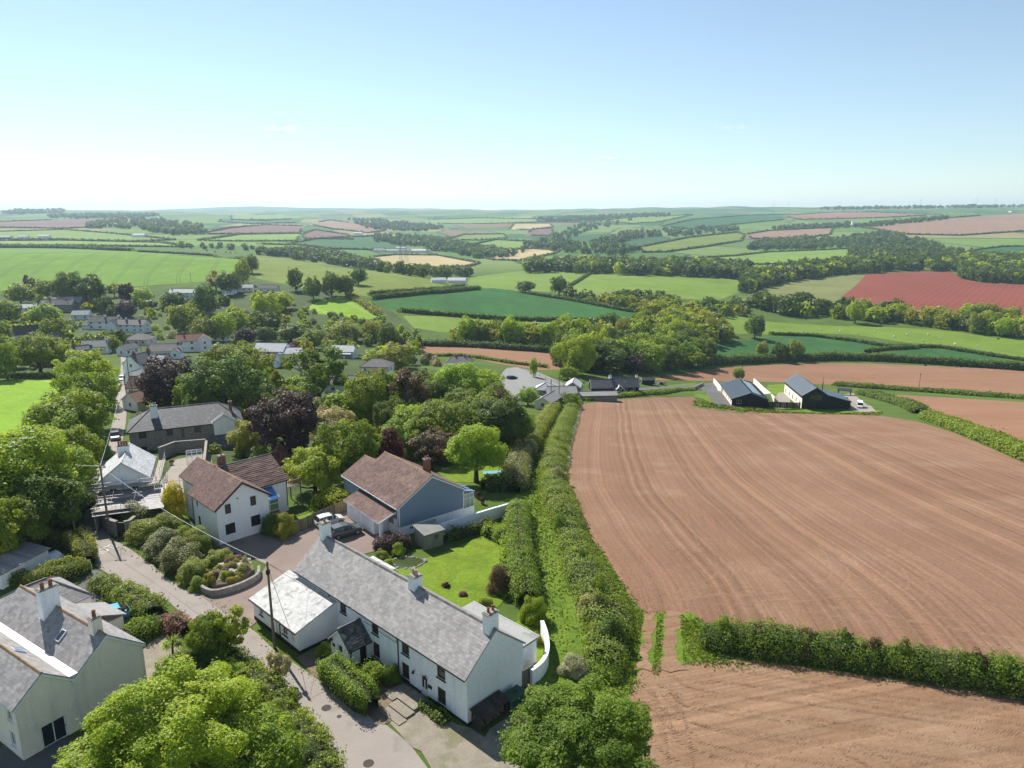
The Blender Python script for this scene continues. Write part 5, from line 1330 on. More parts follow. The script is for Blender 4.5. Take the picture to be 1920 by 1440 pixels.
def trunk_proto(shape, var, hb=.3):
 """trunk with limbs; unit height 1, crown occupying hb..1, unit width"""
 k = ('trunk', shape, var, hb)
 if k in _protos: return _protos[k]
 _, C, Rr = crown_proto(shape, 'v', var)
 mb = MB(); rg = random.Random(var * 7 + 1)
 top = hb + (1 - hb) * (.8 if shape in ('cone', 'tall') else .5)
 p = [(0, 0, -.04), (.01 * rg.uniform(-1, 1), .01 * rg.uniform(-1, 1), hb * .6), (.02 * rg.uniform(-1, 1), .02 * rg.uniform(-1, 1), top)]
 mb.tube(p[0], p[1], .05, .036, 8); mb.tube(p[1], p[2], .036, .014, 7)
 idx = list(range(len(C) - 1)); rg.shuffle(idx)
 for i in idx[:12 if shape != 'sparse' else 17]:
  c = C[i]; z0 = hb * .75 + (top - hb * .75) * rg.uniform(0, .75)
  f = (z0 - p[1][2]) / max(1e-6, p[2][2] - p[1][2]); f = max(0, f)
  a = Vector((p[1][0] + (p[2][0] - p[1][0]) * f, p[1][1] + (p[2][1] - p[1][1]) * f, z0)); e = Vector((c[0], c[1], hb + (1 - hb) * c[2]))
  mid = a.lerp(e, .5) + Vector((0, 0, -.02)); mb.tube(a, mid, .019, .012, 5, caps=False); mb.tube(mid, e, .012, .005, 5)
 me = mb.mesh('trunk', [M['bark']], smooth=True)
 _protos[k] = me; return me
def lod_for(p, h):
 px = h / dist_px(p)
 return 'n' if px > 190 else 'm' if px > 62 else 'f' if px > 22 else 'v'
_nt = [0]
TREES = []
def tree(p, h, w, mat='leaf_mid', shape='round', label=None, group=None, hb=.22, lod=None, bark='bark', name='tree', cat='tree', var=None):
 """one tree: a root at the foot with a trunk and a crown"""
 _nt[0] += 1; i = _nt[0]
 lod = lod or lod_for(p, h)
 var = i % (3 if lod in 'nm' else 4) if var is None else var
 root = empty(name, (p.x, p.y, p.z - .05), (i * 2.4) % 6.28)
 tag(root, label, cat, group)
 me, C, Rr = crown_proto(shape, lod, var)
 c = link_mesh('crown', me, root); c.location = (0, 0, h * hb); c.scale = (w, w, h * (1 - hb))
 c.material_slots[0].link = 'OBJECT'; c.material_slots[0].material = M[mat]
 t = link_mesh('trunk', trunk_proto(shape, var, hb), root); t.scale = (w, w, h) if h / w < 2 else (h * .5, h * .5, h)
 if bark != 'bark': t.material_slots[0].link = 'OBJECT'; t.material_slots[0].material = M[bark]
 TREES.append(root); return root
def bush(p, h, w, mat='leaf_mid', label=None, group=None, lod=None, name='bush', cat='shrub', sx=1.0, rz=None, shape='bush'):
 _nt[0] += 1; i = _nt[0]
 lod = lod or lod_for(p, max(h, w) * .9)
 me, _, _ = crown_proto(shape, lod, i % 3)
 o = link_mesh(name, me); o.location = (p.x, p.y, p.z - .06); o.scale = (w * sx, w, h); o.rotation_euler = (0, 0, (i * 1.7) % 6.28 if rz is None else rz)
 o.material_slots[0].link = 'OBJECT'; o.material_slots[0].material = M[mat]
 tag(o, label, cat, group); return o
def wob(s, t, ph, k=1.0):
 """smooth lumps along a hedge"""
 return (np.sin(s * 1.1 * k + ph) + np.sin(s * 2.3 * k + 1.7 * t + ph * 2.1) + np.sin(s * 4.7 * k - 2.6 * t + ph * .7) * .8 + np.sin(s * .37 * k + ph * 3) * 1.2) / 4.0
def hedge(pts, w, h, mat='leaf_hedge', leaf=None, dens=1.0, label=None, group=None, lump=.18, name='hedge', square=3.0, taper=.85, max_n=60000, cat='hedge', w2=None):
 """a hedge along a line of ground points: a solid dark core, added to block light, under a coat of leaves"""
 _nt[0] += 1; rg = np.random.default_rng(_nt[0])
 P = [Vector((q.x, q.y)) for q in pts]
 seg = [(b - a).length for a, b in zip(P[:-1], P[1:])]; Ltot = sum(seg)
 mid = G_mid = pts[len(pts) // 2]
 mpp = dist_px(pts[0].lerp(pts[-1], .5)) if len(pts) == 2 else dist_px(mid)
 leaf = leaf or max(.13, mpp * 1.875 * 1.7)
 n = min(max_n, int(dens * Ltot * (w + 2 * h) / (leaf * leaf) * 1.5))
 cum = np.concatenate([[0], np.cumsum(seg)]); px = np.array([q.x for q in P]); py = np.array([q.y for q in P])
 tt = np.linspace(0, Ltot, max(8, int(Ltot / 2))); cx = np.interp(tt, cum, px); cy = np.interp(tt, cum, py)
 for _ in range(2):
  cx[1:-1] = (cx[:-2] + 2 * cx[1:-1] + cx[2:]) / 4; cy[1:-1] = (cy[:-2] + 2 * cy[1:-1] + cy[2:]) / 4
 dx = np.gradient(cx); dy = np.gradient(cy); ln = np.hypot(dx, dy) + 1e-9; dx /= ln; dy /= ln
 ph = _nt[0] * 1.37
 k = 3.0 / max(w, 1.0)
 def ww(s): return w if w2 is None else w + (w2 - w) * s / Ltot
 def surf_pt(s, th):
  c, si = np.cos(th), np.sin(th); e = 2.0 / square
  u = np.sign(c) * np.abs(c) ** e; v = np.abs(si) ** e
  r = 1 + lump * wob(s, th, ph, k)
  end = np.clip(np.minimum(s, Ltot - s) / (0.6 * w), 0, 1) ** .45
  return u * ww(s) / 2 * r * (.55 + .45 * end), v * h * r * (.5 + .5 * end)
 def to_world(s, u, v):
  x = np.interp(s, tt, cx); y = np.interp(s, tt, cy); ex = np.interp(s, tt, dx); ey = np.interp(s, tt, dy)
  X = x + ey * u; Y = y - ex * u
  return np.stack([X, Y, zland(X, Y) + v], -1)
 s = rg.random(n) * Ltot; th = rg.random(n) * math.pi
 u, v = surf_pt(s, th); sc = .84 + .22 * rg.random(n); sc = sc + (rg.random(n) < .09) * rg.random(n) * .3 + .12 * np.clip(wob(s * 2.7, th * 1.3, ph + 5, k) - .25, 0, 1)
 Pw = to_world(s, u * sc, v * sc)
 Pi = to_world(s, u * .3, v * .45); nd = Pw - Pi; nd /= np.linalg.norm(nd, axis=1, keepdims=True) + 1e-9; nd[:, 2] += .25
 tint = np.clip(.5 + .4 * wob(s * 1.7, th * 2, ph + 2, k) + rg.normal(size=n) * .22, 0, 1)
 V, Q, tv = leaves(Pw, nd, leaf, rg, tint=tint)
 ns = max(6, int(Ltot / max(1.0, w * .4))); nt = 7
 S, Th = np.meshgrid(np.linspace(.02 * Ltot, .98 * Ltot, ns), np.linspace(0, math.pi, nt), indexing='ij')
 cu, cv = surf_pt(S.ravel(), Th.ravel()); Cw = to_world(S.ravel(), cu * .82, cv * .84 - .1)
 ci = np.arange(ns * nt).reshape(ns, nt); CQ = np.stack([ci[:-1, :-1], ci[1:, :-1], ci[1:, 1:], ci[:-1, 1:]], -1).reshape(-1, 4)
 o0 = np.array([pts[0].x, pts[0].y, pts[0].z])
 VV = np.vstack([V, Cw]) - o0; QQ = np.vstack([Q, CQ + len(V)])
 me = np_mesh(name, VV, QQ, [M[mat], M['hedge_core']], np.concatenate([np.zeros(len(Q), int), np.ones(len(CQ), int)]), {'tint': np.concatenate([tv, np.zeros(len(Cw))])})
 o = link_mesh(name, me, loc=tuple(o0)); tag(o, label, cat, group)
 return o
def gp(*px): return [G(*q) for q in px]
# ------------------------------------------------------------------ the village houses
def simple_house(px, py, L, W, eave, rise, deg, wall, roof, label, chim=(), hip=0, extra=(), nwin=3, storeys=None, tile=False, group=None, name='house', back=True, zadd=0.0, ridge='tile_grey'):
 p = G(px, py); a = math.radians(deg)
 back_d = (abs(math.cos(a)) * W + abs(math.sin(a)) * L) / 2 if back else 0
 c = Vector((p.x + p.x / p.y * back_d, p.y + back_d, 0)); z = Z(c.x, c.y) + zadd
 z = max(z, Z(p.x, p.y)) if back else z
 h = empty(name, (c.x, c.y, z), a); tag(h, label, 'house' if name == 'house' else name.replace('_', ' '), group)
 ws = []
 st = storeys or (2 if eave > 3.8 else 1)
 for s in range(st):
  zz = .9 + s * 2.45
  if zz + 1.15 > eave: zz = eave - 1.25
  for k in range(nwin): ws.append(win('y-', (k + .5) * L / nwin + (.3 if k % 2 else -.2), zz, 1.15, 1.1))
  ws.append(win('x+', W * .5, zz, 1.0, 1.1)); ws.append(win('x-', W * .5, zz, 1.0, 1.1))
 block(h, (0, 0, 0), L, W, -3.0, eave, rise, wall, roof, (.6, .45, .03) if tile else None, oh=.3, ohg=.2, hip=hip, wins=ws, ridge=ridge, gutter='black', barge='white_paint' if not hip else None, seed=int(px))
 zr_ = eave + rise
 for (x, y, w, d, z1, pots, m) in chim: chimney(h, x * L / 2, y * W / 2, w, d, eave + rise * (1 - abs(y)) - .6, zr_ + z1, pots, m, ph=.45, pr=.16)
 for (x, y, rot, l2, w2, e2, r2, w_, ro_) in extra:
  block(h, (x, y, math.radians(rot)), l2, w2, -3.0, e2, r2, w_, ro_, None, oh=.25, ohg=.15, wins=[win('x-', w2 / 2, .9, 1.0, 1.1)] + ([win('x-', w2 / 2, 3.2, 1.0, 1.1)] if e2 > 4.4 else []), ridge=ridge, seed=int(px) + 3)
 return h
WR, CR_, GW = 'white_render', 'cream_render', 'grey_white'
simple_house(112, 586, 20, 8, 4.6, 3.0, 6, 'stone', 'tile_grey', 'large grey roofed house with a second ridge behind the thatched cottage', [(-.5, 0, .8, .8, 1.2, 2, 'brick')], extra=[(3, 6.5, 0, 18, 8, 5.2, 3.2, 'stone', 'slate'), (-6, -4.6, 0, 9, 4, 2.6, 1.4, WR, 'slate_pale')], nwin=5)
simple_house(50, 586, 15, 6.5, 2.7, 2.1, 4, WR, 'slate_pale', 'long low white bungalow with a pale roof below the bright green hill', nwin=4)
simple_house(56, 640, 12, 6.5, 3.2, 3.7, 38, CR_, 'thatch', 'thatched cottage with a steep dark roof and two brick chimneys', [(-.95, 0, .9, .7, .9, 1, 'brick'), (.2, 0, .8, .8, .8, 1, 'brick')], extra=[(4, 5, 90, 9, 6, 3.0, 3.3, CR_, 'thatch')], ridge='thatch')
simple_house(200, 618, 17, 6.5, 4.4, 2.5, 3, WR, 'tile_grey', 'white cottage with a brown grey roof standing behind another white cottage', [(0, 0, .8, .8, 1.2, 2, WR), (.9, 0, .8, .8, 1.1, 1, WR)], extra=[(-9.5, -1, 0, 4.5, 5, 2.6, 1.5, WR, 'tile_grey')], nwin=4)
simple_house(246, 624, 20, 6.5, 4.3, 2.5, -5, WR, 'slate_dark', 'long white cottage under dark slate with a forward white gable', [(-.2, 0, .8, .8, 1.2, 2, WR), (.55, 0, .8, .8, 1.2, 2, WR)], extra=[(-7.5, -2.2, 90, 7, 5.5, 4.2, 2.6, WR, 'slate_dark')], nwin=5)
simple_house(140, 692, 13, 7.5, 4.2, 2.7, 42, 'brick', 'slate_dark', 'dark roofed brick house with three tall chimneys beside the lane', [(-.9, 0, .9, .9, 1.5, 2, 'brick'), (.1, 0, .8, .8, 2.3, 1, 'brick'), (.95, 0, .9, .7, 1.6, 2, WR)], extra=[(3, -5.2, 0, 8, 6, 3.4, 2.4, 'brick', 'tile_grey')])
simple_house(265, 648, 11, 8.5, 2.7, 2.3, -4, CR_, 'tile_grey', 'hip roofed bungalow with a grey brown roof beside the lane', hip=4.0)
simple_house(312, 672, 11, 7.5, 2.9, 2.3, 4, WR, 'tile_grey', 'white bungalow with a tan grey roof and a small glazed porch', [(.98, 0, .8, .8, .8, 1, 'brick')], extra=[(5.5, -3.2, 90, 4, 4, 2.4, 1.5, WR, 'tile_grey')])
simple_house(360, 661, 11, 7.2, 4.9, 2.4, 24, GW, 'tile_red', 'tall white gabled house with a reddish brown roof', [(-.5, .1, .8, .8, .9, 2, 'brick')], extra=[(5.6, -2, 90, 5, 5.5, 4.9, 1.9, GW, 'tile_brown')], ridge='tile_red')
simple_house(268, 708, 9.5, 6.4, 4.5, 2.7, 76, WR, 'slate_dark', 'white house with a steep front gable and dark slate roof by the lane', [(-.6, 0, .9, .8, 1.0, 2, 'brick'), (.8, 0, .8, .8, 1.1, 2, 'brick')], extra=[(2, -5.6, 90, 6, 5.5, 4.2, 2.3, WR, 'slate_pale')], nwin=2)
simple_house(255, 722, 5.5, 4.4, 2.3, 1.5, 80, WR, 'slate', 'small white garage with a grey gable roof beside the lane', nwin=1, name='garage')
simple_house(277, 744, 8.5, 6.8, 2.6, 2.5, 6, CR_, 'tile_brown', 'bungalow with a ribbed brown roof under the purple tree', tile=True)
simple_house(283, 772, 11, 6, 2.5, 2.0, 62, CR_, 'tile_red', 'outbuilding with a long pale reddish roof beside the stone house', nwin=2, name='outbuilding')
simple_house(346, 561, 19, 6.5, 4.2, 2.2, -4, WR, 'slate_pale', 'long white house with a pale roof at the foot of the bright green field', [(-.9, 0, .8, .8, 1, 1, WR)], extra=[(-7, 4, 90, 6, 6, 3.6, 2.2, WR, 'slate_pale')], nwin=5)
simple_house(431, 553, 8, 6.5, 2.8, 2.2, -12, WR, 'slate_pale', 'small white bungalow with a hipped pale roof under trees', hip=3.0)
simple_house(459, 548, 13, 6.5, 2.8, 2.3, 10, CR_, 'slate_pale', 'bungalow with a long pale roof below the dark hill trees')
simple_house(505, 549, 14, 6.5, 2.8, 2.3, -4, CR_, 'tile_grey', 'bungalow with a pinkish grey roof half hidden in the hillside trees')
simple_house(512, 674, 13, 8, 3.4, 2.8, -6, GW, 'slate_pale', 'white bungalow with a broad pale grey roof behind the dark conifer', extra=[(-7, 0, 0, 6, 6, 2.7, 1.6, GW, 'slate_pale')])
simple_house(498, 690, 10.5, 6.5, 2.8, 2.2, -8, WR, 'tile_brown', 'bungalow with a brown roof and white end gable by the dark conifer', [(.3, 0, .7, .7, .7, 1, 'brick')])
simple_house(646, 672, 10.5, 7, 3.0, 2.2, -4, WR, 'slate_pale', 'white house with pale roof, blue glazed front and a stone end chimney', [(.99, 0, .9, 1.0, 1.3, 0, 'stone')], extra=[(0, -3.3, 0, 8.5, 3, 2.1, .7, 'blue_clad', 'slate_pale')])
simple_house(650, 738, 12.5, 6.5, 2.9, 1.9, -3, WR, 'tile_grey', 'pale green white bungalow with a long grey roof amid shrubs', nwin=2)
simple_house(708, 702, 11, 8, 2.8, 2.2, -6, CR_, 'tile_grey', 'hip roofed bungalow with a dark brown grey roof near the bare tree', hip=3.8)
simple_house(862, 696, 10.5, 7, 2.9, 2.2, -3, WR, 'tile_grey', 'white bungalow with a light grey roof and two short chimneys by the car park', [(-.3, 0, .6, .6, .6, 1, 'brick'), (.4, 0, .6, .6, .6, 1, 'brick')], hip=2.5)
simple_house(415, 640, 7, 5, 2.4, 1.2, 0, WR, 'slate_pale', 'white flat looking annex beside the reddish roofed house', nwin=2)
simple_house(299, 703, 8, 6, 4.2, 2.4, 12, WR, 'slate_dark', 'white gabled house tucked behind the steep front gable by the lane', nwin=2)
simple_house(241, 668, 7, 5, 2.6, 1.8, 72, WR, 'tile_grey', 'small white cottage at the very top of the lane', nwin=2)
simple_house(182, 664, 10, 6, 3.0, 2.4, 10, GW, 'slate', 'grey roofed cottage left of the lane top', [(.9, 0, .8, .8, 1, 1, WR)])
simple_house(92, 652, 9, 6, 3.0, 2.6, 30, CR_, 'slate_dark', 'cream cottage with a dark roof beside the thatched cottage', [(-.9, 0, .7, .7, .9, 1, 'brick')])
simple_house(548, 676, 9, 6, 3.0, 2.0, 0, GW, 'slate_pale', 'pale roofed bungalow just right of the broad pale grey roof', nwin=2)
simple_house(588, 706, 9, 6, 3.0, 2.0, -4, WR, 'tile_grey', 'white bungalow standing behind the tall open tree', nwin=2)
simple_house(155, 600, 10, 6, 3.0, 2.4, 8, WR, 'slate_pale', 'white bungalow left of the brown grey roofed cottage', nwin=2)
simple_house(1168, 738, 10, 6, 2.4, 2.7, 4, 'black_clad', 'slate_dark', 'dark slate roofed cottage with three white chimneys at the end of the lane', [(-.97, 0, .9, .8, 1.0, 1, WR), (.96, 0, .8, .8, .9, 1, WR)],
   extra=[(-8.4, -.6, 0, 7.5, 6, 2.3, 2.4, 'black_clad', 'slate_dark'), (-2.0, -3.3, 90, 2.4, 2.6, 1.9, 1.2, 'black_clad', 'slate_pale')], ridge='slate_dark')
p_ = G(1101, 742); k_ = None
simple_house(1118, 752, 13, 4.2, 1.7, .8, 5, 'stone', 'slate', 'long low grey lean-to roof along the front of the dark cottage', name='outbuilding', nwin=0)
simple_house(1052, 750, 9.5, 6, 2.1, 1.6, 6, 'stone', 'slate', 'outbuilding with a broad grey slate roof between two poles', name='outbuilding', nwin=0)
simple_house(1022, 744, 6, 6, 2.2, 1.8, 80, 'stone', 'slate_pale', 'small outbuilding with a pale hipped slate roof by the car park', name='outbuilding', hip=2.4, nwin=0)
simple_house(1075, 738, 7, 5, 2.2, 1.7, 80, 'stone', 'slate_pale', 'outbuilding with a pale slate gable against the dark cottage', name='outbuilding', nwin=0)
simple_house(1028, 770, 9.0, 5.0, 2.3, 1.4, 64, CR_, 'slate', 'cream garage with a grey gable roof at the far end of the hedged lane', name='garage', nwin=2)
simple_house(1214, 722, 5, 3.5, 2.0, .5, 0, 'black_clad', 'black_clad', 'small black shed beside the dark cottage', name='shed', nwin=0)
simple_house(822, 531, 13, 8, 2.6, 2.2, 12, GW, 'roof_white', 'pale roofed barn alone in the valley pasture, the smaller of two', name='barn', nwin=0)
simple_house(857, 532, 17, 9, 3.0, 2.4, -4, GW, 'slate_pale', 'larger pale roofed barn alone in the valley pasture', name='barn', nwin=0)
simple_house(1601, 421, 17, 10, 7.5, 3.5, 0, WR, 'slate_pale', 'solitary white house on the far ploughed hillside', nwin=3)
for i, (x, y, l, w, dg, ro) in enumerate(((712, 473, 24, 14, 5, 'slate_dark'), (734, 474, 34, 16, -4, 'slate_dark'), (758, 474, 30, 15, 3, 'metal_roof'), (785, 474, 34, 15, 0, 'slate_pale'), (752, 469, 22, 12, 8, 'roof_white'))):
 simple_house(x, y, l, w, 4.5, 3, dg, GW, ro, ['dark roofed barn at the near end of the farm beside the tan field', 'long dark roofed barn in the middle of the farm beside the tan field', 'blue grey roofed barn of the farm beside the tan field', 'long pale roofed barn at the far end of the farm beside the tan field', 'white roofed small barn at the back of the farm beside the tan field'][i], name='barn', nwin=0)
for i, (x, y, l, w, ro, lb) in enumerate(((12, 449, 26, 12, 'slate_dark', 'dark farm shed in the far valley at the edge of the view'), (45, 448, 22, 10, 'roof_white', 'white roofed far farm building, middle of a row of three'), (84, 447, 24, 10, 'slate_pale', 'pale roofed far farm building with trees close beside it'), (262, 445, 30, 12, 'roof_white', 'long white far farm building under the wooded hill'),
 (672, 440, 24, 12, 'slate_pale', 'far farmhouse with a pale roof beside the brown strip field'), (780, 431, 22, 10, 'slate_pale', 'far pale farm building among trees across the valley'), (850, 429, 40, 14, 'slate_dark', 'long dark far barn on the opposite hillside'), (178, 408, 30, 16, 'tile_red', 'far house with reddish roof on the wooded ridge'),
 (1900, 398, 40, 20, 'slate_dark', 'far barn on the ridge above the brown hillside'), (1555, 421, 14, 9, 'roof_white', 'tiny white far building among trees near the white house'))):
 simple_house(x, y, l, w, 5, 3, (i * 7) % 20 - 10, WR, ro, lb, name='barn' if i not in (4, 7) else 'house', nwin=0)
# ------------------------------------------------------------------ the two dark barn conversions
def barn_house(front_l, front_r, apex, apex_back, label, eave, rise, wing=None, skyl=False, wins_left=4):
 A, Bp = G(*front_l), G(*front_r)
 zt_ = max(A.z, Bp.z) - .1 + eave + rise
 def onplane(px, py):
  u = (px - 960) / FPX; v = (py - 720) / FPX; f = cp - v * sp; sl = (-sp - v * cp) / f
  Yv = (zt_ - CAMH) / sl; return Vector((u / f * Yv, Yv))
 r0, r1 = onplane(*apex), onplane(*apex_back)
 d = r1 - r0; L = d.length; d.normalize()
 n = Vector((d.y, -d.x)); W = (Bp - A).length * .98
 fm = Vector(((A.x + Bp.x) / 2, (A.y + Bp.y) / 2)); c = fm + d * L / 2
 print('BARN', L, W, math.degrees(math.atan2(d.y, d.x)))
 z = max(A.z, Bp.z) - .1
 h = empty('barn_house', (c.x, c.y, z), math.atan2(d.y, d.x)); tag(h, label, 'house')
 ws = [win('y+', L - (k + .5) * L / wins_left, .9, .8, 1.5, frame='black', sill=None, cols=1) for k in range(wins_left)]
 if eave > 3.5: ws += [win('x-', W * .36, 3.3, 1.6, 2.1, frame='black', glass='glass_warm', sill=None), win('x-', W * .60, 3.3, 3.2, 2.1, frame='black', glass='glass_warm', sill=None, cols=1)]
 else: ws += [win('x-', W * .2, .9, 1.8, 1.3, frame='white_paint', sill=None)]
 T, ro = block(h, (0, 0, 0), L, W, -4, eave, rise, 'black_clad', 'metal_roof', None, oh=.35, ohg=.5, wins=ws, barge='black', gutter='black', ridge='metal_roof')
 m = MB(); zt = eave - (1.2 if eave > 3.5 else .25)
 m.box(-L / 2 - .02, L / 2, W / 2 + .003, W / 2 + .05, -4, .86); m.box(-L / 2 - .02, L / 2, W / 2 + .003, W / 2 + .05, 2.45, zt)
 e = L / wins_left
 for k in range(wins_left + 1):
  x0 = -L / 2 - .02 if k == 0 else -L / 2 + (k - .5) * e + .42; x1 = L / 2 if k == wins_left else -L / 2 + (k + .5) * e - .42
  m.box(x0, x1, W / 2 + .003, W / 2 + .05, .86, 2.45)
 m.build('white_side_wall', M['cream_render'], h)
 m = MB()
 for k in range(int(W / .6)): y = -W / 2 + .3 + k * .6; m.box(-L / 2 - .03, -L / 2 - .002, y, y + .05, 0, eave)
 m.build('cladding_battens', M['black_clad'], h)
 m = MB()
 for sgn in (-1, 1):
  for k in range(int(L / .6)):
   x = -L / 2 + .3 + k * .6; y1 = sgn * (W / 2 + .3); z1 = eave - rise / (W / 2) * .3
   m.hexa([(x, y1, z1 + .12), (x + .05, y1, z1 + .12), (x + .05, 0, eave + rise + .12), (x, 0, eave + rise + .12), (x, y1, z1 + .19), (x + .05, y1, z1 + .19), (x + .05, 0, eave + rise + .19), (x, 0, eave + rise + .19)])
 q = m.build('standing_seams', M['metal_roof'], ro); tag(q, kind='stuff')
 dm = MB(); dm.box(-L / 2 - .07, -L / 2 - .02, -.5, .6, 0, 2.1); dm.build('door', M['dark_frame'], h)
 if skyl:
  m = MB(); p = rise / (W / 2)
  for k in range(4):
   x = -L / 2 + 2.2 + k * (L - 3.4) / 4; x1 = x + (L - 3.4) / 4 - .08
   a, b = -W * .10, -W * .36
   m.hexa([(x, b, eave + rise + b * p + .16), (x1, b, eave + rise + b * p + .16), (x1, a, eave + rise + a * p + .16), (x, a, eave + rise + a * p + .16), (x, b, eave + rise + b * p + .24), (x1, b, eave + rise + b * p + .24), (x1, a, eave + rise + a * p + .24), (x, a, eave + rise + a * p + .24)])
  m.build('solar_panel', glass_mat('panel_glass', (0.10, 0.15, 0.20), .12), ro)
 if wing:
  l2, w2, e2, x2 = wing
  m = MB(); y0, y1 = -W / 2 - w2, -W / 2 - .01; xa, xb = -L / 2 + x2, -L / 2 + x2 + l2
  wall_face(m, (xa, y1, -4), (0, -1), w2, 4 + e2, [(w2 * .3, w2 * .9, 4, 4 + e2 * .72)], 0, .6); wall_face(m, (xa, y0, -4), (1, 0), l2, 4 + e2); wall_face(m, (xb, y0, -4), (0, 1), w2, 4 + e2)
  m.face([(xa, y0, e2), (xa, y1, e2), (xa, y1, eave)]); m.face([(xb, y1, e2), (xb, y0, e2), (xb, y1, eave)])
  m.build('wing_wall', M['black_clad'], h)
  q = MB(); q.box(xa + .6, xa + .65, y1 - w2 * .9, y1 - w2 * .3, 0, e2 * .72); q.build('garage_door', M['black'], h)
  m = MB(); pts = [(xa - .4, y0 - .3, e2 - .1), (xb + .3, y0 - .3, e2 - .1), (xb + .3, y1, eave + .1), (xa - .4, y1, eave + .1)]; m.hexa(pts + [(a, b, c + .15) for a, b, c in pts]); m.build('wing_roof', M['metal_roof'], h)
  m = MB(); m.tube((xb - 3, y1 - .6, eave - .5), (xb - 3, y1 - .6, eave + 3.0), .16, n=8); m.build('flue', M['black'], h)
 return h
barn_house((1374, 763), (1436, 765), (1406, 738), (1382, 711), 'single storey barn conversion with blue grey metal roof and white side wall', 2.7, 2.2, None, True, 6)
barn_house((1502, 766), (1551, 767), (1531, 729), (1496, 703), 'two storey barn conversion with tall black gable, large window and side wing', 5.0, 2.9, (11, 8.2, 3.0, .6), False, 5)
# ------------------------------------------------------------------ hedges
hedge(gp((1118,1275),(1142,1215),(1138,1170),(1118,1125),(1093,1075),(1072,1010),(1054,960),(1040,915),(1036,880),(1044,845),(1058,805),(1072,770),(1080,750)), 4.8, 2.1, 'leaf_hedge', .17, 1.0, 'long broad hedge bank running up the right side of the grass lane', lump=.26, max_n=90000, w2=4.0, square=2.4)
hedge(gp((988,1138),(980,1095),(972,1040),(970,995),(974,958)), 3.4, 2.5, 'leaf_clipped', .15, 1.0, 'clipped garden hedge between the cottage lawn and the grass lane', lump=.12)
hedge(gp((962,925),(968,900),(975,868),(988,845)), 4.4, 3.0, 'leaf_silver', .2, 1.0, 'tall variegated hedge beside the lawn with the domed tree', lump=.16)
hedge(gp((990,845),(1005,818),(1025,790),(1043,760)), 4.0, 2.4, 'leaf_hedge', .22, 1.0, 'clipped hedge on the left of the grass lane near the far garage', lump=.13)
hedge(gp((1086,748),(1078,790),(1062,835),(1056,880)), 2.2, .7, 'leaf_flower', .22, .8, 'white flowering cow parsley along the field edge of the hedge bank', lump=.25, name='cow_parsley', cat='wildflowers')
hedge(gp((1308,1202),(1380,1210),(1500,1225),(1650,1248),(1800,1272),(1920,1290),(2020,1306)), 3.6, 2.3, 'leaf_darkhedge', .15, 1.0, 'dark hedge between the two ploughed fields in the foreground', lump=.27, square=2.5, max_n=80000)
hedge(gp((1612,738),(1660,750),(1700,762),(1726,776)), 6.0, 2.6, 'leaf_darkhedge', .5, 1.0, 'hedge running down from the barn yard to the gap', lump=.2)
hedge(gp((1734,784),(1790,804),(1850,828),(1920,858),(2000,892)), 5.0, 2.8, 'leaf_clipped', .42, 1.0, 'clipped hedge along the right edge of the big ploughed field', lump=.12)
hedge(gp((1560,722),(1640,728),(1740,735),(1920,748),(2040,757)), 7.0, 2.0, 'leaf_darkhedge', .6, 1.0, 'long low hedge behind the barns across the red brown fields', lump=.2)
hedge(gp((1290,684),(1380,680),(1470,676),(1560,674),(1650,676),(1750,682),(1850,689),(1920,694),(2020,702)), 6.0, 4.6, 'leaf_dark', .8, 1.0, 'tall dark hedge along the far side of the brown field', lump=.22)
hedge(gp((695,562),(760,555),(830,549),(900,542)), 4.5, 3.2, 'leaf_dark', .9, 1.0, 'dark hedge along the top of the deep green field', lump=.2)
hedge(gp((690,554),(760,549),(830,544),(870,538)), 4.0, 3.0, 'leaf_dark', .9, 1.0, 'second dark hedge just above the deep green field', lump=.2)
hedge(gp((745,584),(800,589),(850,593),(960,601),(1080,603),(1190,603)), 4.0, 3.0, 'leaf_darkhedge', .8, 1.0, 'dark hedge along the lower edge of the deep green field', lump=.2)
hedge(gp((655,556),(685,572),(712,592)), 7.0, 2.5, 'leaf_olive', .8, 1.0, 'broad pale hedge beside the small bright paddock', lump=.2)
hedge(gp((-90,464),(0,465),(60,465),(130,466),(200,469),(250,471)), 8.0, 5.0, 'leaf_dark', 1.2, 1.0, 'dark bushy hedge on the crest of the bright green field', lump=.4)
hedge(gp((250,472),(330,476),(400,480),(470,490)), 4.0, 3.0, 'leaf_dark', 1.2, 1.0, 'thin hedge on the crest dividing the bright field from the olive hill', lump=.3)
hedge(gp((-60,708),(0,708),(60,708),(112,707)), 2.6, 1.6, 'leaf_clipped', .4, 1.0, 'low hedge at the far end of the bright near field', lump=.15)
hedge(gp((1060,541),(1085,527),(1108,513)), 3.5, 2.6, 'leaf_dark', 1.1, 1.0, 'short dark hedge crossing the valley pasture', lump=.2)
hedge(gp((1210,590),(1160,581),(1060,562),(990,551)), 4.0, 2.8, 'leaf_dark', .95, 1.0, 'hedge along the upper right edge of the deep green field', lump=.3)
hedge(gp((1030,690),(960,682),(870,668),(800,668)), 3.0, 1.4, 'leaf_mid', .5, .8, 'low scrubby hedge below the small brown field', lump=.3)
hedge(gp((785,648),(870,650),(960,656),(1045,662)), 5.0, 3.2, 'leaf_dark', .6, 1.0, 'dark hedge along the top of the small brown field', lump=.25)
hedge(gp((1440,627),(1520,630),(1600,640),(1665,651),(1760,652),(1860,668),(1960,682)), 3.5, 2.2, 'leaf_dark', .8, 1.0, 'hedge between the pasture and the blue green fields', lump=.25)
hedge(gp((1622,661),(1660,656),(1720,653)), 4.0, 2.6, 'leaf_dark', .8, 1.0, 'short hedge between the two blue green fields', lump=.25)
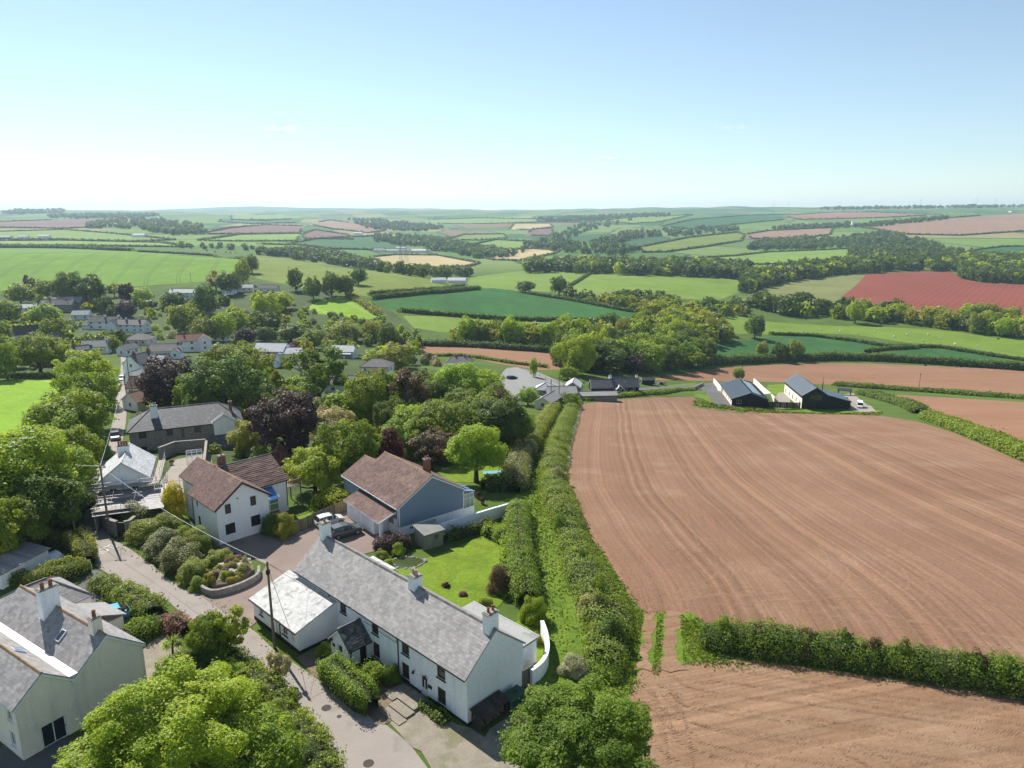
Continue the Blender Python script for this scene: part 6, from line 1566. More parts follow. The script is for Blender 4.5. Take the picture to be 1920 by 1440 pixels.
hedge(gp((1095,752),(1180,743),(1300,733)), 3.0, 1.3, 'leaf_clipped', .35, 1.0, 'low grassy hedge bank at the far end of the big ploughed field', lump=.25)
hedge(gp((458,1268),(500,1300),(535,1345),(565,1390),(592,1440),(615,1490)), 3.4, 1.7, 'leaf_mid', .16, 1.0, 'rough bank of shrubs along the lane under the foreground trees', lump=.5, name='shrub_bank', cat='shrubs')
hedge(gp((396,1232),(430,1246),(458,1268)), 2.4, 1.5, 'leaf_bright', .16, 1.0, 'low leafy bank at the lane edge by the slender feathery tree', lump=.5, name='shrub_bank', cat='shrubs')
def hedge_saplings():
 rg = random.Random(21)
 for line, n, mts in ((((1138,1215),(1128,1170),(1108,1125),(1085,1075),(1064,1010),(1048,960),(1040,915),(1040,870),(1050,825)), 13, ('leaf_mid','leaf_hedge','leaf_bright','leaf_dark','leaf_pale')), (((1340,1206),(1500,1225),(1650,1248),(1800,1272),(1900,1287)), 9, ('leaf_mid','leaf_dark','leaf_brown','leaf_hedge')), (((985,1110),(972,1050),(970,995)), 4, ('leaf_mid','leaf_bright','leaf_olive'))):
  for k in range(n):
   t = (k + rg.random()) / n * (len(line) - 1); i = min(int(t), len(line) - 2); f = t - i; q = G(line[i][0] * (1 - f) + line[i + 1][0] * f, line[i][1] * (1 - f) + line[i + 1][1] * f)
   q.x += rg.uniform(-1, 1); h = rg.uniform(2.4, 3.3); mt = rg.choice(mts); o = bush(q, h, rg.uniform(1.6, 3.2), mt, 'sapling in the hedge', 'saplings in the near hedges', name='sapling', cat='sapling'); AUTO.append((o, mt, 'hedge sapling', 'saplings in the near hedges'))
AUTO = []
hedge_saplings()
a = cot(14.6, 4.3); b = cot(11.5, 4.4); c = cot(8.5, 4.5); d = cot(6.9, 4.4)
hedge([a, b, c, d], 2.3, 2.3, 'leaf_clipped', .13, 1.25, 'tall clipped hedge along the lane in front of the white cottage', lump=.05, square=5.0)
hedge([cot(10.2, 3.2), cot(10.0, 1.0)], 1.7, 1.9, 'leaf_clipped', .13, 1.25, 'clipped hedge stub reaching from the tall hedge to the cottage wall', lump=.05, square=5.0)
bush(cot(9.0, .75), 1.9, 1.7, 'leaf_darkhedge', 'dark clipped shrub against the cottage wall between two windows', lod='m')
hedge([cot(4.9, .9), cot(3, .95), cot(1.3, 1.0)], 1.3, .7, 'leaf_darkhedge', .14, 1.0, 'low border of dark plants under the cottage windows by the gravel', lump=.3, name='flower_border', cat='plants')
hedge(gp((62,1090),(110,1088),(168,1068)), 3.0, 2.0, 'leaf_olive', .16, 1.1, 'flat topped clipped hedge behind the grey slate house', lump=.05, square=5)
hedge(gp((168,1062),(160,1040),(135,1020)), 2.4, 2.4, 'leaf_olive', .16, 1.1, 'flat topped clipped hedge beside the wooden pole on the lane', lump=.06, square=5)
hedge(gp((0,1092),(60,1090)), 2.4, 1.4, 'leaf_darkhedge', .16, 1.0, 'low dark hedge behind the chimneys of the grey slate house', lump=.1)
hedge(gp((905,920),(935,917),(968,915)), 2.6, 2.4, 'leaf_dark', .2, 1.0, 'dark hedge between the domed tree lawn and the blue house garden', lump=.2)
hedge(gp((595,945),(625,950),(662,940)), 4.6, 2.4, 'leaf_bright', .2, 1.1, 'rounded bright hedge at the end of the pale house lawn', lump=.15)
hedge(gp((700,1035),(735,1030),(770,1025)), 2.4, 2.2, 'leaf_purple', .17, .9, 'purple leaved shrub border beside the grey garden shed', lump=.3)
hedge(gp((835,1015),(880,1003),(925,988)), 1.4, 1.5, 'leaf_dark', .17, .7, 'dark climbing shrubs along the foot of the white garden wall', lump=.5)
hedge(gp((905,1000),(955,1010),(950,1060),(945,1100)), 1.8, 1.6, 'leaf_bright', .17, .9, 'loose bright shrubs inside the clipped garden hedge', lump=.5)
hedge(gp((182,1100),(222,1116),(258,1138),(292,1158)), 3.0, 1.8, 'leaf_hedge', .17, 1.0, 'mixed shrub border between the driveway and the lane', lump=.45)
hedge(gp((232,1204),(268,1192),(306,1180)), 2.6, 1.8, 'leaf_mid', .17, 1.1, 'dark green clipped hedge beside the blue car', lump=.15)
hedge(gp((300,1172),(328,1182),(350,1192)), 2.2, 1.7, 'leaf_pink', .17, .9, 'reddish pink shrubs at the lane edge below the driveway hedge', lump=.4)
bush(G(1001,1165), 3.0, 2.8, 'leaf_bright', 'round clipped shrub at the end of the white curved wall', lod='m')
bush(G(938,1108), 3.0, 2.9, 'leaf_brown', 'reddish brown shrub at the corner of the cottage lawn', lod='m')
bush(G(960,1050), 1.6, 1.6, 'leaf_yellow', 'yellow flowering shrub against the clipped garden hedge', lod='m')
bush(G(1005,1205), 1.2, 1.3, 'leaf_gold', 'small golden shrub inside the white curved wall', lod='m')
bush(G(535,1005), 3.0, 3.3, 'leaf_gold', 'rounded golden and green topiary shrub beside the wooden fence', lod='m')
bush(G(514,1000), 3.0, 3.2, 'leaf_darkhedge', 'dark green rounded shrub beside the golden one at the courtyard', lod='m')
bush(G(328,972), 5.0, 3.4, 'leaf_yellow', 'tall yellow shrub beside the pale house wall', lod='m', shape='tall')
bush(G(333,1000), 1.0, 2.2, 'leaf_yellow', 'low mound of yellow flowers above the lane bushes', lod='m')
for i, (x, y, w, h, mt, lb) in enumerate((
 (262,985,5.4,3.4,'leaf_silver','big variegated bush nearest the stone annex beside the lane'), (282,1012,5.0,3.2,'leaf_hedge','broad lane side bush second from the stone annex'), (306,1038,5.2,3.2,'leaf_silver','broad speckled bush in the middle of the lane side row'),
 (336,1062,5.2,3.3,'leaf_silver','large pale leaved bush in the lane row before the rockery'), (366,1085,4.0,2.6,'leaf_hedge','bush at the near end of the lane row beside the rockery'), (312,1000,4.2,2.8,'leaf_hedge','bush behind the lane side row, below the yellow flowers'),
 (370,1030,3.8,2.9,'leaf_olive','round bush in front of the pale house corner'), (412,1056,3.2,1.9,'leaf_olive','light round bush on top of the rockery'), (374,1104,2.2,1.5,'leaf_bright','bright feathery shrub at the lane corner of the rockery'),
 (345,1018,3.2,2.4,'leaf_mid','green bush between the pale house and the lane row'),
 (715,1050,1.8,1.5,'leaf_olive','small olive bush at the back corner of the white cottage'), (748,1040,2.0,1.5,'leaf_bright','small bright bush by the purple border and pond'), (728,1062,1.4,1.0,'leaf_bright','low green clump at the pond edge'),
 (636,1030,1.3,1.0,'leaf_bright','small bright shrub behind the cottage chimney next to the grey car'), (608,1228,1.6,1.3,'leaf_bright','grassy clump between the lean-to and the porch'),
 (910,1140,1.8,1.2,'leaf_mid','low bush at the end of the flat roof'), (868,1116,1.0,.6,'leaf_pink','small pink flowered shrub on the lawn edge behind the cottage'), (836,1100,1.0,.6,'leaf_red','red flowered plant beside the middle chimney'),
 (1075,1262,2.6,1.8,'leaf_pale','greyish bush at the foot of the hedge bank in the lane'))):
 bush(G(x, y), h, w, mt, lb, lod='m')
# ------------------------------------------------------------------ trees surveyed one by one: foot x, foot y, top y, width (photo pixels)
def ptree(x, yb, yt, wpx, mat, shape, label, group=None, **k):
 p = G(x, yb); h = max(1.5, CAMH + S_row(yt) * p.y - p.z); w = wpx * dist_px(p)
 return tree(p, h, w, mat, shape, label, group, **k)
ptree(335,1490,1275,290,'leaf_bright','round','large bright green tree filling the bottom of the view beside the cream house', hb=.18)
ptree(470,1500,1350,190,'leaf_bright','round','bright green tree beside the lane, right of the largest foreground tree', hb=.15)
ptree(215,1505,1385,215,'leaf_bright','round','bright green tree low beside the cream house glass doors', hb=.15)
ptree(1076,1505,1318,285,'leaf_oak','round','broad oak in full leaf at the bottom edge beside the field gate', hb=.15)
ptree(428,1232,1128,95,'leaf_bright','sparse','slender feathery young tree at the lane side below the rockery', hb=.2)
ptree(398,1240,1152,80,'leaf_mid','round','bushy green tree beside the slender feathery tree', hb=.12)
ptree(524,1282,1212,60,'leaf_pale','sparse','thin half bare sapling at the lane edge by the wooden pole', hb=.2, bark='bark_pale')
for i, (x, y, w, h, mt, lb) in enumerate(((575,1452,4,2.2,'leaf_dark','dark round bush at the bottom edge beside the lane'),(535,1405,3.6,2.2,'leaf_mid','green bush at the lane side right of the foreground trees'),(510,1360,3.4,2.0,'leaf_mid','green bush on the lane bank in front of the clipped hedge'),
 (492,1322,3,1.6,'leaf_hedge','pale flecked bush on the lane bank below the sapling'),(436,1275,3.2,1.8,'leaf_bright','leafy bush at the lane bank left of the wooden pole'),(405,1285,3.2,1.8,'leaf_mid','green bush behind the foreground trees near the feathery tree'),
 (390,1255,4.2,2.4,'leaf_dark','dark bush beside the spiky palm'),(350,1262,3.6,2.2,'leaf_mid','bush in the garden between the cream house and the palm'),(430,1240,2.6,1.6,'leaf_gold','small golden bush at the lane edge under the feathery tree'),(310,1290,3.2,2.2,'leaf_mid','dark leaved bush against the end wall of the cream house'),(380,1215,3.4,2.2,'leaf_mid','bush between the palm and the lane'))):
 bush(G(x, y), h, w, mt, lb, lod='n' if y > 1300 else 'm')
for x, yb, yt, w, mt, sh, lb in (
 (163,762,654,100,'leaf_bright','round','round light tree at the top of the lane side row, nearest the village'), (170,805,692,104,'leaf_mid','round','lane side tree below the topmost round one'),
 (146,850,730,130,'leaf_bright','round','broad bright tree in the middle of the lane side row'), (118,862,752,130,'leaf_bright','round','bright tree on the field side of the lane row'),
 (135,905,797,112,'leaf_mid','round','lane side tree opposite the stone house'), (62,985,805,175,'leaf_bright','dome','tall ash with bare pale trunks at the near end of the lane row'),
 (118,960,830,130,'leaf_mid','round','shaded tree beside the lane opposite the scaffolded house'), (20,960,835,130,'leaf_bright','dome','tall light tree on the field edge at the left border'),
 (90,1010,880,130,'leaf_dark','round','dark tree behind the clipped hedge and wooden pole'), (10,1062,930,110,'leaf_mid','round','green tree at the left border above the tin roofed shed'), (45,1045,935,100,'leaf_dark','round','dark shaded tree behind the white tarpaulin'),
 (135,985,900,90,'leaf_dark','round','small dark tree at the bend of the lane'), (-30,1010,850,140,'leaf_mid','round','green tree partly cut by the left border above the shed')):
 ptree(x, yb, yt, w, mt, sh, lb, bark='bark_pale' if sh == 'dome' else 'bark', hb=.30 if sh == 'dome' else .15)
for x, yb, yt, w, mt, sh, lb in (
 (322,778,664,105,'leaf_purple','round','purple leaved tree overhanging the brown roofed bungalow'), (420,800,668,140,'leaf_dark','round','big dark green tree behind the stone house'), (385,790,690,100,'leaf_mid','round','dark green tree left of the big one behind the stone house'),
 (448,745,640,120,'leaf_mid','round','rounded green tree above the stone house roof'), (325,772,735,80,'leaf_bright','round','low bright tree touching the stone house roof'), (542,858,730,132,'leaf_purple','round','large dark purple beech in the middle of the gardens'),
 (470,850,788,80,'leaf_olive','round','olive green tree at the corner of the stone house'), (624,838,762,85,'leaf_pale','round','whitish blossoming tree beside the purple beech'), (590,925,838,110,'leaf_bright','round','bright green tree above the pale house deck'),
 (655,905,782,120,'leaf_mid','round','tall green tree left of the dark red maple'), (716,890,802,92,'leaf_red','round','dark red maple beside the blue house roof'), (893,905,795,112,'leaf_bright','dome','lime green domed tree with a bare trunk on the lawn'),
 (598,752,630,125,'leaf_mid','sparse','tall open tree with its branches showing in the village middle'), (522,760,690,62,'leaf_gold','cone','golden conifer beside the tall open tree'), (507,735,664,40,'leaf_dark','cone','narrow dark conifer behind the golden one'),
 (702,800,692,100,'leaf_mid','round','pale green tree next to the bare brown tree'), (765,800,682,110,'leaf_brown','sparse','half bare brown tree with grey branches'), (866,770,676,98,'leaf_lime','round','pale yellow green tree by the car park'),
 (775,850,772,110,'leaf_bright','round','bright rounded tree behind the blue house chimney'), (835,850,752,130,'leaf_mid','round','wide rounded tree rising just left of the domed lime tree'), (935,850,742,120,'leaf_dark','round','dark green tree left of the grass lane'),
 (890,800,728,110,'leaf_mid','round','green tree in the wood above the domed tree'), (965,835,765,80,'leaf_mid','round','green tree beside the far garage garden'), (738,830,742,70,'leaf_dark','round','dark holly like tree in the garden wood'),
 (815,870,805,90,'leaf_brown','round','brownish tree between the red maple and the domed tree'), (930,790,728,60,'leaf_brown','round','dull brown green tree left of the far garage'), (745,690,640,62,'leaf_olive','round','olive brown tree behind the hip roofed bungalow'),
 (708,690,655,60,'leaf_lime','round','yellow green tree above the hip roofed bungalow'), (728,665,610,40,'leaf_dark','tall','dark upright tree at the edge of the green pasture'), (690,770,720,60,'leaf_bright','round','small bright tree in front of the pale green bungalow'),
 (560,760,700,80,'leaf_mid','round','green tree between the golden conifer and the open tree'), (480,735,680,70,'leaf_mid','round','green tree by the brown roofed bungalow'), (640,790,735,80,'leaf_bright','round','fern green tree below the long grey roofed bungalow'),
 (990,760,725,45,'leaf_lime','round','yellow green round tree beside the car park'), (1068,765,735,36,'leaf_mid','round','small tree at the top of the hedge bank'), (1385,712,690,26,'leaf_mid','tall','small tree behind the single storey barn'),
 (1000,708,672,16,'leaf_bright','tall','young slim tree at the car park fence')):
 ptree(x, yb, yt, w, mt, sh, lb, hb=.28 if sh == 'dome' else .12, bark='bark_pale' if sh == 'sparse' else 'bark')
for x, yb, yt, w, mt, sh, lb in (
 (78,700,624,92,'leaf_mid','round','large round tree at the far corner of the bright near field'), (15,712,640,50,'leaf_mid','round','green tree on the left border above the near field'), (30,690,640,50,'leaf_dark','round','dark tree left of the large round tree'),
 (58,556,508,30,'leaf_brown','sparse','thin bare tree below the bright hill field'), (40,570,530,52,'leaf_mid','round','green tree below the bright hill field at the left'), (90,560,522,44,'leaf_mid','round','green tree beside the thin bare tree'),
 (135,572,508,60,'leaf_dark','round','tall dark tree below the bright hill field, left of a pair'), (172,574,512,62,'leaf_dark','round','tall dark tree below the bright hill field, right of a pair'), (215,556,528,26,'leaf_olive','sparse','thin pale tree beside the tall dark pair'),
 (238,566,528,30,'leaf_purple','round','dull purple tree at the foot of the bright hill field'), (268,568,538,42,'leaf_lime','round','pale yellow green tree left of the long white house'), (20,612,560,44,'leaf_mid','round','green tree by the long low white bungalow'),
 (85,612,566,60,'leaf_bright','round','bright tree in front of the large grey roofed house'), (105,640,592,46,'leaf_mid','round','green tree right of the thatched cottage'), (110,680,645,50,'leaf_mid','round','dark bush like tree beside the brick house'),
 (198,585,552,34,'leaf_dark','round','dark round tree above the white cottages'), (236,598,562,42,'leaf_purple','round','dark purple tree above the white cottages'), (222,655,615,32,'leaf_dark','round','dark tree in the garden before the white cottages'),
 (210,660,628,36,'leaf_mid','round','bushy tree in front of the forward white gable'), (345,625,568,56,'leaf_mid','round','tall green tree left of the reddish roofed house'), (385,640,592,50,'leaf_olive','round','yellowish tree above the reddish roofed house'),
 (330,578,545,44,'leaf_dark','round','dark tree in front of the long white house'), (388,590,535,50,'leaf_dark','tall','dark pines by the small white bungalow'), (405,545,500,40,'leaf_pale','sparse','pale leafless looking tree on the hill edge'),
 (430,550,508,48,'leaf_dark','round','dark rounded tree on the hill edge'), (456,532,486,32,'leaf_olive','tall','olive tree in the strip between the two hill fields, lower'), (473,512,476,26,'leaf_dark','round','dark tree at the top of the strip between the hill fields'),
 (555,545,500,30,'leaf_dark','round','dark tree on the lower edge of the olive hill'), (588,562,517,34,'leaf_dark','round','dark evergreen left of the hill pines'), (622,558,510,40,'leaf_dark','dome','spreading dark pine on the hill edge'),
 (648,556,515,36,'leaf_dark','round','dark tree right of the spreading pine'), (672,534,500,34,'leaf_dark','round','lone dark tree on the olive hill'), (500,598,545,50,'leaf_bright','round','light green tree below the hill bungalows, left of two'),
 (525,580,545,50,'leaf_bright','round','light green tree below the hill bungalows, right of two'), (420,640,585,46,'leaf_bright','round','bright tree above the flat annex'), (448,630,578,50,'leaf_bright','round','bright tree in the village middle'),
 (500,632,580,62,'leaf_dark','round','big dark rounded tree in the village middle'), (495,640,610,40,'leaf_dark','round','dark rounded shrub like tree below the big dark one'), (460,648,614,42,'leaf_purple','round','rosy purple tree beside the white bungalow roof'),
 (545,640,605,60,'leaf_dark','round','dark green tree behind the open tree'), (590,655,615,50,'leaf_mid','round','bushy green tree above the blue fronted house'), (650,640,600,60,'leaf_olive','round','brownish green tree above the stone chimney'),
 (700,640,600,40,'leaf_olive','round','olive tree by the pasture strip'), (735,650,612,46,'leaf_mid','sparse','thin pale tree at the end of the pasture strip'), (1048,553,516,34,'leaf_dark','round','oak at the corner of the deep green field'),
 (985,548,525,36,'leaf_dark','round','round tree group at the top of the deep green field'), (1415,634,590,38,'leaf_dark','round','oak standing by the pasture gate'), (1690,604,568,38,'leaf_bright','round','bright round tree below the red field'),
 (1603,606,560,36,'leaf_bright','round','tall bright tree below the red field edge'), (1462,676,640,34,'leaf_dark','round','dark tree at the hedge of the blue green field'), (1490,674,636,34,'leaf_olive','round','pale olive tree at the hedge of the blue green field'),
 (1428,672,642,26,'leaf_olive','tall','thin light tree by the tall dark hedge'), (1566,670,658,16,'leaf_mid','round','small tree on the tall dark hedge'), (1662,602,575,28,'leaf_brown','sparse','bare brown tree below the red field'),
 (1080,702,626,82,'leaf_bright','round','big bright tree at the left of the clump beyond the dark cottage'), (1135,700,642,80,'leaf_dark','round','dark tree in the clump beyond the dark cottage'), (1185,700,664,46,'leaf_purple','round','purple tree behind the dark cottage'),
 (1215,698,640,70,'leaf_mid','round','green tree right of the purple tree'), (1255,694,645,66,'leaf_dark','round','dark tree towards the end of the clump'), (1300,690,655,56,'leaf_mid','round','last round tree of the clump before the brown field'), (1065,712,685,40,'leaf_mid','round','small round tree beside the dark cottage chimney')):
 ptree(x, yb, yt, w, mt, sh, lb, hb=.06)
# ------------------------------------------------------------------ woods and hedgerow trees
HOUSE_PX = []
for o in list(COL.objects):
 if o.parent is None and o.get('category') in ('house', 'garage', 'outbuilding', 'barn', 'shed'):
  x, y = project(o.location.x, o.location.y, o.location.z); s = dist_px(Vector(o.location))
  HOUSE_PX.append((x, y, 9.5 / s, 7.0 / s, o.location.x, o.location.y))
WOODS = [
('tree in the long row of tall trees beyond the valley pasture', 'row of trees beyond the valley pasture', [(985,512),(1120,514),(1250,518),(1398,523),(1402,503),(1250,499),(1100,496),(985,499)], 11, (13,19), ('leaf_mid','leaf_mid','leaf_bright','leaf_dark'), 1),
('tree in the wood along the khaki field below the right hillside', 'wood above the khaki field', [(1385,556),(1400,530),(1480,505),(1600,495),(1700,488),(1790,498),(1780,508),(1690,509),(1560,516),(1480,528),(1420,545)], 11, (12,18), ('leaf_mid','leaf_bright','leaf_dark'), 1),
('tree in the clump at the top right corner of the red field', 'clump above the red field', [(1805,522),(1790,500),(1830,488),(1920,490),(2000,495),(2000,534),(1920,532),(1840,529)], 12, (12,18), ('leaf_mid','leaf_bright','leaf_dark'), 1),
('tree in the upper wood under the brown hillside', 'wood under the brown hillside', [(1590,478),(1600,455),(1690,445),(1740,455),(1770,470),(1830,478),(1830,490),(1700,490),(1600,490)], 13, (11,15), ('leaf_mid','leaf_dark','leaf_olive'), 1),
('tree in the wood left of the brown hillside', 'wood left of the brown hillside', [(1400,468),(1420,455),(1500,448),(1560,452),(1600,445),(1660,440),(1690,445),(1600,466),(1450,470)], 14, (11,15), ('leaf_mid','leaf_dark','leaf_olive'), 1),
('tree in the thin belt near the solitary white house', 'belt of trees near the solitary white house', [(1440,430),(1500,424),(1590,422),(1590,426),(1640,420),(1760,409),(1780,411),(1650,425),(1560,428),(1480,431)], 17, (10,14), ('leaf_mid','leaf_dark'), 1),
('tree in the wooded valley at the centre', 'wooded valley at the centre', [(945,486),(1000,468),(1040,472),(1100,478),(1195,480),(1200,470),(1150,463),(1185,450),(1290,443),(1385,434),(1390,428),(1300,430),(1230,433),(1160,440),(1120,455),(1080,462),(1060,452),(1090,438),(1150,424),(1190,413),(1140,414),(1080,424),(1040,443),(1000,456)], 11.5, (11,16), ('leaf_mid','leaf_dark','leaf_olive'), 1),
('tree in the far wood above the farm', 'far wood above the farm', [(690,429),(650,412),(700,411),(780,421),(840,427),(800,434),(740,433)], 14, (11,14), ('leaf_mid','leaf_dark'), .9),
('tree in the wood round the farm by the tan field', 'wood round the farm', [(705,442),(780,446),(840,450),(870,462),(940,470),(960,482),(900,487),(850,474),(810,470),(795,462),(750,461),(700,453)], 12, (11,15), ('leaf_mid','leaf_dark'), 1),
('tree in the belt behind the olive hill', 'belt of trees behind the olive hill', [(560,472),(640,482),(710,500),(740,508),(880,510),(880,520),(800,522),(720,511),(640,499),(540,485),(470,476)], 12, (9,14), ('leaf_mid','leaf_dark','leaf_olive'), 1),
('tree in the wood on the far left hillside', 'wood on the far left hillside', [(165,428),(250,430),(330,442),(388,440),(380,425),(300,412),(240,408),(160,422)], 14, (11,15), ('leaf_mid','leaf_dark'), 1),
('tree on the far left ridge', 'trees on the far left ridge', [(90,409),(180,411),(300,406),(290,401),(90,403)], 24, (11,15), ('leaf_mid','leaf_dark'), .8),
('tree on the skyline at the far left', 'skyline trees at the far left', [(0,401),(30,396),(120,395),(120,399),(40,402)], 34, (16,24), ('leaf_mid','leaf_dark'), .9),
('tree in the stream side row below the red field', 'stream side row below the red field', [(1400,575),(1480,592),(1600,600),(1700,609),(1790,619),(1880,634),(2000,642),(2000,624),(1850,608),(1700,598),(1560,588),(1440,570)], 10, (9,17), ('leaf_mid','leaf_dark','leaf_bright','leaf_olive'), .9),
('tree in the hedgerow along the valley pasture', 'hedgerow trees along the valley pasture', [(1225,562),(1300,580),(1400,572),(1400,590),(1300,602),(1200,587),(1080,564),(1050,557)], 9, (5,11), ('leaf_mid','leaf_dark','leaf_olive'), .9),
('tree in the belt below the deep green field', 'belt of trees below the deep green field', [(835,642),(900,634),(1000,630),(1130,626),(1240,606),(1340,602),(1365,640),(1310,652),(1250,644),(1180,642),(1100,642),(1000,648),(880,644)], 8, (7,13), ('leaf_mid','leaf_dark','leaf_olive','leaf_bright'), 1),
('tree in the clump beyond the dark cottage', 'clump beyond the dark cottage', [(1055,690),(1080,696),(1180,694),(1300,684),(1330,672),(1300,655),(1200,660),(1100,655),(1060,664)], 8, (8,14), ('leaf_mid','leaf_dark','leaf_bright'), .9),
('tree among the gardens in the middle of the village', 'garden trees in the village', [(60,560),(300,565),(420,560),(520,560),(560,590),(660,600),(760,610),(800,648),(770,690),(690,672),(560,665),(560,650),(450,610),(380,600),(300,600),(180,590),(60,570)], 14, (4,7), ('leaf_mid','leaf_bright','leaf_dark','leaf_olive'), .75),
('tree in the garden wood between the village and the grass lane', 'garden wood left of the grass lane', [(640,760),(700,745),(800,740),(900,745),(960,740),(985,770),(960,830),(880,850),(780,840),(700,800),(650,790)], 8, (5,9), ('leaf_mid','leaf_bright','leaf_dark'), .8),
('tree in the shaded gardens behind the stone house', 'garden trees behind the stone house', [(330,760),(420,740),(560,720),(640,740),(640,790),(560,800),(480,790)], 9, (5,9), ('leaf_mid','leaf_dark'), .7),
('tree in the gardens beside the thatched cottage', 'garden trees by the thatched cottage', [(0,580),(60,600),(160,640),(230,640),(240,660),(160,650),(90,690),(0,660)], 11, (4,8), ('leaf_mid','leaf_dark','leaf_bright'), .7),
('tree on the distant skyline at the right', 'skyline trees at the right', [(1540,391),(1700,389),(1800,387),(1920,386),(1920,389),(1700,392),(1540,394)], 40, (13,20), ('leaf_mid','leaf_dark'), .6),
('tree in the far central woods', 'far central woods', [(1010,412),(1150,404),(1260,402),(1250,406),(1150,410),(1050,418)], 24, (11,15), ('leaf_mid','leaf_dark'), .8),
('tree in the far left hedgerows', 'trees in the far left hedgerows', [(340,462),(480,466),(480,470),(340,467)], 30, (6,10), ('leaf_mid','leaf_dark'), .6),
]
def build_woods():
 rg = random.Random(11); cand = []
 for lb, grp, poly, sp, (h0, h1), mats, dens in WOODS:
  xs = [q[0] for q in poly]; ys = [q[1] for q in poly]; grid = {}; made = 0; tries = 0
  cx, cy = (min(xs) + max(xs)) / 2, (min(ys) + max(ys)) / 2
  while tries < 1600:
   tries += 1
   x = rg.uniform(min(xs), max(xs)); y = rg.uniform(min(ys), max(ys))
   if not bool(inpoly(np.array([x]), np.array([y]), poly)[0]): continue
   p = G(x, y); key = (int(p.x / sp), int(p.y / sp)); ok = True
   for i in (-1, 0, 1):
    for j in (-1, 0, 1):
     for q in grid.get((key[0] + i, key[1] + j), ()):
      if (q.x - p.x) ** 2 + (q.y - p.y) ** 2 < (sp * .8) ** 2: ok = False
   if not ok: continue
   h = rg.uniform(h0, h1) * 1.08; w = h * rg.uniform(.75, 1.2); s = dist_px(p)
   if p.y < 620:
    for hx, hy, hw, hh, wx, wy in HOUSE_PX:
     if (wx - p.x) ** 2 + (wy - p.y) ** 2 < (7 + w / 2) ** 2: ok = False; break
     if p.y < wy and abs(x - hx) < hw + w / s / 2 and y - h / s < hy - .12 * hh and y > hy - hh: ok = False; break
   if not ok: continue
   grid.setdefault(key, []).append(p); mt = rg.choice(mats); mt = 'leaf_far' if p.y > 620 and (mt != 'leaf_bright' or rg.random() < .6) else mt; cand.append((h / s, p, h, w, mt, lb, grp)); made += 1
   if made > 260: break
 cand.sort(key=lambda c: -c[0])
 room = 296 - len(TREES)
 for c in cand[:room]:
  t = tree(c[1], c[2], c[3], c[4], 'round' if (int(c[2] * 10) % 4) else 'tall', c[5], c[6], hb=.03)
  AUTO.append((t, c[4], 'tree', c[6]))
 rest = cand[room:]
 VV, QQ, TT, MI = [], [], [], []; b = 0
 mats = ['leaf_mid', 'leaf_dark', 'leaf_olive', 'leaf_bright', 'leaf_far']
 for i, (px, p, h, w, mt, lb, grp) in enumerate(rest):
  shp = 'round'; n = int(min(260, max(36, 5.5 * px)))
  P, nd, t, C, Rr, rgn = crown_pts(shp, n, 500 + i % 40, 14)
  ang = i * 1.3; ca, sa = math.cos(ang), math.sin(ang)
  P = np.stack([P[:, 0] * ca - P[:, 1] * sa, P[:, 0] * sa + P[:, 1] * ca, P[:, 2]], 1) * np.array([w, w, h]) + np.array([p.x, p.y, p.z - h * .05])
  V, Q, tt = leaves(P, nd, w * .24 * math.sqrt(120 / n), rgn, tint=np.clip(t * .8 + .3 * rg.random() - .05, 0, 1))
  VV.append(V); QQ.append(Q + b); TT.append(tt); MI.append(np.full(len(Q), mats.index(mt))); b += len(V)
 me = np_mesh('far_woods', np.vstack(VV), np.vstack(QQ), [M[m] for m in mats], np.concatenate(MI), {'tint': np.concatenate(TT)})
 o = link_mesh('far_woods', me); tag(o, 'distant woods and hedgerow trees on the hills across the valley', 'woodland', kind='stuff')
 print('TREES', len(TREES), 'rest', len(rest))
build_woods()
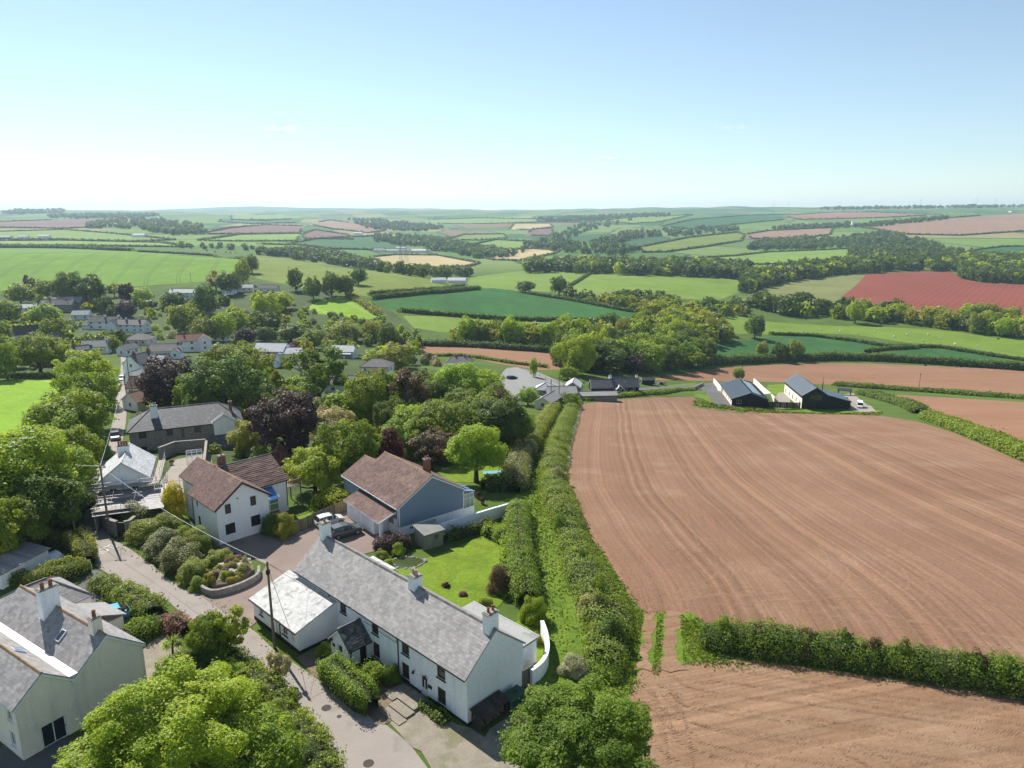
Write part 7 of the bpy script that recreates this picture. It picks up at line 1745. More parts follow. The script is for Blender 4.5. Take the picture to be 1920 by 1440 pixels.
def build_bushes():
 rg = random.Random(5); made = []
 polys = [(185, [(0,600),(120,590),(300,585),(420,580),(540,570),(700,600),(780,640),(900,705),(960,740),(900,745),(700,730),(560,700),(430,690),(300,660),(250,690),(120,660),(0,690)], (2.2,4.6)),
   (70, [(245,760),(300,745),(480,760),(640,760),(900,760),(985,760),(970,850),(860,880),(740,880),(640,900),(560,900),(470,860),(300,840),(240,800)], (1.8,4.0)),
   (26, [(0,1000),(110,960),(160,900),(190,830),(205,850),(170,930),(140,990),(120,1020),(60,1060),(0,1080)], (1.5,3.0))]
 mats = ['leaf_mid','leaf_mid','leaf_bright','leaf_dark','leaf_olive','leaf_hedge','leaf_lime','leaf_pale','leaf_pink']
 grp = ['garden bushes about the village', 'bushes in the gardens behind the near houses', 'bushes in the shade of the lane side trees']
 lbs = ['small garden bush among the village houses', 'bush in the gardens behind the near houses', 'bush in the shade under the lane side trees']
 for gi, (n, poly, (a, b)) in enumerate(polys):
  xs = [q[0] for q in poly]; ys = [q[1] for q in poly]; k = 0; t = 0
  while k < n and t < n * 12:
   t += 1; x = rg.uniform(min(xs), max(xs)); y = rg.uniform(min(ys), max(ys))
   if not bool(inpoly(np.array([x]), np.array([y]), poly)[0]): continue
   if 205 < x < 245 and y > 655: continue
   if inpoly(np.array([x]), np.array([y]), [(300,930),(300,850),(400,840),(400,930)])[0]: continue
   if inpoly(np.array([x]), np.array([y]), [(905,742),(950,692),(968,690),(1060,722),(1040,745)])[0]: continue
   p = G(x, y); h = rg.uniform(a, b); w = h * rg.uniform(.9, 1.6)
   if any((wx - p.x) ** 2 + (wy - p.y) ** 2 < (5.5 + w / 2) ** 2 for hx, hy, hw, hh, wx, wy in HOUSE_PX): continue
   s = dist_px(p)
   if any(p.y < wy and abs(x - hx) < hw + w / s / 2 and y - h / s < hy - .25 * hh and y > hy for hx, hy, hw, hh, wx, wy in HOUSE_PX): continue
   if inpoly(np.array([x]), np.array([y]), [(800,905),(830,860),(980,855),(975,905)])[0]: continue
   k += 1; mt = rg.choice(mats); AUTO.append((bush(p, h, w, mt, lbs[gi], grp[gi]), mt, 'bush', grp[gi]))
build_bushes()
FIELD_WORDS = {'soil_purple': 'purple brown field', 'soil_tan': 'tan brown field', 'straw': 'tan stubble field', 'lime': 'pale lime field', 'pasture': 'green pasture', 'teal_crop': 'blue green field', 'khaki': 'khaki field', 'olive': 'olive hill field', 'soil_far': 'reddish brown field', 'dark_crop': 'deep green field', 'bright': 'bright green field', 'red': 'red field'}
def far_hedgerows():
 """one hedgerow round each far field, where the photo shows its line"""
 for nm, mt, poly in FIELDS:
  if np.mean([q[1] for q in poly]) > 512 or mt in ('bright', 'olive') and np.mean([q[0] for q in poly]) < 900: continue
  runs, run = [], []
  for e in range(len(poly)):
   a, b = poly[e], poly[(e + 1) % len(poly)]
   n = max(2, int((abs(a[0] - b[0]) + abs(a[1] - b[1])) / 12))
   for t in range(n):
    x, y = a[0] + (b[0] - a[0]) * t / n, a[1] + (b[1] - a[1]) * t / n
    q = G(x, y)
    if x < -60 or x > 1990 or (run and (q - run[-1]).length > 230):
     if len(run) > 3: runs.append(run)
     run = []
    if -60 <= x <= 1990: run.append(q)
  if len(run) > 3: runs.append(run)
  for run in sorted(runs, key=len)[-2:]:
   m = run[len(run) // 2].y
   o = hedge(run, 4.5, 3.0 if m < 1800 else 3.8, 'leaf_dark', None, .8, 'thin dark hedgerow', 'hedgerows dividing the far fields', lump=.45, max_n=4500, name='hedgerow')
   o['_mid'] = list(run[len(run) // 2]); AUTO.append((o, 'leaf_dark', 'hedgerow of the ' + FIELD_WORDS.get(mt, 'field'), 'hedgerows dividing the far fields'))
far_hedgerows()
def grass_tufts():
 rg = np.random.default_rng(3); P = []
 for poly, n in (([(1000,1290),(1022,1215),(1000,1120),(1003,1050),(995,980),(985,905),(1030,800),(1058,755),(1040,815),(1030,920),(1050,1000),(1078,1100),(1110,1180),(1085,1290)], 9000),
     ([(1168,1112),(1190,1145),(1222,1150),(1206,1262),(1165,1330),(1110,1330),(1180,1200)], 4200), ([(1268,1160),(1310,1160),(1345,1238),(1420,1250),(1282,1245)], 2600), ([(1225,1150),(1240,1150),(1238,1262),(1216,1262)], 1200),
     ([(1300,1236),(1400,1232),(1600,1255),(1920,1300),(1920,1306),(1600,1266),(1400,1244)], 1500), ([(1056,950),(1066,1000),(1085,975),(1130,1040),(1190,1130),(1180,1140),(1110,1060)], 2200), ([(1300,752),(1390,766),(1650,774),(1650,779),(1390,771),(1300,760)], 2600)):
  W = np.array([G2(*q) for q in poly]); lo, hi = W.min(0), W.max(0)
  q = lo + rg.random((n * 4, 2)) * (hi - lo); q = q[inpoly(q[:, 0], q[:, 1], [tuple(w) for w in W])][:n]; P.append(q)
 for line, n in ((ROAD_L[3:16], 520), (ROAD_R[9:-4], 380)):
  W = np.array([G2(*q) for q in line]); t = rg.random(n) * (len(W) - 1.001); i = t.astype(int); f = (t - i)[:, None]; P.append(W[i] * (1 - f) + W[i + 1] * f + rg.normal(size=(n, 2)) * .12)
 TR = [[G2(*v) for v in p_] for p_ in ([(1190,1275),(1207,1150),(1234,1150),(1222,1275)], [(1236,1275),(1246,1150),(1274,1150),(1284,1275)])]
 q = np.vstack(P); q = q + rg.normal(size=q.shape) * .35; q = q[(wob(q[:, 0] * 1.6, q[:, 1] * 2.1, .3) + .5 * rg.normal(size=len(q))) > -.55]
 for T_ in TR: q = q[~inpoly(q[:, 0], q[:, 1], T_)]
 z = zland(q[:, 0], q[:, 1]); s = np.clip(q[:, 1] * .0030, .16, .8) * (0.7 + .6 * rg.random(len(q)))
 pts = np.stack([q[:, 0], q[:, 1], z + s * .32], 1)
 nd = rg.normal(size=(len(q), 3)) * np.array([1, 1, .55]); nd[:, 2] += .35
 tint = np.clip(.5 + .4 * wob(q[:, 0], q[:, 1], 1.0) + .25 * rg.normal(size=len(q)), 0, 1)
 V, Q, t = leaves(pts, nd, s, rg, tint=tint)
 o = link_mesh('grass_tufts', np_mesh('grass_tufts', V, Q, [M['leaf_grass']], attrs={'tint': t})); tag(o, 'tufts of long grass on the lane and field banks', 'grass', kind='stuff')
grass_tufts()
# ------------------------------------------------------------------ vehicles
def paint(name, c, rough=0.25):
 m, N, L, out = new_mat(name); b = principled(N, L, out, c, rough, 0.5); b.inputs['Coat Weight'].default_value = 0.6; b.inputs['Coat Roughness'].default_value = 0.08; return m
M['tyre'] = plain('tyre_rubber', (0.012, 0.012, 0.012), 0.8); M['rim'] = plain('wheel_rim', (0.4, 0.4, 0.42), 0.3, .5, .7)
M['car_glass'] = glass_mat('car_glass', (0.015, 0.018, 0.022), 0.05); M['lamp_glass'] = plain('lamp_glass', (0.6, 0.6, 0.58), 0.15); M['tail_red'] = plain('tail_red', (0.25, 0.01, 0.01), 0.25); M['plate'] = plain('number_plate', (0.6, 0.55, 0.2), 0.5)
KINDS = {
'hatch': dict(L=4.0, W=1.74, st=[(-2.0,.42,.72,.74),(-1.93,.30,.92,.82),(-1.3,.24,.95,.86),(0,.22,.93,.87),(1.1,.24,.90,.86),(1.75,.28,.76,.82),(2.0,.36,.62,.70)], cab=[(-1.90,.93,1.02,.74,.66),(-1.55,.94,1.40,.80,.62),(-.6,.94,1.47,.80,.63),(.25,.93,1.40,.80,.62),(1.05,.90,.93,.76,.66)], wb=(-1.25,1.28), r=.31),
'suv': dict(L=4.4, W=1.85, st=[(-2.2,.50,.80,.78),(-2.12,.36,1.05,.88),(-1.4,.30,1.08,.92),(0,.28,1.06,.93),(1.2,.30,1.04,.92),(1.95,.34,.92,.86),(2.2,.44,.74,.74)], cab=[(-2.05,1.06,1.15,.80,.70),(-1.75,1.07,1.58,.86,.67),(-.6,1.07,1.67,.86,.68),(.3,1.06,1.60,.86,.67),(1.15,1.03,1.07,.80,.70)], wb=(-1.32,1.36), r=.36),
'van': dict(L=5.0, W=1.95, st=[(-2.5,.45,1.0,.92),(-2.45,.34,1.1,.96),(-1.0,.30,1.1,.97),(.8,.30,1.1,.97),(1.7,.32,1.1,.95),(2.3,.36,.98,.88),(2.5,.46,.8,.76)], cab=[(-2.46,1.1,1.95,.95,.86),(-2.3,1.1,2.02,.95,.86),(.2,1.1,2.02,.95,.86),(1.0,1.1,1.92,.93,.82),(1.9,1.08,1.12,.86,.76)], wb=(-1.55,1.5), r=.34)}
def car(p, heading, kind, mat, label, lift=0.05):
 K = KINDS[kind]; root = empty('parked_car' if kind != 'van' else 'parked_van', (p.x, p.y, p.z + lift), heading); tag(root, label, 'car' if kind != 'van' else 'van', 'parked cars')
 def loft(sec):
  mb = MB(); n = len(sec[0])
  for s in sec: mb.v += [tuple(q) for q in s]; mb.t += [.5] * n
  for i in range(len(sec) - 1):
   for k in range(n): k2 = (k + 1) % n; mb.f.append((i * n + k, i * n + k2, (i + 1) * n + k2, (i + 1) * n + k)); mb.m.append(0)
  mb.f.append(tuple(range(n - 1, -1, -1))); mb.m.append(0); b = (len(sec) - 1) * n; mb.f.append(tuple(b + k for k in range(n))); mb.m.append(0)
  return mb
 sec = []
 for x, z0, z1, hw in K['st']:
  zm = z0 + (z1 - z0) * .55
  sec.append([(x, -hw * .92, z0), (x, hw * .92, z0), (x, hw, zm), (x, hw * .96, z1 - .04), (x, hw * .86, z1), (x, -hw * .86, z1), (x, -hw * .96, z1 - .04), (x, -hw, zm)])
 loft(sec).build('body', mat, root, smooth=False)
 sec = [[(x, -b, z0 - .01), (x, b, z0 - .01), (x, t, z1), (x, -t, z1)] for x, z0, z1, b, t in K['cab']]
 loft(sec).build('windows', mat if kind == 'van' and False else M['car_glass'], root)
 c = K['cab']; r = MB()
 for i in range(1, len(c) - 2 if kind != 'van' else 3):
  a, b = c[i], c[i + 1]
  r.hexa([(a[0], -a[4] - .01, a[2]), (b[0], -b[4] - .01, b[2]), (b[0], b[4] + .01, b[2]), (a[0], a[4] + .01, a[2]), (a[0], -a[4], a[2] + .03), (b[0], -b[4], b[2] + .03), (b[0], b[4], b[2] + .03), (a[0], a[4], a[2] + .03)])
 r.build('roof', mat, root)
 for s in (-1, 1):
  q = MB()
  for i in ((1, 2, 3) if kind != 'van' else (0, 3)):
   x, z0, z1, b, t = c[i]; q.hexa([(x - .05, s * b - .02, z0), (x + .05, s * b - .02, z0), (x + .05, s * b + .02, z0), (x - .05, s * b + .02, z0), (x - .05, s * t - .02, z1), (x + .05, s * t - .02, z1), (x + .05, s * t + .02, z1), (x - .05, s * t + .02, z1)])
  if kind == 'van':
   a, b = c[0], c[3]; q.hexa([(a[0], s * a[3] - .015, a[1]), (b[0] - .5, s * b[3] - .015, b[1]), (b[0] - .5, s * b[3] + .015, b[1]), (a[0], s * a[3] + .015, a[1]), (a[0], s * a[4] - .015, a[2]), (b[0] - .5, s * b[4] - .015, b[2]), (b[0] - .5, s * b[4] + .015, b[2]), (a[0], s * a[4] + .015, a[2])])
  q.build('pillars', mat, root)
  xf = K['st'][-1]; xb = K['st'][0]
  q = MB(); q.box(xf[0] - .22, xf[0] - .02, s * xf[3] * .95 - .14, s * xf[3] * .95 + .14, xf[2] - .12, xf[2] + .02); q.build('headlight', M['lamp_glass'], root)
  q = MB(); q.box(xb[0] - .02, xb[0] + .1, s * xb[3] * .95 - .1, s * xb[3] * .95 + .1, xb[2] - .05, xb[2] + .18); q.build('tail_light', M['tail_red'], root)
  q = MB(); x, z0, z1, b, t = c[3]; q.box(x + .35, x + .5, s * (b + .1) - .09, s * (b + .1) + .09, z0 + .02, z0 + .16); q.build('wing_mirror', mat, root)
  for xw in K['wb']:
   y = s * (K['W'] / 2 - .1); rr = K['r']
   q = MB(); q.tube((xw, y - .1, rr), (xw, y + .1, rr), rr, n=14); w = q.build('wheel', M['tyre'], root)
   q = MB(); q.tube((xw, y + s * .09, rr), (xw, y + s * .115, rr), rr * .62, n=10); q.build('rim', M['rim'], w)
 q = MB(); q.box(xb[0] - .03, xb[0] - .004, -.26, .26, .52, .63); q.build('number_plate', M['plate'], root)
 return root
def heading_px(a, b): A, B = G(*a), G(*b); return math.atan2(B.y - A.y, B.x - A.x)
car(G(648, 1004), heading_px((622, 1006), (676, 992)), 'suv', paint('paint_grey', (0.075, 0.08, 0.085)), 'dark grey car with a silver roof parked behind the cottage chimney')
car(G(618, 983), heading_px((596, 990), (650, 976)), 'hatch', paint('paint_silver', (0.62, 0.63, 0.64)), 'silver white car parked against the wooden fence')
car(G(221, 1160), heading_px((196, 1166), (246, 1150)), 'hatch', paint('paint_blue', (0.03, 0.34, 0.52)), 'light blue car on the driveway beside the dark hedge')
car(G(217, 824), heading_px((222, 790), (215, 830)), 'suv', paint('paint_navy', (0.02, 0.03, 0.055)), 'dark blue car in the shade of the lane beside the stone house')
car(G(229, 713), heading_px((231, 690), (228, 720)), 'hatch', paint('paint_white', (0.7, 0.71, 0.72)), 'white car on the sunny lane below the village')
car(G(235, 683), heading_px((232, 690), (236, 660)), 'hatch', paint('paint_white2', (0.62, 0.64, 0.66)), 'white car further up the lane by the steep gabled house')
car(G(960, 712), heading_px((940, 714), (985, 710)), 'suv', paint('paint_black', (0.012, 0.014, 0.02)), 'black car in the grey car park')
car(G(1612, 764), heading_px((1600, 745), (1618, 772)), 'van', M['white_paint'], 'white van facing the field beside the two storey barn house', .15)
car(G(1228, 723), heading_px((1215, 724), (1245, 720)), 'hatch', paint('paint_white3', (0.66, 0.66, 0.67)), 'white car on the verge right of the dark cottage', .2)
car(G(1243, 722), heading_px((1230, 724), (1260, 720)), 'hatch', paint('paint_red', (0.30, 0.03, 0.025)), 'red car on the verge right of the dark cottage', .2)
car(G(405, 652), heading_px((390, 655), (420, 648)), 'hatch', paint('paint_white4', (0.66, 0.67, 0.68)), 'white car beside the tall reddish roofed house', .2)
car(G(1585, 752), heading_px((1575, 745), (1600, 756)), 'hatch', paint('paint_grey2', (0.3, 0.32, 0.34)), 'grey car in the yard behind the white van', .2)
# ------------------------------------------------------------------ poles and wires
POLES = {}
def pole(key, base, top_y, label, r=.14, arm=False, lamp=False, mat='wood'):
 p = G(*base); h = max(3.5, CAMH + S_row(top_y) * p.y - p.z)
 root = empty('utility_pole' if not lamp else 'street_lamp', (p.x, p.y, p.z)); tag(root, label, 'utility pole' if not lamp else 'street lamp', 'wooden poles' if not lamp else None)
 m = MB(); m.tube((0, 0, -.3), (0, 0, h), r, r * .72, 8); m.build('pole', M[mat], root)
 if arm:
  m = MB(); m.box(-.7, .7, -.05, .05, h - .35, h - .22); m.build('crossarm', M['wood_dark'], root)
  for x in (-.6, 0, .6): m = MB(); m.lathe([(.03, h - .22), (.06, h - .14), (.04, h - .04), (.05, h)], 6, (x, 0, 0)); m.build('insulator', M['white_metal'], root)
 else:
  m = MB(); m.box(-.14, .14, -.2, .2, h * .86, h * .91); m.build('junction_box', M['black'], root)
 if lamp: m = MB(); m.box(-.1, 1.0, -.1, .1, h - .1, h + .03); m.build('lamp_head', M['white_metal'], root)
 POLES[key] = Vector((p.x, p.y, p.z + h)); return root
pole('p1', (206, 1002), 872, 'tall dark wooden pole in front of the scaffolded house', .16, True)
pole('p2', (515, 1215), 1053, 'tall wooden pole beside the white lean-to of the cottage', .15)
pole('p3', (143, 1012), 940, 'short pale wooden pole standing in the clipped hedge', .12, mat='wood_warm')
pole('p4', (240, 762), 700, 'wooden pole at the lane edge below the purple tree')
pole('p5', (246, 740), 668, 'taller wooden pole on the lane near the small white garage', arm=True)
pole('p6', (105, 708), 676, 'pole with a lamp at the end of the bright near field', lamp=True)
pole('p7', (1033, 752), 712, 'dark pole by the pale hipped outbuilding roof'); pole('p8', (1048, 752), 706, 'dark pole between the low outbuildings, the taller of a pair', arm=True)
pole('p9', (1092, 745), 722, 'short pole in front of the dark cottage'); pole('p10', (1161, 744), 697, 'pole standing in front of the dark cottage roof')
pole('p11', (1723, 727), 699, 'lone pole in the middle of the far brown field'); pole('p12', (1391, 700), 684, 'pole at the edge of the brown field behind the small barn tree')
pole('p13', (1543, 722), 707, 'thin pole behind the two storey barn roof'); pole('p14', (265, 660), 636, 'pole among the gardens by the hip roofed bungalow'); pole('p15', (358, 528), 511, 'thin pole against the bright hill field')
def wire(a, b, sag, label, r=.022, mat='black'):
 a, b = Vector(a), Vector(b); n = 18
 pts = [a.lerp(b, k / n) - Vector((0, 0, sag * 4 * (k / n) * (1 - k / n))) for k in range(n + 1)]
 m = MB(); m.path(pts, r, 5); o = m.build('overhead_cable', M[mat]); tag(o, label, 'cable', 'overhead cables')
off = Vector((0, 0, -.12))
wire(POLES['p1'] + off, POLES['p2'] + off, .9, 'pale overhead cable sagging from the scaffold pole to the cottage pole', .017, 'white_metal')
wire(POLES['p1'] + off, POLES['p4'] + off, .8, 'overhead cable running up the lane from the scaffold pole', .016, 'white_metal')
wire(POLES['p4'] + off, POLES['p5'] + off, .3, 'short overhead cable between the two upper lane poles', .016, 'white_metal')
wire(POLES['p1'] + off, G(20, 905) + Vector((0, 0, 6)), .8, 'overhead cable from the scaffold pole into the lane side trees', .025, 'white_metal')
wire(POLES['p2'] + off, cot(15.5, .0, 4.3), .4, 'thin cable from the cottage pole to the eaves over the porch', .016)
wire(POLES['p2'] + off, cot(24.0, -.1, 4.3), .3, 'thin cable from the cottage pole to the far end of the cottage', .014)
wire(POLES['p2'] + Vector((0, 0, -.6)), cot(19.5, 4.2, 0.1), .0, 'slanting stay wire beside the cottage pole', .02)
wire(POLES['p3'] + off, POLES['p1'] + Vector((0, 0, -3)), .4, 'thin cable from the short pale pole across the lane', .014)
# ------------------------------------------------------------------ walls, fences, gates
def line_wall(pts, h, t, mat, label, cap=None, name='garden_wall', hs=None, cat='wall'):
 root = empty(name, tuple(pts[0])); tag(root, label, cat); o = pts[0]
 m = MB(); c = MB(); n = len(pts)
 L_, R_ = [], []
 for i, p in enumerate(pts):
  d = (pts[min(n - 1, i + 1)] - pts[max(0, i - 1)]); d.z = 0; d.normalize(); nn = Vector((-d.y, d.x, 0)) * t / 2
  L_.append(p + nn - o); R_.append(p - nn - o)
 H = hs or [h] * n
 for i in range(n - 1):
  f = lambda q, z: (q.x, q.y, q.z + z)
  m.hexa([f(R_[i], -.5), f(R_[i + 1], -.5), f(L_[i + 1], -.5), f(L_[i], -.5), f(R_[i], H[i]), f(R_[i + 1], H[i + 1]), f(L_[i + 1], H[i + 1]), f(L_[i], H[i])])
  if cap:
   e = lambda q, s, z: (q.x + s.x, q.y + s.y, q.z + z)
   d = (L_[i] - R_[i]).normalized() * .05
   c.hexa([e(R_[i], -d, H[i] + .002), e(R_[i + 1], -d, H[i + 1] + .002), e(L_[i + 1], d, H[i + 1] + .002), e(L_[i], d, H[i] + .002), e(R_[i], -d, H[i] + .09), e(R_[i + 1], -d, H[i + 1] + .09), e(L_[i + 1], d, H[i + 1] + .09), e(L_[i], d, H[i] + .09)])
 m.build('wall_body', M[mat], root)
 if cap: c.build('coping', M[cap], root)
 return root
def smooth_pts(P, k=4):
 out = []
 for i in range(len(P) - 1):
  p0, p1, p2, p3 = P[max(0, i - 1)], P[i], P[i + 1], P[min(len(P) - 1, i + 2)]
  for j in range(k):
   t = j / k; out.append(.5 * ((2 * p1) + (-p0 + p2) * t + (2 * p0 - 5 * p1 + 4 * p2 - p3) * t * t + (-p0 + 3 * p1 - 3 * p2 + p3) * t ** 3))
 out.append(P[-1]); return out
line_wall(smooth_pts(gp((1016,1190),(1024,1215),(1026,1245),(1016,1268),(996,1285))), 1.5, .28, 'white_render', 'curved white garden wall at the near end of the cottage', 'white_paint')
line_wall(gp((826,1006),(876,990),(920,976),(966,962)), 1.7, .25, 'white_render', 'white garden wall running from the blue house towards the lane hedge', 'white_paint')
line_wall(smooth_pts(gp((376,1108),(398,1118),(430,1112),(462,1100),(484,1086),(486,1072))), .8, .35, 'stone', 'curved rubble stone wall holding up the rockery')
line_wall(smooth_pts(gp((186,945),(186,968),(194,988),(206,1000),(222,1006))), 2.1, .4, 'stone', 'curved rubble stone wall at the corner of the lane by the stone annex', 'concrete', hs=None)
line_wall(gp((236,1006),(246,1004),(262,990),(290,966),(308,942)), 2.1, .4, 'stone', 'rubble stone wall rising behind the lane side bushes', 'concrete')
q = MB(); a, b = G(222, 1006), G(236, 1006); d = (b - a).normalized(); nn = Vector((-d.y, d.x, 0))
q.hexa([tuple(v) for v in (a - nn * .05 + Vector((0, 0, -.1)), b - nn * .05 + Vector((0, 0, -.1)), b + nn * .05 + Vector((0, 0, -.1)), a + nn * .05 + Vector((0, 0, -.1)), a - nn * .05 + Vector((0, 0, 2)), b - nn * .05 + Vector((0, 0, 2)), b + nn * .05 + Vector((0, 0, 2)), a + nn * .05 + Vector((0, 0, 2)))])
tag(q.build('dark_panel', M['black']), 'dark panel filling the opening in the rubble stone wall under the scaffolding', 'gate')  # flat black slab filling the dark opening in the wall
line_wall(gp((300,862),(330,850),(388,845)), 2.3, .4, 'stone', 'old stone wall behind the greenhouse yard', 'concrete')
line_wall(gp((389,848),(387,870),(384,895)), 2.3, .35, 'concrete', 'pale topped wall dividing the two walled gardens', 'concrete')
line_wall(gp((1338,718),(1345,727),(1353,737)), 2.0, .4, 'cream_render', 'cream boundary wall left of the single storey barn', 'white_paint')
line_wall(gp((1413,718),(1430,735),(1452,756)), 2.2, .4, 'cream_render', 'long cream boundary wall between the two barns', 'white_paint')
line_wall(gp((1130,742),(1240,734),(1300,731),(1318,722)), 1.2, .5, 'stone', 'low dark stone wall along the lane end below the grassy bank')
line_wall(gp((0,709),(60,707),(108,706)), 1.0, .4, 'concrete', 'pale low wall at the far end of the bright near field')
def fence(a, b, n, h, label, mat='wood_warm', name='panel_fence', boards=8, split=True):
 root = empty(name, tuple(a)); tag(root, label, 'fence'); d = b - a
 for k in range(n + 1):
  p = d * (k / n); m = MB(); m.box(p.x - .06, p.x + .06, p.y - .06, p.y + .06, p.z - .3, p.z + h + .08); m.build('fence_post', M[mat], root)
 for k in range(n):
  p0, p1 = d * (k / n), d * ((k + 1) / n); m = MB(); e = (p1 - p0); nn = Vector((-e.y, e.x, 0)).normalized() * .02
  for j in range(boards):
   s0, s1 = p0 + e * ((j + .08) / boards), p0 + e * ((j + .95) / boards); o = nn * (1.5 if j % 2 else -.5)
   m.hexa([tuple(v) for v in (s0 - nn + o, s1 - nn + o, s1 + nn + o, s0 + nn + o)] + [tuple(v + Vector((0, 0, h))) for v in (s0 - nn + o, s1 - nn + o, s1 + nn + o, s0 + nn + o)], 0, rnd.random())
  m.build('fence_panel', M[mat], root)
 return root
fence(G(552, 1000), G(628, 966), 6, 1.6, 'grey weathered panel fence between the courtyard and the pale house lawn', 'wood')
fence(G(629, 965.5), G(664, 951), 3, 1.6, 'newer golden brown panel fence ending at the blue house garage')
fence(G(1437, 764), G(1500, 766), 5, 2.2, 'brown boarded fence between the two barns', 'wood_dark')
def rail_fence(pts, label, h=1.1, mat='wood'):
 root = empty('rail_fence', tuple(pts[0])); tag(root, label, 'fence'); o = pts[0]
 for p in pts: q = p - o; m = MB(); m.box(q.x - .06, q.x + .06, q.y - .06, q.y + .06, q.z - .2, q.z + h); m.build('fence_post', M[mat], root)
 for a, b in zip(pts[:-1], pts[1:]):
  for z in (.45, .95): m = MB(); m.tube(a - o + Vector((0, 0, z)), b - o + Vector((0, 0, z)), .05, n=4); m.build('rail', M[mat], root)
rail_fence([G(968 + k * 11, 689 + k * 4.5) for k in range(10)], 'post and rail fence along the upper edge of the car park')
rail_fence([G(996 + k * 9, 792 - k * 1.5) for k in range(4)], 'short post and rail fence by the small lawn at the lane')
def bar_gate(a, b, h, label, mat='white_metal'):
 root = empty('field_gate', tuple(a)); tag(root, label, 'gate'); d = b - a
 for k in range(6): z = .15 + k * (h - .2) / 5; m = MB(); m.tube((0, 0, z), (d.x, d.y, d.z + z), .028, n=6); m.build('gate_bar', M[mat], root)
 for t in (0, .33, .66, 1): q = d * t; m = MB(); m.tube((q.x, q.y, q.z + .05), (q.x, q.y, q.z + h), .035, n=6); m.build('gate_upright', M[mat], root)
bar_gate(G(1152, 1254), G(1172, 1196), 1.25, 'grey metal field gate standing open against the hedge bank', 'steel')
m = MB(); a = Vector((0.9, 55.0, 0)); b = Vector((1.9, 56.0, 0)); e = b - a; nn = Vector((-e.y, e.x, 0)).normalized() * .03
root = empty('garden_gate', tuple(a)); tag(root, 'tall brown boarded garden gate between the cottage gable and the white wall', 'gate')
for j in range(7):
 s0, s1 = e * ((j + .04) / 7), e * ((j + .96) / 7); m = MB(); m.hexa([tuple(v) for v in (s0 - nn, s1 - nn, s1 + nn, s0 + nn)] + [tuple(v + Vector((0, 0, 1.75))) for v in (s0 - nn, s1 - nn, s1 + nn, s0 + nn)]); m.build('board', M['wood'], root)
# ------------------------------------------------------------------ things round the near houses
def on_gable(s, out, z=0.0):   # along the cottage's near gable
 p = Vector((-3.64, 50.24)) + Vector((.688, .726)) * s + Vector((.726, -.688)) * out; return Vector((p.x, p.y, z))
gang = math.atan2(.726, .688)
root = empty('log_store', tuple(on_gable(1.8, .75, .05)), gang); tag(root, 'open dark wooden log store against the white gable', 'log store')
for x in (-1.5, 1.5):
 for y in (-.55, .5): m = MB(); m.box(x - .05, x + .05, y - .05, y + .05, 0, 1.25 if y < 0 else 1.55); m.build('post', M['wood_dark'], root)
for k in range(9): m = MB(); x = -1.72 + k * .385; m.hexa([(x, -.75, 1.27), (x + .37, -.75, 1.27), (x + .37, .6, 1.57), (x, .6, 1.57), (x, -.75, 1.31), (x + .37, -.75, 1.31), (x + .37, .6, 1.61), (x, .6, 1.61)], 0, rnd.random()); m.build('roof_board', M['wood_dark'], root)
for s in (-1.56, 1.54):
 for k in range(6): m = MB(); m.box(s, s + .03, -.55, .5, .12 + k * .2, .24 + k * .2, t=rnd.random()); m.build('slat', M['wood_dark'], root)
m = MB()
for i in range(70): x, z = rnd.uniform(-1.35, 1.35), .1 + .14 * (i // 12); m.tube((x, -.35 + rnd.uniform(-.05, .05), z), (x, .35, z), .075, n=6, t=rnd.random())
tag(m.build('firewood', M['wood'], root), kind='stuff')
root = empty('oil_tank', tuple(on_gable(4.5, .85, .05)), gang); tag(root, 'dark green plastic oil tank against the white gable', 'oil tank')
m = MB(); pr = [(-.55, .15), (.55, .15), (.6, .9), (.42, 1.22), (-.42, 1.22), (-.6, .9)]; x0, x1 = -.95, .95
m.face([(x0, y, z) for y, z in pr][::-1]); m.face([(x1, y, z) for y, z in pr])
for i in range(6): (y, z), (y2, z2) = pr[i], pr[(i + 1) % 6]; m.face([(x0, y, z), (x0, y2, z2), (x1, y2, z2), (x1, y, z)][::-1])
m.build('tank', M['green_plastic'], root); m = MB(); m.lathe([(.18, 1.22), (.18, 1.3), (.05, 1.32)], 10, (.3, 0, 0)); m.build('lid', M['green_plastic'], root); m = MB(); m.box(-.9, .9, -.5, .5, -.05, .15); m.build('plinth', M['concrete'], root)
A_, B_ = G(797, 1032), G(831, 1022); d = (B_ - A_).normalized(); ang = math.atan2(d.y, d.x); c = (A_ + B_) / 2 + Vector((-d.y, d.x, 0)) * 1.3
root = empty('garden_shed', tuple(c), ang); tag(root, 'weathered grey green garden shed at the edge of the cottage lawn', 'shed'); wx = (B_ - A_).length / 2
m = MB(); wall_face(m, (-wx, -1.3, -.2), (1, 0), 2 * wx, 2.3, [(1.35, 2.05, 1.3, 1.95)]); wall_face(m, (wx, -1.3, -.2), (0, 1), 2.6, 2.3); wall_face(m, (wx, 1.3, -.2), (-1, 0), 2 * wx, 2.6); wall_face(m, (-wx, 1.3, -.2), (0, -1), 2.6, 2.3); m.build('wall', M['shed_wood'], root)
window_unit(root, (-wx, -1.3, -.2), (1, 0), (1.35, 2.05, 1.3, 1.95), 'shed_wood', 'glass', .05, 2)
m = MB(); m.box(-wx + .25, -wx + 1.05, -1.35, -1.31, -.1, 1.85); m.build('door', M['shed_wood'], root)
m = MB()
for k in range(12): m.box(-wx - .015, wx + .015, -1.325, -1.302, -.1 + k * .18, -.085 + k * .18); m.box(-wx - .02, -wx - .001, -1.3, 1.3, -.1 + k * .18, -.085 + k * .18)
m.build('cladding', M['shed_wood'], root)
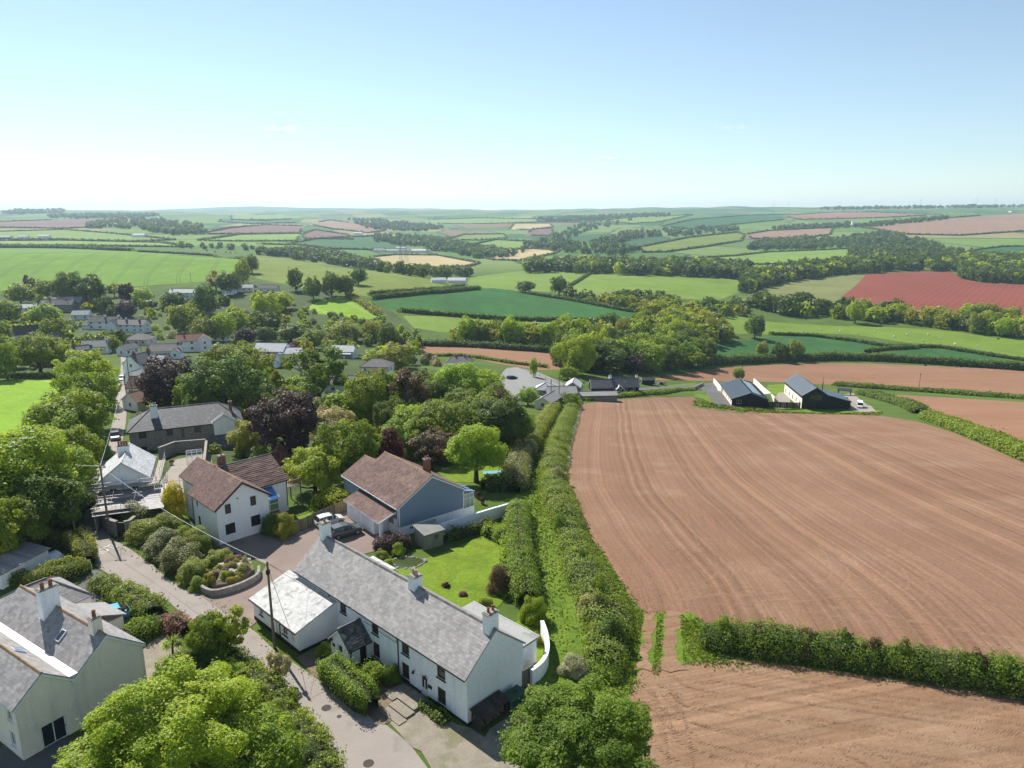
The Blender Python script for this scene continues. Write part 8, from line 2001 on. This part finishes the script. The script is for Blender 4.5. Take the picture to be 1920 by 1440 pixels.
m = MB(); m.hexa([(-wx - .2, -1.55, 2.1), (wx + .2, -1.55, 2.1), (wx + .2, 1.5, 2.42), (-wx - .2, 1.5, 2.42), (-wx - .2, -1.55, 2.18), (wx + .2, -1.55, 2.18), (wx + .2, 1.5, 2.5), (-wx - .2, 1.5, 2.5)]); m.build('roof', M['felt'], root)
def blob_rock(mb, c, r, seed, flat=.6, m=0):
 rg = random.Random(seed); n = 7; i0 = len(mb.v)
 ring = [(0, -.3), (.8, -.1), (1, .35), (.6, .8)]
 for k, (rr, zz) in enumerate(ring[1:]):
  for j in range(n): a = 6.283 * j / n; q = r * rr * rg.uniform(.75, 1.15); mb.v.append((c[0] + q * math.cos(a), c[1] + q * math.sin(a), c[2] + r * flat * zz * rg.uniform(.8, 1.2))); mb.t.append(rg.random())
 for k in range(2):
  for j in range(n): j2 = (j + 1) % n; mb.f.append((i0 + k * n + j, i0 + k * n + j2, i0 + (k + 1) * n + j2, i0 + (k + 1) * n + j)); mb.m.append(m)
 mb.f.append(tuple(i0 + 2 * n + j for j in range(n))); mb.m.append(m)
pc = G(764, 1056); root = empty('garden_pond', tuple(pc)); tag(root, 'small round pond ringed with stones behind the white cottage', 'pond')
m = MB(); R_ = [(1.9 * math.cos(a) * (1 + .14 * math.sin(3 * a)), 1.4 * math.sin(a)) for a in np.linspace(0, 6.283, 24, endpoint=False)]; m.face([(x, y, .075) for x, y in R_]); m.build('pond_water', M['water'], root)
for k in range(24):
 x, y = R_[k]; m = MB(); blob_rock(m, (x * 1.06, y * 1.06, .05), rnd.uniform(.12, .34), k); m.build('stone', M['stone'], root)
rc = G(432, 1086); root = empty('rockery', tuple(rc)); tag(root, 'raised rockery bed of pale stones and low plants in the courtyard corner', 'rockery')
poly = [G(*q) - rc for q in ((384,1098),(400,1108),(432,1104),(460,1092),(478,1078),(470,1062),(440,1058),(410,1070))]
m = MB(); cen = sum(poly, Vector()) / len(poly)
for a, b in zip(poly, poly[1:] + poly[:1]):
 a1, b1 = a.lerp(cen, .45), b.lerp(cen, .45); m.face([(a.x, a.y, .75), (b.x, b.y, .75), (b1.x, b1.y, 1.2), (a1.x, a1.y, 1.2)]); m.face([(a1.x, a1.y, 1.2), (b1.x, b1.y, 1.2), (cen.x, cen.y, 1.35)]); m.face([(a.x, a.y, -.2), (b.x, b.y, -.2), (b.x, b.y, .75), (a.x, a.y, .75)])
m.build('soil_bed', M['soil_bed'], root)
for k in range(34):
 i = rnd.randrange(len(poly)); t = rnd.uniform(.05, .85); q = poly[i].lerp(poly[(i + 1) % len(poly)], rnd.random()).lerp(cen, t); m = MB(); blob_rock(m, (q.x, q.y, .75 + .55 * t), rnd.uniform(.18, .5), 100 + k); m.build('rock', M['rock'], root)
for k in range(30):
 i = rnd.randrange(len(poly)); t = rnd.uniform(.05, .9); q = poly[i].lerp(poly[(i + 1) % len(poly)], rnd.random()).lerp(cen, t) + rc; q.z += .7 + .5 * t
 mt = ['leaf_bright', 'leaf_gold', 'leaf_pink', 'leaf_pale', 'leaf_olive'][k % 5]
 o = bush(q, rnd.uniform(.4, .9), rnd.uniform(.7, 1.4), mt, 'low rockery plant', 'low plants on the rockery', lod='f', name='rockery_plant', cat='plant'); o.parent = root; o.location = (q.x - rc.x, q.y - rc.y, q.z - rc.z)
 for k_ in ('label', 'category', 'group'): del o[k_]
p = G(324, 1228); root = empty('cordyline_palm', tuple(p)); tag(root, 'spiky yellow green palm in the gravel garden beside the cream house', 'palm')
m = MB(); m.tube((0, 0, -.1), (.1, 0, 1.3), .12, .09, 7); m.build('trunk', M['bark'], root)
for cx_, cz, R0 in ((0.1, 1.3, 1.2), (-.5, .9, .9), (.65, 1.0, .9)):
 m = MB()
 for i in range(70):
  d = Vector((rnd.gauss(0, 1), rnd.gauss(0, 1), rnd.uniform(-.3, 1.4))).normalized(); s = d.cross(Vector((0, 0, 1))).normalized() * .035; e = Vector((cx_, 0, cz)) + d * R0 * rnd.uniform(.7, 1) - Vector((0, 0, .12)); b0 = Vector((cx_, 0, cz)); mi = b0.lerp(e, .5) + Vector((0, 0, .14))
  t = rnd.random(); m.face([b0 - s, b0 + s, mi + s, mi - s], 0, t); m.face([mi - s, mi + s, e], 0, t)
 m.build('leaf_rosette', M['leaf_lime'], root)
root = empty('garden_steps', tuple(cot(5.5, 1.6))); tag(root, 'worn stone steps and slabs leading to the cottage door', 'steps')
for t0, t1, o0, o1, z in ((4.6, 6.9, .2, 1.2, .10), (4.5, 6.8, 1.25, 2.0, .30), (4.3, 6.7, 2.05, 3.0, .2), (4.1, 6.6, 3.05, 3.9, .12), (6.95, 8.2, .3, 2.4, .14)):
 m = MB(); q = [cot(t0, o1), cot(t1, o1), cot(t1, o0), cot(t0, o0)]; b0 = cot(5.5, 1.6); q = [v - b0 for v in q]; m.hexa([(v.x, v.y, -.1) for v in q[::-1]] + [(v.x, v.y, z) for v in q[::-1]]); m.build('slab', M['paving'], root)
a, b, c3 = G(-8, 1085), G(48, 1082), G(72, 1062)
root = empty('tin_shed', tuple(G(30, 1078)), heading_px((-8, 1085), (60, 1050))); tag(root, 'low shed with a long grey corrugated roof under the left trees', 'shed')
m = MB(); m.box(-3.2, 3.2, -1.6, 1.6, -.2, 1.9); m.build('wall', M['white_render'], root); m = MB()
for k in range(16): x = -3.4 + k * .425; m.hexa([(x, -1.9, 1.92), (x + .4, -1.9, 1.92), (x + .4, 1.8, 2.5), (x, 1.8, 2.5), (x, -1.9, 1.99), (x + .4, -1.9, 1.99), (x + .4, 1.8, 2.57), (x, 1.8, 2.57)], 0, rnd.random());
m.build('roof', M['slate'], root)
p = G(102, 1052); rg_ = np.random.default_rng(4); m = MB(); blob_rock(m, (0, 0, .1), 1.3, 77, .8); o = m.build('tarpaulin', M['white_paint'], loc=tuple(p), smooth=True); tag(o, 'white tarpaulin covered heap behind the flat topped hedge', 'tarpaulin')
p = G(366, 868); root = empty('greenhouse', tuple(p), .4); tag(root, 'small glass greenhouse in the walled yard behind the scaffolding', 'greenhouse')
m = MB()
for x in (-1.3, -.43, .43, 1.3):
 for y in (-1, 1): m.box(x - .03, x + .03, y - .03, y + .03, -.1, 1.7)
 m.tube((x, -1, 1.7), (x, 0, 2.5), .03, n=4); m.tube((x, 1, 1.7), (x, 0, 2.5), .03, n=4)
for y, z in ((-1, 1.7), (1, 1.7), (0, 2.5)): m.tube((-1.3, y, z), (1.3, y, z), .035, n=4)
m.build('frame', M['white_metal'], root)
gm, N_, L_2, out_ = new_mat('clear_glazing'); g1 = N_.new('ShaderNodeBsdfTransparent'); g2 = N_.new('ShaderNodeBsdfGlossy'); g2.inputs['Roughness'].default_value = .05; mx_ = N_.new('ShaderNodeMixShader'); mx_.inputs[0].default_value = .3; L_2.new(g1.outputs[0], mx_.inputs[1]); L_2.new(g2.outputs[0], mx_.inputs[2]); L_2.new(mx_.outputs[0], out_.inputs['Surface']); M['clear'] = gm
for pts in ([(-1.3, -1, 0), (1.3, -1, 0), (1.3, -1, 1.7), (-1.3, -1, 1.7)], [(-1.3, -1, 1.7), (1.3, -1, 1.7), (1.3, 0, 2.5), (-1.3, 0, 2.5)], [(1.3, 1, 1.7), (-1.3, 1, 1.7), (-1.3, 0, 2.5), (1.3, 0, 2.5)], [(1.3, -1, 0), (1.3, 1, 0), (1.3, 1, 1.7), (1.3, 0, 2.5), (1.3, -1, 1.7)]): m = MB(); m.face(pts); m.build('pane', M['clear'], root)
p = G(613, 838); root = empty('polytunnel', tuple(p), 1.2); tag(root, 'white polytunnel between the blossoming tree and the tall green tree', 'polytunnel')
m = MB(); A = np.linspace(0, math.pi, 11)
for a, b in zip(A[:-1], A[1:]): m.face([(-2.6, 1.9 * math.cos(a), 1.9 * math.sin(a)), (2.6, 1.9 * math.cos(a), 1.9 * math.sin(a)), (2.6, 1.9 * math.cos(b), 1.9 * math.sin(b)), (-2.6, 1.9 * math.cos(b), 1.9 * math.sin(b))][::-1])
m.build('cover', M['white_paint'], root); m = MB()
for x in (-2.6, 2.6): m.face([(x, 1.88 * math.cos(a), 1.88 * math.sin(a)) for a in A]);
m.build('end_sheet', M['clear'], root)
for x in (-2.6, -1.3, 0, 1.3, 2.6): m = MB(); m.path([(x, 1.93 * math.cos(a), 1.93 * math.sin(a)) for a in A], .03, 4); m.build('hoop', M['steel'], root)
p = G(411, 882); root = empty('parasol', tuple(p)); tag(root, 'closed teal parasol on the terrace behind the pale house', 'parasol')
m = MB(); m.tube((0, 0, 0), (0, 0, 2.6), .03); m.build('pole', M['wood'], root); m = MB(); m.lathe([(.1, .9), (.26, 1.0), (.22, 1.6), (.1, 2.4), (.02, 2.6)], 9); m.build('canopy', plain('teal_cloth', (0.10, 0.34, 0.32), .8), root)
p = G(926, 893); root = empty('games_table', tuple(p), .15); tag(root, 'long low turquoise topped table on the lawn under the domed tree', 'table')
m = MB(); m.box(-1.9, 1.9, -.75, .75, .7, .76); m.build('table_top', plain('turquoise', (0.12, 0.33, 0.34), .5), root); m = MB(); m.box(-1.95, 1.95, -.8, -.75, .6, .82); m.build('rim', M['white_paint'], root)
for x in (-1.6, 1.6):
 for y in (-.6, .6): m = MB(); m.box(x - .05, x + .05, y - .05, y + .05, 0, .7); m.build('leg', M['wood'], root)
p = G(290, 900)
for i, (x, y, c, lb) in enumerate(((896, 935, 'terracotta', 'terracotta pot with red flowers by the blue house conservatory'), (905, 945, 'terracotta', 'second terracotta pot on the blue house patio'), (322, 872, 'pot_cream', 'stone planter standing in the walled yard'))):
 p = G(x, y); root = empty('flower_pot', tuple(p)); tag(root, lb, 'flower pot'); m = MB(); m.lathe([(.22, 0), (.32, .5), (.36, .5), (.36, .58), (.28, .58)], 10); m.build('pot', M[c], root)
 me, _, _ = crown_proto('bush', 'f', i % 3); o = link_mesh('flowers', me, root); o.scale = (.8, .8, .6); o.location = (0, 0, .5); o.material_slots[0].link = 'OBJECT'; o.material_slots[0].material = M['leaf_red' if i < 2 else 'leaf_pink']
p = G(560, 985); root = empty('wheelie_bin', tuple(G(522, 988)), .6); tag(root, 'dark wheeled bin at the corner of the pale house lawn', 'bin')
m = MB(); m.hexa([(-.25, -.3, .05), (.25, -.3, .05), (.25, .3, .05), (-.25, .3, .05), (-.3, -.36, .95), (.3, -.36, .95), (.3, .36, .95), (-.3, .36, .95)]); m.build('bin_body', M['black'], root); m = MB(); m.hexa([(-.32, -.4, .952), (.32, -.4, .952), (.32, .38, .952), (-.32, .38, .952), (-.3, -.36, 1.05), (.3, -.36, 1.02), (.3, .36, 1.08), (-.3, .36, 1.08)]); m.build('lid', M['black'], root)
p = G(1583, 741); root = empty('pergola', tuple(p), -.5); tag(root, 'dark timber pergola in the yard beside the two storey barn house', 'pergola')
for x in (-2.5, 2.5):
 for y in (-2, 2): m = MB(); m.box(x - .12, x + .12, y - .12, y + .12, -1, 2.5); m.build('post', M['wood_dark'], root)
m = MB(); m.box(-3, 3, -2.5, 2.5, 2.5, 2.75); m.build('roof', M['black_clad'], root)
# ------------------------------------------------------------------ far off: pylons, turbines, animals
def pylon(p, h, label):
 root = empty('electricity_pylon', tuple(p), .5); tag(root, label, 'pylon', None); w = h * .11; m = MB()
 lv = [(0, 1), (.25, .72), (.5, .45), (.75, .24), (1, .06)]
 for sx in (-1, 1):
  for sy in (-1, 1):
   for (t0, k0), (t1, k1) in zip(lv[:-1], lv[1:]): m.tube((sx * w * k0, sy * w * k0, t0 * h), (sx * w * k1, sy * w * k1, t1 * h), .13, n=4)
 for (t0, k0), (t1, k1) in zip(lv[:-1], lv[1:]):
  for s in (-1, 1):
   m.tube((-w * k0, s * w * k0, t0 * h), (w * k1, s * w * k1, t1 * h), .07, n=4); m.tube((w * k0, s * w * k0, t0 * h), (-w * k1, s * w * k1, t1 * h), .07, n=4); m.tube((s * w * k0, -w * k0, t0 * h), (s * w * k1, w * k1, t1 * h), .07, n=4)
 m.build('lattice', M['steel'], root)
 for t, l in ((.62, .17), (.76, .2), (.9, .15)): m = MB(); m.tube((-l * h, 0, t * h), (l * h, 0, t * h), .18, n=4); m.tube((-l * h, 0, t * h), (0, 0, t * h + .06 * h), .1, n=4); m.tube((l * h, 0, t * h), (0, 0, t * h + .06 * h), .1, n=4); m.build('crossarm', M['steel'], root)
pylon(G(752, 503), 34, 'lattice pylon in the tan field, the nearer of the pair'); pylon(G(762, 497), 36, 'lattice pylon close behind the nearer one in the tan field')
pylon(G(1450, 395), 52, 'lattice pylon on the skyline above the green hill'); pylon(G(1478, 394), 56, 'lattice pylon on the skyline, second to the right above the green hill'); pylon(G(1202, 448), 40, 'lattice pylon on the wooded valley side'); pylon(G(436, 428), 40, 'lattice pylon by the purple strip field')
def turbine(p, h, rot, label):
 root = empty('wind_turbine', tuple(p), .3); tag(root, label, 'wind turbine'); m = MB(); m.tube((0, 0, -2), (0, 0, h), h * .022, h * .012, 8); m.build('tower', M['white_paint'], root); m = MB(); m.box(-1.2, 1.2, -3, 2.5, h - 1.2, h + 1.2); m.build('nacelle', M['white_paint'], root)
 for k in range(3):
  a = rot + k * 2.094; e = Vector((math.sin(a), 0, math.cos(a))); m = MB(); m.tube(Vector((0, -3.4, h)), Vector((0, -3.4, h)) + e * h * .45, h * .014, h * .004, 4); m.build('blade', M['white_paint'], root)
turbine(G(1829, 388), 70, .3, 'white wind turbine on the skyline, left of the far right pair'); turbine(G(1865, 387), 62, 1.1, 'white wind turbine on the skyline, right of the far right pair'); turbine(G(1725, 390), 58, .8, 'white wind turbine on the skyline standing apart from the pair')
def beast_mesh(name, k, mat):
 """a grazing animal: one skin from head to hooves"""
 me = bpy.data.meshes.new(name)
 v = [(-.55,0,.72),(-.2,0,.74),(.25,0,.74),(.5,0,.74),(.72,0,.55),(.85,0,.3),(-.5,.14,.6),(-.56,.15,.34),(-.5,.15,0),(-.5,-.14,.6),(-.56,-.15,.34),(-.5,-.15,0),(.42,.13,.55),(.42,.14,.28),(.42,.14,0),(.42,-.13,.55),(.42,-.14,.28),(.42,-.14,0),(.95,0,.2)]
 e = [(0,1),(1,2),(2,3),(3,4),(4,5),(5,18),(0,6),(6,7),(7,8),(0,9),(9,10),(10,11),(3,12),(12,13),(13,14),(3,15),(15,16),(16,17)]
 me.from_pydata([(a * k, b * k, c * k) for a, b, c in v], e, [])
 o = bpy.data.objects.new(name, me); COL.objects.link(o); md = o.modifiers.new('s', 'SKIN')
 R = [.24,.27,.27,.24,.15,.12,.13,.07,.05,.13,.07,.05,.12,.06,.05,.12,.06,.05,.07]
 for i, r in enumerate(R): me.skin_vertices[0].data[i].radius = (r * k, r * k)
 me.skin_vertices[0].data[1].use_root = True
 dg = bpy.context.evaluated_depsgraph_get(); dg.update(); out = bpy.data.meshes.new_from_object(o.evaluated_get(dg)); bpy.data.objects.remove(o); out.materials.clear(); out.materials.append(mat); return out
sm_ = beast_mesh('sheep', 1.1, M['white_paint']); cm_ = beast_mesh('cow', 1.9, M['black'])
for i, (x, y) in enumerate(((1505,622),(1538,618),(1575,622),(1608,626),(1640,622),(1676,632),(1700,628),(1730,640),(1762,636),(1790,646),(1740,628),(1832,650))):
 p = G(x, y); o = link_mesh('sheep', sm_); o.location = p; o.rotation_euler = (0, 0, i * 1.9); tag(o, 'white sheep grazing', 'sheep', 'sheep in the pasture'); AUTO.append((o, 'white', 'sheep', 'sheep in the pasture'))
for i, (x, y) in enumerate(((388,471),(403,473),(424,474),(432,475),(442,475),(1097,545))):
 p = G(x, y); o = link_mesh('cow', cm_); o.location = p; o.rotation_euler = (0, 0, i * 1.3); tag(o, 'dark cow grazing', 'cow', 'cattle on the hill'); AUTO.append((o, 'black', 'cow', 'cattle on the hill'))
# ------------------------------------------------------------------ wheel marks pressed into the tilled earth
def tyre_tracks():
 vs, qs = [], []; b = 0
 def add(track, hf=1.0, gauge=1.9, wid=.6, step=.27):
  nonlocal b
  P = smooth_pts([G(*q) for q in track], 6); L0 = 0; seg = [(q - p).length for p, q in zip(P[:-1], P[1:])]; tot = sum(seg); cum = np.concatenate([[0], np.cumsum(seg)])
  n = int(tot / step); s = np.arange(n) * step; x = np.interp(s, cum, [q.x for q in P]); y = np.interp(s, cum, [q.y for q in P]); dx = np.gradient(x); dy = np.gradient(y); l = np.hypot(dx, dy) + 1e-9; dx /= l; dy /= l
  for g in (-gauge / 2, gauge / 2):
   for half in (-1, 1):
    cx0 = x + dy * (g + half * .02); cy0 = y - dx * (g + half * .02); cx1 = x + dy * (g + half * wid / 2) - dx * .22; cy1 = y - dx * (g + half * wid / 2) - dy * .22
    if half > 0: cx0 = cx0 + dx * step / 2; cy0 = cy0 + dy * step / 2; cx1 = cx1 + dx * step / 2; cy1 = cy1 + dy * step / 2
    w = .055; k = RNG.random(n) < .82
    A = np.stack([cx0, cy0, zland(cx0, cy0)], 1)[k]; B = np.stack([cx1, cy1, zland(cx1, cy1)], 1)[k]; D = np.stack([dx, dy, np.zeros(n)], 1)[k]; h = np.array([0, 0, 1.]) * hf * (.02 + .018 * RNG.random(len(A)))[:, None]
    pts = np.stack([A - D * w, B - D * w, B + h, A + h, B + D * w, A + D * w], 1); m = len(A); vs.append(pts.reshape(-1, 3)); i = b + np.arange(m)[:, None] * 6
    qs.append(np.concatenate([i + np.array([[0, 1, 2, 3]]), i + np.array([[3, 2, 4, 5]])])); b += m * 6
 for t in ([(1225,1140),(1270,1118),(1330,1108),(1420,1110),(1560,1130),(1740,1162),(1930,1196)], [(1250,1150),(1300,1128),(1400,1126),(1560,1148),(1740,1178),(1930,1214)], [(1320,960),(1340,1010),(1362,1056),(1352,1088),(1310,1104),(1262,1130)], [(1290,930),(1312,990),(1340,1050)],
   [(1440,1060),(1500,1085),(1540,1098),(1572,1080),(1560,1040),(1530,1000)], [(1620,1050),(1662,1090),(1706,1112),(1718,1090),(1690,1050),(1640,1000)], [(1185,1045),(1200,1080),(1212,1120)], [(1240,1020),(1290,1035),(1340,1055),(1400,1080)], [(1750,1080),(1800,1110),(1860,1140),(1930,1150)], [(1400,1118),(1480,1120),(1560,1112),(1640,1118),(1750,1140)],
   [(1250,1275),(1290,1300),(1380,1315),(1500,1330),(1650,1350),(1930,1395)], [(1235,1290),(1270,1330),(1360,1350),(1500,1368),(1650,1388),(1930,1430)], [(1230,1310),(1280,1360),(1380,1390),(1520,1410),(1700,1440),(1930,1480)], [(1225,1330),(1250,1390),(1330,1430),(1460,1455)], [(1300,1290),(1420,1296),(1560,1312),(1750,1338),(1930,1360)], [(1590,1400),(1640,1425),(1670,1460)], [(1245,1300),(1262,1360),(1275,1440)], [(1330,1262),(1400,1272),(1520,1290),(1680,1318),(1930,1345)]): add(t, 1.0 if t[0][1] > 1200 else .55)
 o = link_mesh('tyre_marks', np_mesh('tyre_marks', np.vstack(vs), np.vstack(qs), [M['soil_low']])); tag(o, 'ribbed tractor tyre marks pressed into the ploughed soil', 'tyre marks', kind='stuff')
 rg = np.random.default_rng(9); mb = MB()
 for poly, n in (([(1178,1310),(1215,1243),(1420,1240),(1900,1300),(1900,1320),(1400,1262),(1200,1330)], 420), ([(1060,900),(1085,980),(1190,1130),(1230,1160),(1300,1150),(1180,1090),(1080,940)], 260), ([(1200,1320),(1920,1380),(1920,1440),(1220,1440)], 360)):
  W = np.array([G2(*q) for q in poly]); lo, hi = W.min(0), W.max(0); q = lo + rg.random((n * 4, 2)) * (hi - lo); q = q[inpoly(q[:, 0], q[:, 1], [tuple(w) for w in W])][:n]
  for i, (x, y) in enumerate(q): blob_rock(mb, (x, y, Z(x, y) - .02), rg.uniform(.03, .09) * (1.6 if i % 17 == 0 else 1), i, .7)
 o = mb.build('clods', M['soil_low']); tag(o, 'scattered clods of earth along the field edges', 'clods', kind='stuff')
tyre_tracks()
# ------------------------------------------------------------------ a few wisps of cloud
def cloud(px, py, wpx, hpx, label):
 """small fair weather wisps far above and beyond the hills"""
 Yd = 21000.0; u = (px - 960) / FPX; v = (py - 720) / FPX; f = cp - v * sp; P = Vector((u / f * Yd, Yd, CAMH + (-sp - v * cp) / f * Yd)); s = Yd / FPX
 bm = bmesh.new(); bmesh.ops.create_icosphere(bm, subdivisions=4, radius=1)
 for q in bm.verts: n_ = math.sin(q.co.x * 3 + px) * math.cos(q.co.y * 4 + 1) + .5 * math.sin(q.co.x * 9 - q.co.z * 5); q.co *= 1 + .12 * n_
 me = bpy.data.meshes.new('cloud'); bm.to_mesh(me); bm.free(); me.polygons.foreach_set('use_smooth', [True] * len(me.polygons)); me.materials.append(M['cloud'])
 o = link_mesh('cloud', me); o.location = P; o.scale = (wpx * s / 2, wpx * s / 3, hpx * s / 2); tag(o, label, 'cloud', kind='stuff')
m_, N_, L_3, out_ = new_mat('cloud_vapour')
lw = N_.new('ShaderNodeLayerWeight'); lw.inputs['Blend'].default_value = .5
nz = noise(N_, L_3, pos(N_, L_3, (.0012, .0012, .004)), 1.2, 3, .6)
al = mth(N_, L_3, 'MULTIPLY', maprange(N_, L_3, lw.outputs['Facing'], 0, .8, 1, 0, True), maprange(N_, L_3, nz, .35, .75, 0, .32, True))
tb = N_.new('ShaderNodeBsdfTransparent'); db = N_.new('ShaderNodeBsdfTranslucent'); db.inputs['Color'].default_value = (1, 1, 1, 1); dd = N_.new('ShaderNodeBsdfDiffuse'); dd.inputs['Color'].default_value = (1, 1, 1, 1); ad = N_.new('ShaderNodeMixShader'); L_3.new(db.outputs[0], ad.inputs[1]); L_3.new(dd.outputs[0], ad.inputs[2])
mx = N_.new('ShaderNodeMixShader'); L_3.new(al, mx.inputs[0]); L_3.new(tb.outputs[0], mx.inputs[1]); L_3.new(ad.outputs[0], mx.inputs[2]); L_3.new(mx.outputs[0], out_.inputs['Surface']); M['cloud'] = m_
cloud(1372, 238, 62, 13, 'small bright white wisp of cloud high on the right'); cloud(1150, 296, 80, 13, 'faint wisp of cloud low right of the middle'); cloud(535, 241, 100, 22, 'faint broad wisp of cloud on the left of the sky'); cloud(903, 345, 42, 20, 'tiny pale cloud just above the central horizon')
# ------------------------------------------------------------------ say of each plant which one it is
LANDMARKS = [((1260,1195), 'the field gateway'), ((1000,1225), 'the curved white wall'), ((810,1005), 'the garden shed'), ((1600,1240), 'the lower field'), ] + [((x, y), n) for x, y, n in (
(112,580,'the large grey roofed house'),(50,575,'the low white bungalow'),(52,625,'the thatched cottage'),(195,605,'the brown grey roofed cottage'),(250,612,'the long white cottage'),(135,670,'the brick house'),(265,635,'the hip roofed bungalow'),
(312,652,'the tan roofed bungalow'),(362,640,'the reddish roofed house'),(272,690,'the steep gabled white house'),(277,725,'the ribbed brown roof'),(345,550,'the long white hill house'),(430,548,'the small white hill bungalow'),(505,545,'the pinkish roofed bungalow'),
(512,660,'the broad pale roof'),(498,685,'the brown roofed bungalow'),(646,655,'the stone chimney house'),(650,715,'the pale green bungalow'),(708,686,'the dark hip roof'),(862,680,'the two chimney bungalow'),(415,632,'the flat annex'),
(1145,720,'the dark cottage'),(1028,755,'the cream garage'),(980,715,'the car park'),(340,800,'the stone house'),(440,930,'the pale house'),(770,920,'the blue house'),(240,900,'the scaffolded house'),(893,850,'the domed tree'),(542,795,'the purple beech'),
(716,845,'the dark red maple'),(598,690,'the tall open tree'),(866,720,'the yellow green tree'),(420,730,'the big dark tree'),(90,840,'the lane side ash'),(150,760,'the bright near field'),(640,575,'the small paddock'),(930,570,'the deep green field'),(860,607,'the pasture strip'),
(920,668,'the small brown field'),(672,520,'the lone hill tree'),(1230,535,'the valley pasture'),(1500,545,'the khaki field'),(1750,550,'the red field'),(1480,650,'the blue green fields'),(1600,620,'the sheep pasture'),(1300,455,'the green hill field'),(1480,482,'the lime field'),
(1780,420,'the brown hillside'),(1601,418,'the solitary white house'),(800,490,'the tan field'),(745,470,'the farm'),(960,480,'the striped stubble'),(260,505,'the bright hill field'),(262,445,'the long white farm shed'),(60,445,'the far left farm'),(840,530,'the valley barns'),
(270,425,'the far left wood'),(90,420,'the far left brown field'),(460,432,'the purple strip field'),(610,442,'the purple triangle field'),(650,458,'the long blue green field'),(640,422,'the far tan field'),(1010,436,'the small purple field'),(1350,415,'the upper blue green field'),(1870,475,'the right hand teal field'),(1610,402,'the skyline brown field'))]
def auto_labels():
 lw = [(G(*q), n, q) for q, n in LANDMARKS]
 adj = {'leaf_mid': 'green', 'leaf_bright': 'bright green', 'leaf_dark': 'dark green', 'leaf_far': 'deep green', 'leaf_olive': 'olive', 'leaf_hedge': 'mottled', 'leaf_lime': 'yellow green', 'leaf_pale': 'whitish', 'leaf_pink': 'pinkish', 'leaf_gold': 'golden'}
 names = {}
 for o, mt, noun, grp in AUTO:
  q = Vector(o['_mid']) if '_mid' in o else Vector(o.location)
  x, y = project(q.x, q.y, q.z)
  best = min(lw, key=lambda l: ((l[2][0] - x) ** 2 + (1.6 * (l[2][1] - y)) ** 2))
  lx, ly = best[2]
  dx, dy = x - lx, (y - ly) * 1.6
  rel = ('left of' if dx < 0 else 'right of') if abs(dx) > abs(dy) else ('behind' if dy < 0 else 'in front of')
  if noun == 'tree':
   c = [k for k in o.children if k.name.startswith('crown')][0]; r = c.scale[2] / c.scale[0]
   sz = 'slim ' if r > 1.25 else 'broad ' if r < 1.0 else ''
  elif noun == 'bush': sz = 'spreading ' if o.scale[0] / o.scale[2] > 1.3 else 'upright ' if o.scale[0] / o.scale[2] < 1.05 else ''
  else: sz = ''
  if o.name.startswith('hedgerow'): mt = 'none'
  base = f"{sz}{adj.get(mt, {'none': 'thin'}.get(mt, mt if mt in ('white', 'black') else 'green'))} {noun} {rel} {best[1]}"
  names.setdefault(base, []).append((x, o))
  if '_mid' in o: del o['_mid']
 ordn = ['first', 'second', 'third', 'fourth', 'fifth', 'sixth', 'seventh', 'eighth', 'ninth', 'tenth', 'eleventh', 'twelfth', 'thirteenth', 'fourteenth']; num = ['one', 'two', 'three', 'four', 'five', 'six', 'seven', 'eight', 'nine', 'ten', 'eleven', 'twelve', 'thirteen', 'fourteen']
 for base, l in names.items():
  l.sort(key=lambda t: t[0] if not t[1].name.startswith('hedgerow') else t[1].location.y); n = len(l)
  for i, (x, o) in enumerate(l):
   if n == 1: o['label'] = base
   elif n == 2: o['label'] = base + (', nearer one' if i == 0 else ', further one') if o.name.startswith('hedgerow') else base + (', the left of two' if i == 0 else ', the right of two')
   elif n <= 14: o['label'] = base + (f', {ordn[i]} from the left of {num[n - 1]}' if noun != 'x' and not o.name.startswith('hedgerow') else f', {ordn[i]} nearest')
   else: o['label'] = base
   if len(o['label'].split()) > 16 and n > 1: o['label'] = base + f', {ordn[i]} from left'
auto_labels()
